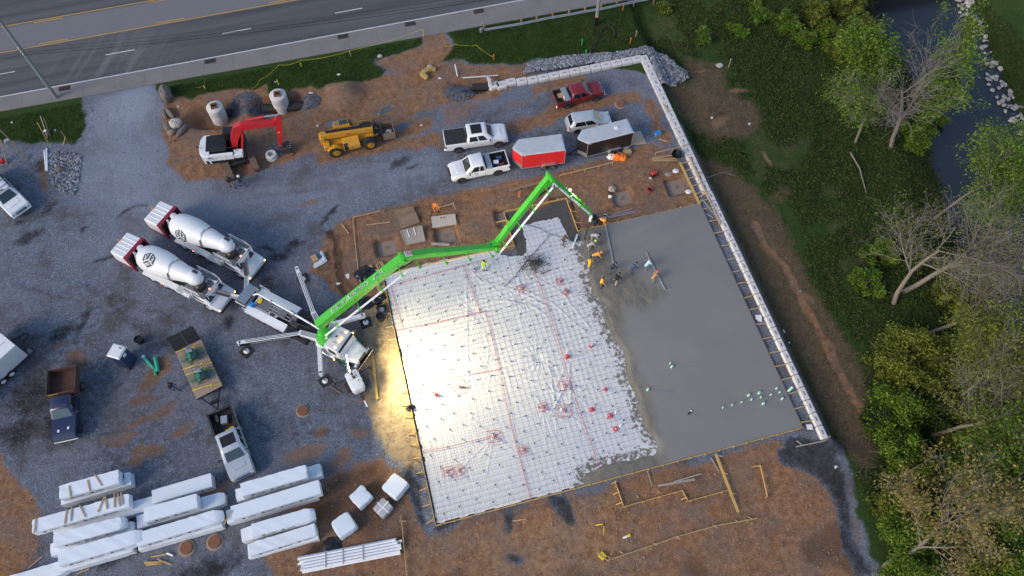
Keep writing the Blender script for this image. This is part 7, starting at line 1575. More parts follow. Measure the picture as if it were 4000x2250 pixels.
batten(r5(280, 1368), r5(425, 1248), .1, 'long scrap stick lying on dark gravel beside the dirt bank'); batten(r5(770, 1422), r5(900, 1370), .1, 'scrap stick poking out under the strapped bundle'); batten(r5(2170, 642), r5(2295, 643), .1, 'short scrap stick between the silver pickup and a bundle'); batten(r5(1310, 890), r5(1355, 1020), .1, 'crossed scrap stick between two bundle rows, steeper one'); batten(r5(1285, 1000), r5(1375, 930), .1, 'crossed scrap stick between two bundle rows, flatter one')
ob('white_tube', MB().tube([g(*r5(1682, 1212), .1), g(*r5(1742, 1238), .1)], .08, 10), M['pvc'], None, True, label='short white tube beside the yellow scrap sticks', cat='tube')
def pallet(px, label, rz, s=1.55, h=1.0, clear=False):
    p = g(*px, h); t = thing('wrapped_pallet', label, 'pallet', (p.x, p.y, 0), rz)
    pm = MB()
    for i in range(5): pm.box((0, -s / 2 + .12 + i * (s - .24) / 4, .12), (s, .12, .03), 0)
    for y in (-s / 2 + .1, 0, s / 2 - .1): pm.box((y, 0, .05), (.1, s, .1), 0)
    ob('pallet_base', pm, M['oldwood'], t)
    mb = MB(); n_ = 32; sd = int(px[0])
    rings = []
    for z, q in ((.14, 1.0), (.3, 1.03), (.6, 1.0), (.9, .97), (.98, .92), (1.0, .7)):
        ring = []
        for i in range(n_):
            a = 2 * math.pi * i / n_; cx, cy = math.cos(a), math.sin(a); k = (abs(cx) ** 12 + abs(cy) ** 12) ** (1 / 12); d = (fbm(np.array([cx * 2 + sd]), np.array([cy * 2 + z * 3]), .7, sd, 3)[0] - .5) * (.03 if clear else .16)
            ring.append((s / 2 * (cx / k) * q + d * cx, s / 2 * (cy / k) * q + d * cy, z * h + (d * .3 if z > .8 else 0)))
        rings.append(ring)
    ob('wrapping', mb.loft(rings), mat('clear_stretch_film', (.45, .44, .45), .2, var=.3, scale=4, bump=.6, bscale=4) if clear else M['wrap'], t, True, 32)
    if clear: ob('tape_cross', MB().bar((-.6, 0, h + .01), (.6, 0, h + .01), .12, .01).bar((0, -.6, h + .015), (0, .6, h + .015), .1, .01), M['plastic_w'], t)
pallet((1543, 1895), 'white wrapped pallet standing next to the slab corner', R(38)); pallet((1408, 1938), 'crumpled white wrapped pallet between the bundles and the clear one', R(32), 1.35); pallet((1341, 2048), 'white wrapped pallet beside the bundle row and pipes', R(22), 1.5); pallet((1495, 1982), 'grey clear-wrapped pallet between two white ones', R(35), 1.15, .75, True)
pc = g(*r6(930, 1235), .25); rz = ang(g(*r6(455, 1262), .3), g(*r6(1290, 1100), .3)); u = Vector((math.cos(rz), math.sin(rz), 0)); v = Vector((-u.y, u.x, 0)); k_ = 0
for row, cnt in ((0, 6), (1, 5)):
    for i in range(cnt):
        c_ = pc + v * ((i - (cnt - 1) / 2) * .215 + .0) + u * rng.uniform(-.35, .35); z = .12 + row * .185
        ob('plastic_pipe', MB().tube([(-3.6, 0, 0), (3.5, 0, 0), (3.52, 0, 0), (3.75, 0, 0)], [.1, .1, .115, .115], 12), M['pvc'], None, True, loc=(c_.x, c_.y, z), rz=rz, label='long white plastic pipe in the strapped stack on dirt', cat='pipe', group='strapped stack of white pipes')
for x in (-1.7, -.4, 1.1):
    ob('timber_strap', MB().bar(pc + u * x - v * .62 + Z3 * .16, pc + u * (x + .06) + v * .62 + Z3 * .18, .05, .04), M['ply'], None, label='thin timber strap across the stack of white pipes', cat='strap', group='straps on the white pipes')

# ------------------------------------------------------------------ pipe stubs and taped boxes on the sheet
def red_stub(px, label, sq=.55, rot=.2, stub=True, solid=False):
    p = g(*px, .1); t = thing('taped_stub', label, 'pipe stub', (p.x, p.y, .06), rot, 'red taped stubs on the sheet')
    mb = MB(); h = sq / 2; q = [Vector((-h, -h, .09)), Vector((h, -h * .9, .09)), Vector((h * .9, h, .09)), Vector((-h * 1.1, h * .9, .09))]
    for a, b in zip(q, q[1:] + q[:1]): mb.bar(a, b, .032, .02)
    ob('tape_frame', mb, M['tape_red'], t)
    if stub: ob('stub', MB().tube([(0, 0, 0), (.02, 0, .28)], .09, 10), M['tape_red'] if solid else M['pad'], t, True)
    cr_ = MB()
    for a in (.3, 1.9, 3.6, 5.0): cr_.bar((0, 0, .1), (.22 * math.cos(a), .22 * math.sin(a), .1), .06, .03)
    ob('tape_collar', cr_, M['tape_red'], t)
RS = [((2037, 1128), .75), ((2186, 1101), .6), ((2211, 1143), .55), ((2216, 1394), .4), ((2308, 1353), .22), ((2207, 1508), .85), ((2121, 1591), .7), ((2205, 1605), 1.05), ((2312, 1601), .32), ((2384, 1625), .4), ((2365, 1522), .2), ((1794, 1512), 1.15), ((1702, 1543), .35), ((1930, 1706), 1.0), ((1747, 1843), .75), ((1794, 1838), .8), ((2045, 1758), .6), ((1853, 1056), .35)]
RN = ['red taped square with two stubs by the upper dimple', 'small red taped grid square near the fresh concrete', 'small red taped square below the other near fresh concrete', 'red wrapped stub on the long seam', 'tiny red stub beside the wet edge', 'red taped pentagon frame beside the long seam', 'red taped diamond frame on creased sheet', 'wide red taped frame holding a grey box stub', 'solid red wrapped stub alone near the seam', 'red stub with legs beside a white pipe', 'tiny red stub near the wet concrete', 'large red taped square in the lamp light', 'small red corner stub next to the large lit square', 'red taped rectangle on the lower cross seam', 'red taped square beside the doubled one', 'doubled red taped square with a dark stub', 'red taped square hanging on the lower seam', 'red taped square with a blue box near the lime worker']
for ((a, b), s_), lb in zip(RS, RN): red_stub((a, b), lb, s_, rng.uniform(-.5, .8), True, s_ < .45)
p = g(2405, 1675, .2); t = thing('red_flange', 'bright round red flange standing near the wet concrete', 'pipe flange', (p.x, p.y, .06)); ob('disc', MB().lathe([(.2, .05), (.2, .12), (.08, .13), (.08, .05)], 18), M['hi_red'], t, True); ob('core', MB().lathe([(.07, .05), (.07, .16)], 10), M['plastic_w'], t)
ob('blue_box', Bx((0, 0, .12), (.34, .28, .2), .02), mat('light_blue_plastic', (.25, .45, .62), .5), None, loc=g(1853, 1056, .08), label='light blue box set in the red taped square', cat='box')
for i, (a, b) in enumerate(((2309, 1352), (2213, 1377), (2404, 1613), (2422, 1664), (2191, 1601))):
    p = g(a, b, .2); ob('pipe_stub', MB().tube([(0, 0, 0), (.05, .02, .42)], .055, 10), M['pvc'], None, True, loc=(p.x, p.y, .06), label='short white pipe stub standing on the plastic sheet', cat='pipe stub', group='white stubs on the sheet')
SP = [(2618, 1419, .05), (2624, 1433, .09), (2530, 1522, .1), (2824, 1592, .05), (2860, 1582, .05), (2897, 1571, .05), (2924, 1544, .09), (2935, 1561, .06), (2965, 1535, .1), (2972, 1552, .06), (2981, 1577, .1), (3011, 1542, .06), (3033, 1517, .07), (3045, 1533, .06), (3055, 1558, .09)]
for a, b, r in SP:
    p = g(a, b, .3); ob('pipe_stub', MB().tube([(0, 0, 0), (0, 0, .32)], r, 12), M['mint'], None, True, loc=(p.x, p.y, ST - .05), label='pale mint pipe stub rising out of the smooth wet slab', cat='pipe stub', group='mint stubs in the slab')
pipe((3078, 1530), (3096, 1512), .1, 'mint', 'pale mint pipe leaning across the gap by the block wall', .3, .5)
p = g(2693, 1614, ST); t = thing('slab_clamp', 'small black fitting lying on the wet slab', 'fitting', (p.x, p.y, ST - .01), .4); ob('clamp_body', Bx((0, 0, .07), (.34, .12, .14), .03), M['black'], t); ob('clamp_end', Bx((.22, .03, .08), (.12, .14, .12), .03), M['plastic_w'], t)
for a, b, r in ((2900, 1250, .32), (2955, 1245, .2), (3142, 1668, .28)):
    p = g(a + 30, b, .1); t = ob('paper_scrap', MB().add([(-r, -.1, .02), (r * .6, -.25, .05), (r, .2, .03), (-.2, .3, .09)], [(0, 1, 2, 3)]), M['plastic_w'], None, loc=(31.0, p.y, .12), label='white torn wrap scrap in the gap beside the block wall', cat='scrap', group='white scraps by the wall')

# ------------------------------------------------------------------ tools on the pour
def rod(a, b, w, mt, label, z=ST + .05, nm='screed_board', cat='screed'): return ob(nm, MB().bar(g(*a, z), g(*b, z), w, .09, b=.01), M[mt], None, label=label, cat=cat)
rod((2366, 882), (2398, 1036), .13, 'alu', 'long grey screed board drawn between the orange and navy workers'); rod((2524, 985), (2599, 1132), .11, 'alu', 'long grey screed board pulled by the light blue and red hat workers')
rod((2256, 915), (2236, 968), .18, 'plastic_w', 'pale board lying from dark bed to sheet', .12, 'loose_board', 'board')
def cable(pts, r, mt, label, z=.16, nm='cable', cat='cable'):
    P_ = [g(a, b, z) for a, b in pts]; ob(nm, MB().tube(P_, r, 6), M[mt], None, True, label=label, cat=cat)
cable([(2045, 873), (2110, 893), (2150, 915), (2205, 928), (2240, 945)], .03, 'bluehose', 'blue hose dragged over the sheet to the brown worker', .2, 'hose', 'hose'); cable([(1970, 1120), (2010, 1080), (2062, 1012), (2110, 960), (2150, 915)], .03, 'bluehose', 'dark cable crossing the creased sheet', .18); cable([(1945, 852), (1968, 858), (1985, 866)], .03, 'bluehose', 'short blue hose beside a footing pit', .1, 'hose', 'hose'); cable([(1660, 895), (1690, 868)], .03, 'bluehose', 'dark blue hose under the plywood sheet', .1, 'hose', 'hose')
tw_ = MB()
for i in range(90):
    c_ = g(2090 + rng.gauss(0, 22), 1035 + rng.gauss(0, 16) + .3 * 0, .1); a = rng.uniform(0, 3.14); l = rng.uniform(.15, .6); tw_.bar((c_.x - l * math.cos(a), c_.y - l * math.sin(a), .13 + rng.random() * .2), (c_.x + l * math.cos(a), c_.y + l * math.sin(a), .13 + rng.random() * .3), .03, .02)
ob('wire_offcut_pile', tw_, M['rebar'], None, label='dark tangle of wire offcuts lying on the white sheet', cat='wire pile', kind='stuff')
def barrel(px, r, h, mt, label, z=0.0, nm='bin', cat='bin', lid=None):
    p = g(*px, z + h * .5); t = thing(nm, label, cat, (p.x, p.y, z)); ob('shell', MB().lathe([(r * .82, 0), (r, h), (r * 1.06, h), (r * 1.06, h * .95), (r * .92, h * .94), (r * .78, .06)], 20, caps=True), M[mt], t, True, 50); ob('opening', MB().lathe([(r * .9, h * .8), (r * .3, h * .78)], 16), M[lid or 'black'], t)
    return t
M['grey_bin'] = mat('dark_grey_plastic', (.055, .065, .07), .5)
barrel((2321, 858), .38, .95, 'grey_bin', 'tall dark grey bin standing in the form corner under the boom tip'); barrel((2363, 846), .17, .38, 'plastic_w', 'white bucket behind the orange worker', nm='bucket', cat='bucket'); barrel((2345, 852), .17, .36, 'plastic_w', 'pale bucket in front of the orange worker', nm='bucket', cat='bucket')
barrel((545, 1330), .35, .6, 'black', 'black bucket standing alone by the portable toilet', nm='bucket', cat='bucket'); barrel((1487, 1240), .36, .75, 'blackmat', 'upright black corrugated pipe end lit by the flood lamp', nm='pipe_end', cat='pipe'); barrel((1492, 1213), .22, .42, 'alu', 'grey bucket by the black pipe end', nm='bucket', cat='bucket', lid='alu')
barrel((2538, 742), .24, .34, 'hi_red', 'red bucket with dark contents on the dirt', nm='bucket', cat='bucket')
p = g(2554, 680, .25); t = thing('generator', 'small red portable generator standing on the dirt', 'generator', (p.x, p.y, 0), .2); ob('tank', Bx((0, 0, .45), (.55, .42, .2), .05), M['hi_red'], t); ob('engine', Bx((0, 0, .22), (.5, .36, .3), .04), M['black'], t); ob('frame', MB().tube([(-.32, -.25, .02), (-.32, -.25, .52), (.32, -.25, .52), (.32, -.25, .02)], .02, 6).tube([(-.32, .25, .02), (-.32, .25, .52), (.32, .25, .52), (.32, .25, .02)], .02, 6), M['black'], t)
def rag(px, r, h, mt, label, nm='rag', cat='cloth', z=0.0, seed=1, grp=None):
    p = g(*px, z); n_ = 30; rings = []
    for q, zz_ in ((1, 0), (.95, h * .35), (.75, h * .75), (.4, h), (.05, h * 1.02)): rings.append([(r * q * math.cos(a) * (.8 + .6 * fbm(np.array([math.cos(a) * 2 + seed]), np.array([math.sin(a) * 2 + zz_ * 3]), .4, seed, 3)[0]), r * q * math.sin(a) * (.5 + .8 * fbm(np.array([math.sin(a) * 2]), np.array([math.cos(a) * 2 + seed]), .4, seed + 3, 3)[0]), zz_ * (.4 + 1.1 * fbm(np.array([a * 2]), np.array([q * 3.0 + seed]), .7, seed, 2)[0])) for a in np.linspace(0, 2 * math.pi, n_ + 1)[:-1]])
    return ob(nm, MB().loft(rings), M[mt], None, True, 60, loc=(p.x, p.y, z + Hz(p.x, p.y) if z == 0 else z), label=label, cat=cat, group=grp)
rag((2409, 618), .42, .55, 'orange', 'bright orange work jacket draped over the timber form', seed=2, cat='jacket', nm='jacket'); rag((2432, 619), .4, .5, 'orange', 'second orange work jacket heaped beside the first on the form', seed=5, cat='jacket', nm='jacket'); rag((2388, 613), .42, .3, 'plastic_w', 'white cloth heaped beside the orange jackets', seed=7); rag((2420, 612), .2, .5, 'alu', 'grey cloth between the two orange jackets', seed=17)
p = g(2450, 597, .2); t = thing('cardboard_box', 'cardboard box standing by the black trailer wheel', 'box', (p.x, p.y, 0), .1); ob('carton', Bx((0, 0, .22), (.75, .45, .44), .01), M['card'], t); ob('flap', MB().bar((-.36, .22, .44), (.36, .32, .5), .02, .1), M['card'], t); rag((2440, 577), .34, .7, 'plastic_w', 'tied white sack standing against the black trailer', seed=9, nm='sack', cat='sack')
rag((2392, 738), .38, .3, 'ply', 'pale crumpled bag on the dirt beside a footing pit', seed=11, nm='bag', cat='bag'); rag((2384, 768), .2, .15, 'plastic_w', 'small white scrap below the crumpled bag', seed=12); rag((2640, 668), .3, .12, 'plastic_w', 'white plastic scrap above the corner footing pit', seed=13); rag((2690, 748), .3, .12, 'plastic_w', 'white plastic scrap beside the yellow plank', seed=14); rag((2540, 697), .16, .08, 'plastic_w', 'small white paper beside the red generator', seed=15); rag((2610, 680), .3, .06, 'ply', 'thin clear film scrap on the dirt', seed=18)
p = g(2569, 521, .25); t = thing('cooler', 'blue lidded cooler box standing near the block wall', 'cooler', (p.x, p.y, 0), .1); ob('tub', Bx((0, 0, .18), (.6, .42, .36), .04), M['alu'], t); ob('lid', Bx((0, 0, .4), (.64, .46, .1), .03), M['blue'], t)
fline('loose_board', [(2575, 543), (2605, 552)], 'short tan board on dirt beside the blue cooler', z=.06, h=.04, w=.14, cat='board'); fline('loose_board', [(2592, 408), (2612, 438)], 'tan board lying on top of the block wall', z=.42, h=.05, w=.2, mt='tan', cat='board')
# black film and pipes beside the slab
rag((1428, 1072), .95, .3, 'tarp', 'black crumpled plastic sheet heap on the dirt', seed=21, nm='plastic_heap', cat='plastic'); rag((1478, 1170), .6, .4, 'tarp', 'black plastic heap with pipes under the boom', seed=22, nm='plastic_heap', cat='plastic'); rag((1425, 1185), .8, .2, 'tarp', 'low black plastic and debris heap by the front outrigger', seed=23, nm='plastic_heap', cat='plastic'); rag((1490, 1205), .4, .35, 'tarp', 'small black plastic heap by the grey bucket', seed=24, nm='plastic_heap', cat='plastic'); rag((1604, 1594), .35, .3, 'tarp', 'small black bag against the west slab form', seed=25, nm='bag', cat='bag'); rag((1300, 2130), .7, .1, 'tarp', 'flat black plastic on dirt behind the white pipes', seed=26, nm='plastic_heap', cat='plastic')
p = g(1244, 1015, .2); t = thing('supply_pallet', 'opened pallet with cardboard box and white plastic on the dirt', 'pallet', (p.x, p.y, 0), .3)
pm = MB()
for i in range(6): pm.box((0, -.5 + i * .2, .12), (1.3, .12, .025), 0)
for y in (-.5, 0, .5): pm.box((y, 0, .05), (.1, 1.1, .1), 0)
ob('pallet_base', pm, M['oldwood'], t); ob('carton', Bx((-.25, .15, .35), (.5, .7, .42), .01), M['card'], t); ob('blue_roll', Bx((.2, .25, .32), (.4, .6, .3), .08), M['bluehose'], t); ob('film', MB().loft([[(-.75, -.55, .13), (-.4, -.65, .2), (.2, -.62, .18), (.65, -.5, .16), (.72, .6, .2)], [(-.7, -.4, .35), (-.4, -.45, .3), (.2, -.42, .36), (.5, -.35, .3), (.58, .6, .45)]], True, closed=True), M['plastic_w'], t)
# leaning form panels and plywood
def fpanel(c4, label, mt, z0=.15, z1=.45, ribs=False, nm='form_panel'):
    zs = (z0, z0, z1, z1); q = [g(a, b, z) for (a, b), z in zip(c4, zs)]; t = thing(nm, label, 'panel', (0, 0, 0)); ob('sheet', MB().slab(q, .04), M[mt], t)
    a, b, c_, d = q
    for s, e in ((a, b), (d, c_), (a, d), (b, c_)): ob('edge_rail', MB().bar(s + Z3 * .06, e + Z3 * .06, .09, .06), M['oldwood' if not ribs else 'ply'], t)
    if ribs:
        for k in (.3, .62): ob('rib', MB().bar(a.lerp(d, .45).lerp(b.lerp(c_, .45), k) + Z3 * .08, d.lerp(c_, k) + Z3 * .08, .08, .05), M['pvc'], t)
fpanel([(1543, 846), (1620, 828), (1611, 808), (1538, 824)], 'uppermost weathered wooden form panel of the leaning three', 'oldwood'); fpanel([(1559, 898), (1638, 870), (1622, 830), (1548, 848)], 'middle brown wooden form panel framed with rails', 'oldwood', .1, .4); fpanel([(1587, 958), (1660, 941), (1647, 883), (1565, 903)], 'grey plywood form panel with white ribs lying lowest of the three', 'ply', .12, .35, True)
p_ = [(1690, 891), (1784, 876), (1778, 835), (1684, 847)]; q = [g(a, b, .2) for a, b in p_]; t = thing('plywood_sheet', 'large pale plywood sheet lying flat beside the orange worker', 'plywood', (0, 0, 0)); ob('sheet', MB().slab(q, .03), mat('pale_plywood', (.46, .41, .35), .8, var=.18, scale=2, dirt=.25, dcol=(.3, .27, .24)), t)
for a, b in ((1724, 850), (1736, 848)): p = g(a, b, .25); ob('knot_hole', MB().lathe([(.07, .0), (.07, .012)], 10, M=Matrix.Translation((p.x, p.y, .232))), M['black'], t)
ob('support', Bx((q[0].lerp(q[2], .5).x, q[0].lerp(q[2], .5).y, .1), (1.2, .6, .2), 0), M['oldwood'], t)
fline('loose_board', [(1685, 952), (1756, 956)], 'thick grey plank lying on dirt below the plywood', z=.1, h=.06, w=.26, mt='ply', cat='plank')
# things in truck beds
def inbed(PR, local, rz=0): c_, h_ = PR; return Matrix.Translation((c_.x, c_.y, 0)) @ Matrix.Rotation(h_, 4, 'Z') @ Vector(local)
def box_at(PR, loc, d, mt, label, cat, nm, lidm=None):
    p = inbed(PR, loc); t = thing(nm, label, cat, p, PR[1] + rng.uniform(-.3, .3)); ob('tub', Bx((0, 0, d[2] / 2), d, .03), M[mt], t); ob('lid', Bx((0, 0, d[2] + .02), (d[0] * 1.03, d[1] * 1.03, .06), .02), M[lidm or mt], t)
box_at(TRK2, (-1.75, .15, .75), (.5, .4, .4), 'blue', 'white lidded blue cooler in the bed of the extended cab pickup', 'cooler', 'cooler', 'plastic_w'); box_at(TRK2, (-2.2, -.4, .75), (.5, .35, .25), 'bluehose', 'blue bag among tools in the extended cab pickup bed', 'bag', 'tool_bag'); box_at(TRK2, (-2.15, .4, .75), (.7, .3, .18), 'redpaint', 'dark red tool case in the extended cab pickup bed', 'tool case', 'tool_case')
box_at(REDP, (-1.5, -.2, .7), (.4, .4, .4), 'plastic_w', 'round-topped white bucket in the dark red pickup bed', 'bucket', 'bucket'); box_at(REDP, (-1.9, .25, .7), (.6, .5, .25), 'card', 'clutter of tools in the dark red pickup bed', 'tools', 'tool_heap')
box_at(SILV, (-2.05, .1, .7), (.62, .5, .42), 'alu', 'grey cooler box in the silver pickup bed', 'cooler', 'cooler', 'alu'); box_at(SILV, (-2.55, -.45, .7), (.6, .22, .1), 'oldwood', 'small timber block in the silver pickup bed', 'block', 'timber_block')
p = inbed(SILV, (-1.25, .2, .72)); ob('strap_coil', MB().bar(p + Vector((-.35, -.1, .04)), p + Vector((.35, .12, .04)), .12, .06).bar(p + Vector((0, -.15, .06)), p + Vector((.1, .2, .06)), .06, .05), M['yellow'], None, label='yellow tie-down straps in the silver pickup bed', cat='strap')
# portable toilet
q = [g(a, b, 2.3) for a, b in ((444.5, 1341), (492, 1355), (462, 1402.6), (416.5, 1388))]; c_ = sum(q, Vector()) / 4; t = thing('portable_toilet', 'dark blue portable toilet with a white roof on the gravel', 'portable toilet', (c_.x, c_.y, 0), ang(q[0], q[1]))
ob('cabin', MB().box((0, 0, 1.15), (1.1, 1.1, 2.1), .04), M['bluedk'], t); ob('door', MB().box((0, -.56, 1.1), (.72, .04, 1.85), .02), M['navy'], t); ob('roof', MB().loft([[(x * k, y * k, z) for x, y in ((-.6, -.6), (.6, -.6), (.6, .6), (-.6, .6))] for k, z in ((1, 2.18), (1, 2.25), (.85, 2.36))]), M['plastic_w'], t); ob('vent_pipe', MB().tube([(.25, .3, 2.2), (.25, .3, 2.55)], .05, 10), M['black'], t); ob('sign_plate', MB().lathe([(.2, 0), (.2, .012)], 16, M=Matrix.Translation((.56, 0, 1.85)) @ Matrix.Rotation(math.pi / 2, 4, 'Y')), M['plastic_w'], t); ob('base_skid', Bx((0, 0, .06), (1.15, 1.15, .14), .02), M['black'], t)
# tripod and level kit on the red dirt
p = g(2352, 2062); t = thing('survey_tripod', 'small yellow tripod standing on the red dirt', 'tripod', (p.x, p.y, Hz(p.x, p.y)))
for a in (0.4, 2.5, 4.6): ob('leg', MB().bar((.05 * math.cos(a), .05 * math.sin(a), 1.15), (.55 * math.cos(a), .55 * math.sin(a), .0), .05, .03), M['yellow'], t)
ob('head', MB().lathe([(.09, 1.12), (.09, 1.3), (.04, 1.34)], 10), M['black'], t)
p = g(2452, 2095); t = thing('level_kit', 'small yellow and white instrument lying on the dirt', 'instrument', (p.x, p.y, Hz(p.x, p.y)), .1); ob('case', Bx((.1, 0, .1), (.22, .2, .2), .03), M['yellow'], t); ob('tray', Bx((-.22, 0, .04), (.36, .16, .06), .02), M['plastic_w'], t)
for i, (a, b) in enumerate(((1325, 300), (1080, 330), (1215, 367), (1718, 308), (1880, 105), (700, 425), (58, 493), (220, 516), (2170, 230), (1240, 492), (1485, 1178), (1360, 1085), (1357, 1077), (1322, 1110), (2940, 450), (3077, 1272), (3097, 1318), (1645, 490), (2790, 430), (3263, 1825))):
    p = g(a, b); r = rng.uniform(.12, .25); ob('litter', MB().add([(-r, -r * .6, .02), (r, -r * .5, .05), (r * .8, r * .6, .02), (-r * .7, r * .7, .08)], [(0, 1, 2, 3)]), M['plastic_w'], None, loc=(p.x, p.y, Hz(p.x, p.y) + .02), rz=rng.uniform(0, 3), label='white scrap of litter lying on open ground', cat='litter', group='white litter scraps')
# ------------------------------------------------------------------ crew
M['skin'] = mat('skin', (.36, .21, .14), .6)
M['hair'] = mat('dark_hair', (.02, .015, .012), .7)
_cm = {}
def cloth(c):
    if c not in _cm: _cm[c] = mat('cloth_%d' % len(_cm), c, .85, var=.18, scale=6, bump=.3, bscale=14, dirt=.2)
    return _cm[c]
def person(label, px, facing, pose, top, legs, hat=None, z=0.0, s=1.0, boots=(.03, .025, .02)):
    """one continuous remeshed body; px marks where the feet stand, facing in degrees"""
    b, kn, arm, stride = {'stand': (8, .05, 20, .08), 'walk': (8, .1, 25, .3), 'bend': (72, .25, 85, .25), 'stoop': (45, .2, 70, .2), 'kneel': (40, .9, 75, .3)}[pose]
    B = R(b); hipz = .93 - .42 * kn; hip = Vector((-math.sin(B) * .22, 0, hipz)); u = Vector((math.sin(B), 0, math.cos(B))); chest = hip + u * .44; neck = hip + u * .56
    hd = neck + (u * .55 + Vector((.45 * math.sin(B), 0, .55))).normalized() * .19; caps = []
    def C(a, c, r0, r1, k): caps.append((Vector(a), Vector(c), r0, r1, k))
    C(hip, hip + u * .2, .135, .14, 0); C(hip + u * .2, chest, .14, .165, 0); C(chest, neck, .15, .075, 0); C(neck, hd, .06, .06, 2); C(hd - Vector((0, 0, .03)), hd + Vector((.01, 0, .05)), .088, .092, 2)
    C(hd + Vector((.085, 0, 0)), hd + Vector((.105, 0, -.02)), .018, .016, 2)
    A = R(arm); hands = []
    for sd in (-1, 1):
        st = stride * sd; knee = Vector((hip.x * .4 + .12 * kn * 3 + st * .5, sd * .12, .5 - .22 * kn)); ank = Vector((st * .9 - (.35 if pose == 'kneel' and sd < 0 else 0), sd * .13, .1))
        C(hip + Vector((0, sd * .09, 0)), knee, .095, .065, 1); C(knee, ank, .062, .045, 1); C(ank, ank + Vector((.17, 0, -.055)), .05, .042, 3)
        sh = chest + u * .06 + Vector((0, sd * .185, 0)); ad = Vector((math.sin(A * .9), sd * .18, -math.cos(A * .9))).normalized() if b < 30 else Vector((.35, sd * .15, -1)).normalized()
        el = sh + ad * .29; fd = (ad + Vector((.55, -sd * .1, .1))).normalized(); wr = el + fd * .25
        C(sh, el, .062, .05, 0); C(el, wr, .047, .036, 0); C(wr, wr + fd * .08, .036, .034, 2); hands.append((wr + fd * .08, fd, sd))
    mb = MB()
    for a, c, r0, r1, k in caps:
        d = (c - a).normalized(); n_ = 4; pts = [a - d * r0 * math.cos(q) for q in (0.01,)]
        P_ = [a - d * r0 * .95, a - d * r0 * .6, a, c, c + d * r1 * .6, c + d * r1 * .95]; mb.tube(P_, [r0 * .3, r0 * .8, r0, r1, r1 * .8, r1 * .3], 10)
    me = bpy.data.meshes.new('body'); me.from_pydata(mb.v, [], mb.f); o = bpy.data.objects.new('tmp_body', me); COL.objects.link(o)
    md = o.modifiers.new('r', 'REMESH'); md.mode = 'VOXEL'; md.voxel_size = .026; md.use_smooth_shade = True
    dg = bpy.context.evaluated_depsgraph_get(); ev = bpy.data.meshes.new_from_object(o.evaluated_get(dg)); bpy.data.objects.remove(o); bpy.data.meshes.remove(me)
    n = len(ev.polygons); ce = np.empty(n * 3); ev.polygons.foreach_get('center', ce); ce = ce.reshape(-1, 3); best = np.full(n, 9.); mi = np.zeros(n, int)
    for a, c, r0, r1, k in caps:
        a_, e = np.array(a), np.array(c - a); t_ = np.clip(((ce - a_) @ e) / (e @ e + 1e-9), 0, 1); dd = np.linalg.norm(ce - a_ - t_[:, None] * e, axis=1) - (r0 + (r1 - r0) * t_); w_ = dd < best; best[w_] = dd[w_]; mi[w_] = k
    for m_ in (cloth(top), cloth(legs), M['skin'], cloth(boots)): ev.materials.append(m_)
    ev.polygons.foreach_set('material_index', mi.astype(np.int32)); ev.name = 'body'; p = g(*px, z); t = thing('person', label, 'person', (p.x, p.y, z - .02), R(facing)); t.scale = (s, s, s); link('body', ev, t)
    for w, fd, sd in hands:
        fm = MB(); sv = fd.cross(Vector((0, 0, 1))).normalized()
        for k, l in ((-.03, .06), (-.01, .075), (.01, .07), (.03, .055)): q = w + sv * k; fm.tube([q, q + fd * l * .6, q + fd * l * .8 - Vector((0, 0, .03))], [.011, .01, .008], 5)
        fm.tube([w - fd * .05 + sv * .03 * -sd, w + sv * .065 * -sd, w + sv * .07 * -sd + fd * .03], [.012, .011, .009], 5)
        ob('hand_fingers', fm, M['skin'], t)
    hm = MB(); T_ = Matrix.Translation(hd + Vector((0, 0, .03))) @ Matrix.Rotation(B * .6, 4, 'Y')
    if hat == 'hard' or (isinstance(hat, tuple)): hm.lathe([(.145, .015), (.118, .03), (.112, .075), (.075, .125), (.01, .14)], 16, M=T_); hm.box((.1, 0, .025), (.12, .13, .015), .004, M=T_)
    else: hm.lathe([(.09, -.06), (.104, .0), (.1, .06), (.06, .105), (.01, .115)], 14, M=T_)
    ob('hat' if hat else 'hair', hm, cloth(hat) if isinstance(hat, tuple) else M['hair'], t, True)
OR, YE, GY_, NV, BK, TN = (.85, .24, .03), (.72, .36, .02), (.34, .34, .35), (.03, .04, .07), (.012, .012, .012), (.36, .27, .18)
person('person in dark jacket and khaki trousers walking by the excavator track', (906, 731), -55, 'walk', (.05, .04, .035), (.3, .22, .15)); person('person in white cap, dark jacket and blue jeans walking by the excavator', (948, 727), -45, 'walk', (.06, .05, .05), (.04, .12, .28), (.75, .75, .75))
person('worker in full orange workwear stooping beside the batter board', (1702, 822), -80, 'stoop', OR, (.8, .2, .02), OR); person('worker in rusty orange jacket and grey trousers by the dirt form', (2030, 784), 60, 'stoop', (.3, .09, .03), (.13, .13, .14))
person('worker in lime yellow vest standing on the white sheet', (1891, 1054), -70, 'stand', (.5, .75, .02), (.45, .46, .48), z=.1); person('worker in dark brown clothes holding the blue hose on the sheet', (2201, 953), 20, 'stoop', (.09, .045, .03), (.1, .07, .05), z=.1)
person('worker in orange shirt leaning over the slab edge with a screed', (2350, 878), -50, 'bend', (.9, .33, .05), BK, z=.05); person('worker in pale grey hoodie bent beside the hose end', (2318, 938), -25, 'bend', GY_, (.3, .3, .3), z=.15)
person('worker in grey with a lime hat bent over wet concrete', (2303, 974), 10, 'bend', GY_, (.24, .25, .24), (.6, .85, .1), z=.15); person('worker in bright orange bent between the grey and yellow workers', (2325, 1013), -5, 'bend', (.95, .34, .06), (.12, .1, .09), OR, z=.15)
person('worker in golden yellow shirt raking at the sheet edge', (2300, 1050), 60, 'stoop', (.75, .34, .02), (.1, .08, .07), z=.15); person('worker in dark navy kneeling at the end of the first screed', (2385, 1062), 20, 'bend', NV, (.06, .09, .15), z=ST)
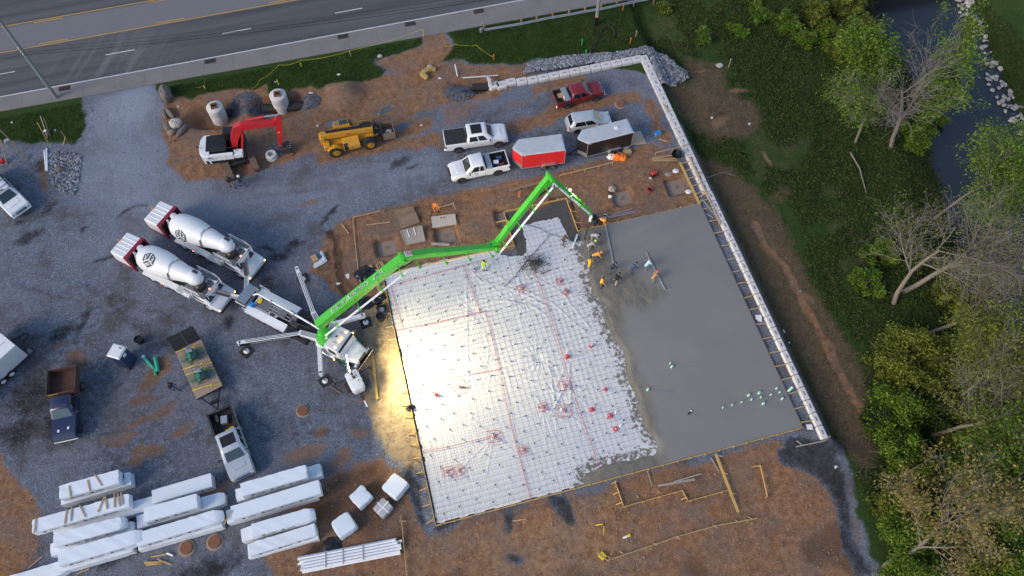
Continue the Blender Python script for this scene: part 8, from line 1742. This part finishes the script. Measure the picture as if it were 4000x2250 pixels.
person('worker in black top and tan trousers striding over fresh concrete', (2404, 1108), 35, 'stoop', BK, (.5, .45, .36), z=ST); person('worker in golden yellow jacket with dark hair standing upright', (2347, 1122), -20, 'stand', YE, (.12, .1, .09), z=.15)
person('worker in blue denim bent behind the second screed', (2466, 1064), 30, 'bend', (.05, .09, .18), (.1, .11, .13), z=ST); person('worker in light blue shirt and white boots pulling the second screed', (2523, 1052), 15, 'stoop', (.45, .62, .7), (.2, .22, .23), z=ST, boots=(.75, .75, .75)); person('worker in tan jacket and red hat pulling the second screed', (2549, 1100), 30, 'stoop', (.38, .2, .08), (.22, .22, .22), (.8, .06, .04), z=ST)
person('person in dark jacket and blue jeans standing beside the flatbed trailer', (684, 1525), -40, 'walk', (.03, .03, .035), (.03, .1, .26))
# ------------------------------------------------------------------ trees, shrubs, grass
def leaf_mat(nm, a, b, c, sc_=.9):
    m, N, L, P = nodes_of(nm); P.inputs['Roughness'].default_value = .6; P.inputs['Specular IOR Level'].default_value = .25
    tc = N.new('ShaderNodeTexCoord'); n1 = N.new('ShaderNodeTexNoise'); n1.inputs['Scale'].default_value = sc_; n1.inputs['Detail'].default_value = 5; L.new(tc.outputs['Object'], n1.inputs['Vector'])
    r = N.new('ShaderNodeValToRGB'); e = r.color_ramp.elements; e.new(.5)
    for q, (p, cc) in zip(e, ((.3, a), (.5, b), (.7, c))): q.position = p; q.color = (*cc, 1)
    ge = N.new('ShaderNodeNewGeometry'); mi_ = N.new('ShaderNodeMath'); mi_.operation = 'MULTIPLY_ADD'; mi_.inputs[1].default_value = .3; L.new(ge.outputs['Random Per Island'], mi_.inputs[0]); sb_ = N.new('ShaderNodeMath'); sb_.operation = 'SUBTRACT'; sb_.inputs[1].default_value = .15; L.new(n1.outputs['Fac'], sb_.inputs[0]); L.new(sb_.outputs[0], mi_.inputs[2])
    L.new(mi_.outputs[0], r.inputs[0]); L.new(r.outputs[0], P.inputs['Base Color'])
    tr_ = N.new('ShaderNodeBsdfTranslucent'); L.new(r.outputs[0], tr_.inputs['Color']); ms = N.new('ShaderNodeMixShader'); ms.inputs[0].default_value = .3
    L.new(P.outputs[0], ms.inputs[1]); L.new(tr_.outputs[0], ms.inputs[2]); L.new(ms.outputs[0], N['Material Output'].inputs['Surface']); return m
LM = {'bright': leaf_mat('bright_leaf', (.045, .09, .011), (.11, .19, .017), (.19, .29, .03)), 'olive': leaf_mat('olive_leaf', (.055, .075, .011), (.13, .16, .02), (.24, .265, .04)), 'deep': leaf_mat('deep_leaf', (.016, .034, .007), (.036, .064, .011), (.08, .115, .02)), 'tan': leaf_mat('tan_leaf', (.15, .12, .035), (.27, .21, .06), (.36, .29, .10))}
M['bark'] = mat('pale_bark', (.20, .17, .14), .85, var=.3, scale=3, bump=.4); M['bark_dk'] = mat('brown_bark', (.13, .095, .07), .9, var=.3, scale=4); M['twig'] = mat('grey_twig', (.21, .185, .165), .9, var=.3, scale=2)
def foot(px):
    z = -2.0
    for _ in range(6): p = g(*px, z); z = Hz(p.x, p.y)
    return Vector((p.x, p.y, z))
def tubes_np(segs, sides=4):
    S = np.array([[*a, *b, r0, r1] for a, b, r0, r1 in segs]); a, b = S[:, :3], S[:, 3:6]; d = b - a; d /= np.linalg.norm(d, axis=1, keepdims=True) + 1e-9
    ref = np.where(np.abs(d[:, 2:3]) < .9, np.array([[0, 0, 1.]]), np.array([[1., 0, 0]])); u = np.cross(d, ref); u /= np.linalg.norm(u, axis=1, keepdims=True); v = np.cross(d, u); V = []
    for base, r in ((a, S[:, 6:7]), (b, S[:, 7:8])):
        for k in range(sides): t_ = 2 * math.pi * k / sides; V.append(base + (u * math.cos(t_) + v * math.sin(t_)) * r)
    V = np.stack(V, 1); n = len(S); o = (np.arange(n) * 2 * sides)[:, None]
    F = np.concatenate([np.stack([o[:, 0] + k, o[:, 0] + (k + 1) % sides, o[:, 0] + sides + (k + 1) % sides, o[:, 0] + sides + k], 1) for k in range(sides)]); return V.reshape(-1, 3), F
def leaves_np(pts, size, rg_):
    n = len(pts); d = rg_.normal(size=(n, 3)); d[:, 2] = np.abs(d[:, 2]) + .3; d /= np.linalg.norm(d, axis=1, keepdims=True); u = np.cross(d, rg_.normal(size=(n, 3))); u /= np.linalg.norm(u, axis=1, keepdims=True) + 1e-9; v = np.cross(d, u)
    s = (size * rg_.uniform(.6, 1.4, n))[:, None]; V = np.stack([pts - u * s, pts - v * s * .55 + d * s * .15, pts + u * s, pts + v * s * .55 + d * s * .15], 1).reshape(-1, 3); return V, np.arange(n * 4).reshape(-1, 4)
def tree(label, px, h, lean, leaf, nleaf, seed, spread=1.0, r=.22, bark='bark', lsize=.13, levels=4, patch=None, stems=1, grp=None, nm='bank_tree'):
    rd = random.Random(seed); rg_ = np.random.default_rng(seed); h *= 1.18; nleaf = int(nleaf * 1.35); lsize *= .85; p0 = foot(px); segs = []; tw = []; tips = []
    def rot(d, a):
        ax_ = d.cross(Vector((rd.gauss(0, 1), rd.gauss(0, 1), rd.gauss(0, 1)))).normalized(); return (Matrix.Rotation(a, 3, ax_) @ d).normalized()
    def grow(p, d, L_, r_, lv):
        n_ = 5 if lv < 2 else 3; q = p.copy()
        for i in range(n_):
            d = (d + Vector((rd.gauss(0, .12), rd.gauss(0, .12), rd.gauss(0, .10) + .05))).normalized(); e = q + d * L_ / n_; f0, f1 = 1 - .55 * i / n_, 1 - .55 * (i + 1) / n_
            (segs if lv < 3 else tw).append((q, e, max(.011, r_ * f0), max(.009, r_ * f1))); q2 = q; q = e
            if lv < levels and (i >= (2 if lv == 0 else 1) or lv > 1):
                for _ in range(2 if lv == 0 or rd.random() < .55 else 1): grow(q2.lerp(e, rd.random()), rot(d, rd.uniform(.45, 1.05) * spread), L_ * rd.uniform(.48, .72), r_ * f1 * rd.uniform(.45, .65), lv + 1)
        if lv >= levels - 1: tips.append(q)
    for k in range(stems):
        d0 = Vector((lean[0] + (rd.gauss(0, .25) if stems > 1 else 0), lean[1] + (rd.gauss(0, .25) if stems > 1 else 0), 1)).normalized(); grow(Vector((0, 0, -.2)), d0, h * .62, r, 0)
    t = thing(nm, label, 'tree', p0, 0, grp); V, F = tubes_np(segs, 6); link('trunk', np_mesh('trunk', V, F, M[bark]), t)
    V, F = tubes_np(tw, 3); link('twigs', np_mesh('twigs', V, F, M['twig' if bark == 'bark' else bark]), t)
    if nleaf:
        T_ = np.array([tuple(q) for q in tips])
        if patch is not None:      # leaf only on the part of the crown that has come out
            w_ = (T_ @ np.array(patch[:3])) / (np.linalg.norm(T_, axis=1) + .1); T_ = T_[w_ > patch[3]] if (w_ > patch[3]).sum() > 10 else T_
        i_ = rg_.integers(0, len(T_), nleaf); P_ = T_[i_] + rg_.normal(0, .32, (nleaf, 3)); V, F = leaves_np(P_, lsize, rg_); link('crown', np_mesh('crown', V, F, LM[leaf], False), t)
    return t
tree('tall pale-barked tree with grey twigs and green leaf on its creek side', (3481, 575), 11.5, (-.22, .18), 'bright', 6000, 101, 1.0, .24, patch=(.9, -.3, .2, .25), lsize=.13)
tree('spreading bare white-limbed tree in the middle of the bank', (3492, 1190), 11.0, (-.15, .22), 'olive', 1500, 102, 1.15, .24, lsize=.1)
tree('bare pale tree leaning out over the creek beside the spreading one', (3525, 1140), 12.0, (.55, -.05), 'olive', 1800, 103, 1.0, .26, lsize=.1)
tree('tree with a full bright green crown above the creek', (3640, 860), 9.5, (.35, .15), 'bright', 10000, 104, 1.0, .16, lsize=.13)
tree('bare tree leaning low over the creek below the leaning pale one', (3625, 1300), 9.5, (.75, -.1), 'olive', 1500, 105, 1.0, .18, lsize=.1)
tree('bare many-twigged tree leaning to the creek near the shrubs', (3640, 1700), 9.5, (.7, .1), 'olive', 5000, 106, 1.0, .2, lsize=.1)
tree('tree with a bent pale trunk and tan new leaves', (3450, 2215), 9.0, (1.25, .1), 'tan', 4200, 107, .85, .22, lsize=.13)
tree('grey bare tree on the water edge beyond the shrubs', (3800, 1560), 8.5, (.4, .1), 'olive', 2500, 109, 1.1, .15, lsize=.1)
tree('slender bare tree with leaning stems behind the tall pale tree', (3340, 560), 7.5, (-.1, .25), 'bright', 3500, 110, 1.0, .14, patch=(-.6, .6, .2, .1))
tree('leafy young tree at the bank top beside the tall pale tree', (3310, 330), 6.5, (-.05, .1), 'bright', 8000, 111, 1.0, .13, lsize=.15)
tree('olive crowned tree at the creek bend below the tan tree', (3900, 2000), 8.0, (.2, .1), 'olive', 9000, 112, 1.0, .15)
tree('feathery yellow-green tree rising among the olive shrubs', (3700, 1600), 9.0, (.25, .15), 'olive', 9000, 114, 1.0, .14, lsize=.12)
tree('feathery green tree rising behind the tan tree', (3700, 2010), 9.0, (.3, .2), 'bright', 8000, 115, 1.0, .14, lsize=.12)
tree('twiggy half-leafed tree over the creek above the tan tree', (3850, 1760), 9.0, (.35, .15), 'olive', 6000, 116, 1.1, .14, lsize=.11)
tree('bare grey tree reaching over dark water at the creek bend', (3870, 850), 8.0, (.3, .1), None, 0, 113, 1.1, .13)
def shrub(label, px, rx, h, leaf, n, seed, grp, lsize=.13):
    rg_ = np.random.default_rng(seed); rd = random.Random(seed); n = int(n * 1.35); lsize *= .82; p = foot(px); t = thing('shrub', label, 'shrub', p, 0, grp); k = max(10, n // 220)
    cc = rg_.normal(size=(k, 3)); cc /= np.linalg.norm(cc, axis=1, keepdims=True); cc *= rg_.uniform(.35, 1, (k, 1)) ** .5; cc[:, 2] = np.abs(cc[:, 2]); cc *= np.array([rx, rx, h]) * rg_.uniform(.75, 1.2, (k, 1)); cc[:, 2] += .1
    i_ = rg_.integers(0, k, n); P_ = cc[i_] + rg_.normal(0, 1, (n, 3)) * np.array([.3, .3, .22]) * max(.7, rx * .42); P_[:, 2] = np.abs(P_[:, 2]); V, F = leaves_np(P_, lsize, rg_); link('foliage', np_mesh('foliage', V, F, LM[leaf], False), t)
    sg = [(Vector((0, 0, -.1)), Vector(c) * .55, .04, .025) for c in cc[:16]] + [(Vector(c) * .55, Vector(c) * 1.05, .025, .01) for c in cc[:16]] + [(Vector(c) * rd.uniform(.5, .9), Vector(c) * 1.1 + Vector((rd.gauss(0, .5), rd.gauss(0, .5), rd.uniform(0, .7))), .014, .008) for c in cc]
    V, F = tubes_np(sg, 4); link('stems', np_mesh('stems', V, F, M['twig']), t)
for px, rx, h, n, sd in (((3520, 1430), 3.0, 3.6, 9500, 201), ((3680, 1450), 2.6, 3.0, 6500, 202), ((3440, 1420), 1.6, 2.0, 3500, 203), ((3820, 1420), 2.6, 3.0, 5500, 204), ((3930, 1640), 2.5, 3.2, 5500, 205), ((3560, 1850), 1.9, 2.6, 4500, 206), ((3780, 1700), 2.6, 3.4, 6500, 207), ((3640, 1560), 2.2, 3.0, 5500, 208), ((3960, 1800), 2.8, 3.4, 6500, 209), ((3790, 2180), 2.4, 2.8, 5500, 210), ((3450, 1960), 1.4, 1.8, 3000, 251), ((3680, 1180), 1.8, 2.2, 4000, 252), ((3800, 1250), 2.0, 2.2, 4500, 253)): shrub('large yellow-olive shrub heaped on the creek bank', px, rx, h, 'olive', n, sd, 'yellow-olive shrubs on the bank')
for px, rx, h, n, sd in (((3490, 1630), 2.4, 2.6, 6500, 211), ((3480, 1760), 2.0, 2.2, 5000, 212), ((3600, 1620), 2.0, 2.4, 5000, 213), ((3720, 1900), 2.6, 3.0, 7000, 214), ((3530, 2080), 2.4, 2.8, 7000, 215), ((3640, 2010), 2.0, 2.2, 5000, 216), ((3840, 1830), 2.4, 2.8, 6000, 217), ((3560, 2240), 2.2, 2.4, 5000, 218), ((3420, 1660), 1.4, 1.8, 3000, 219), ((3380, 1120), 1.6, 1.5, 3500, 220), ((3430, 1000), 1.6, 1.6, 3500, 221), ((3590, 1010), 2.0, 2.0, 4500, 222), ((3560, 560), 1.8, 2.2, 4500, 223), ((3620, 470), 1.8, 2.4, 4500, 224), ((3680, 330), 1.6, 2.2, 4000, 225), ((3900, 2200), 2.6, 2.6, 6000, 226)): shrub('leafy mid-green shrub growing among the bank trees', px, rx, h, 'bright' if sd % 3 else 'deep', n, sd, 'green shrubs on the bank')
for px, rx, h, n, sd in (((3060, 100), 1.7, 1.7, 3800, 231), ((3180, 80), 1.9, 2.4, 4500, 232), ((3230, 150), 1.6, 2.2, 4000, 233), ((3280, 220), 1.7, 2.4, 4500, 234), ((3130, 170), 1.3, 1.5, 2600, 235), ((3300, 40), 1.8, 2.2, 4200, 236), ((2760, 150), 1.1, 1.0, 2200, 237), ((2590, 40), .8, .9, 1400, 238), ((2960, 60), 1.3, 1.4, 2600, 239), ((3360, 130), 1.5, 2.0, 3200, 240), ((2880, 130), 1.0, .9, 1600, 241)): shrub('light green shrub on the rough slope below the guardrail', px, rx, h, 'bright' if sd % 2 else 'olive', n, sd, 'light green shrubs below the guardrail')
# ground cover over the creek side: leaves, dead stems
rg_ = np.random.default_rng(77); n = 240000; q = rg_.uniform([32.8, -22], [76, 49.5], (n, 2)); cdq = sdf(creek, q[:, 0], q[:, 1]); gi = np.clip(((q[:, 0] + 46) / .25).astype(int) + 4, 0, nx - 1); gj = np.clip(((q[:, 1] + 27) / .25).astype(int) + 4, 0, ny - 1)
dn = fbm(q[:, 0], q[:, 1], 2.6, 66, 4) + .25 * smooth01(38, 48, q[:, 0]); gd = grass[gj, gi]; wd = weed[gj, gi] + dirt[gj, gi]
ok = (cdq > .6) & (gd > .5) & (dn - .62 * wd > .33); P_ = q[ok][:150000]; m = len(P_); hh = np.abs(rg_.normal(0, .12, m)) + .02 + .5 * np.maximum(0, fbm(P_[:, 0], P_[:, 1], 3.5, 68) - .5) * rg_.random(m) * smooth01(36, 48, P_[:, 0])
P3 = np.c_[P_, Hn(P_[:, 0], P_[:, 1]) + hh]; hf = rg_.random(m) < .5; V, F = leaves_np(P3[hf], .10, rg_); link('undergrowth', np_mesh('undergrowth', V, F, LM['deep'], False), None, 'dark green undergrowth covering the creek bank', 'undergrowth', kind='stuff')
V, F = leaves_np(P3[~hf], .09, rg_); link('weeds', np_mesh('weeds', V, F, leaf_mat('weed_leaf', (.04, .058, .015), (.08, .10, .026), (.13, .135, .045), 1.4), False), None, 'mixed low weeds covering the creek bank', 'weeds', kind='stuff')
def blades(name, x, y, lo, hi, w, mt, label, tilt=.5):
    n = len(x); z = Hn(x, y); b = np.stack([x, y, z], -1); a = rg_.uniform(0, 6.28, n); l = rg_.uniform(lo, hi, n); tx = rg_.normal(0, tilt, n) * l; ty = rg_.normal(0, tilt, n) * l; s = np.stack([np.cos(a), np.sin(a), 0 * a], -1) * w
    V = np.stack([b - s, b + s, b + np.stack([tx, ty, l], -1)], 1).reshape(-1, 3); link(name, np_mesh(name, V, np.arange(n * 3).reshape(-1, 3), mt, False), None, label, 'grass', kind='stuff')
q = rg_.uniform([32.8, -20], [66, 49.5], (90000, 2)); gi = np.clip(((q[:, 0] + 46) / .25).astype(int) + 4, 0, nx - 1); gj = np.clip(((q[:, 1] + 27) / .25).astype(int) + 4, 0, ny - 1); ok = (weed[gj, gi] > .4) & (sdf(creek, q[:, 0], q[:, 1]) > 1)
q2 = q[ok][:22000]; blades('dead_grass', q2[:, 0], q2[:, 1], .1, .4, .02, leaf_mat('dead_stem', (.07, .05, .03), (.15, .11, .07), (.26, .2, .13), 1.5), 'brown dead grass and stems beyond the block wall', .7)
q = rg_.uniform([-40, 42], [34, 51.4], (150000, 2)); gi = np.clip(((q[:, 0] + 46) / .25).astype(int) + 4, 0, nx - 1); gj = np.clip(((q[:, 1] + 27) / .25).astype(int) + 4, 0, ny - 1); ok = (grass[gj, gi] > .55) & (q[:, 1] < 50.2) & (rg_.random(len(q)) < .35 + .65 * fbm(q[:, 0], q[:, 1], 1.2, 12))
q2 = q[ok][:60000]; blades('verge_grass', q2[:, 0], q2[:, 1], .08, .26, .022, leaf_mat('grass_blade', (.022, .045, .009), (.045, .085, .014), (.085, .12, .028), .9), 'short green grass of the road verge')
lg = foot((3930, 420)); ob('fallen_log', MB().tube([lg + Vector((-2.2, 1.2, .2)), lg + Vector((0, 0, .3)), lg + Vector((2.4, -1.6, .9))], [.1, .16, .2], 8), M['bark'], None, True, label='pale fallen log across the far creek bank stones', cat='log')
for a, b, r, lb in (((2870, 690, 2760, 700), 0, .06, 'bare fallen branch lying on grass outside the wall'), ((3320, 600, 3380, 760), 0, .1, 'broken pale branch lying among the bank weeds'), ((3490, 1880, 3690, 1790), 0, .09, 'long pale fallen branch across the green shrubs')):
    A, B_ = foot(a[:2]), foot(a[2:]); up_ = 1.6 if 'shrubs' in lb else .15; ob('fallen_branch', MB().tube([A + Z3 * up_, A.lerp(B_, .5) + Z3 * (up_ + .3) + Vector((.2, .3, 0)), B_ + Z3 * (up_ + .1)], [r, r * .8, r * .4], 7), M['bark'], None, True, label=lb, cat='branch')
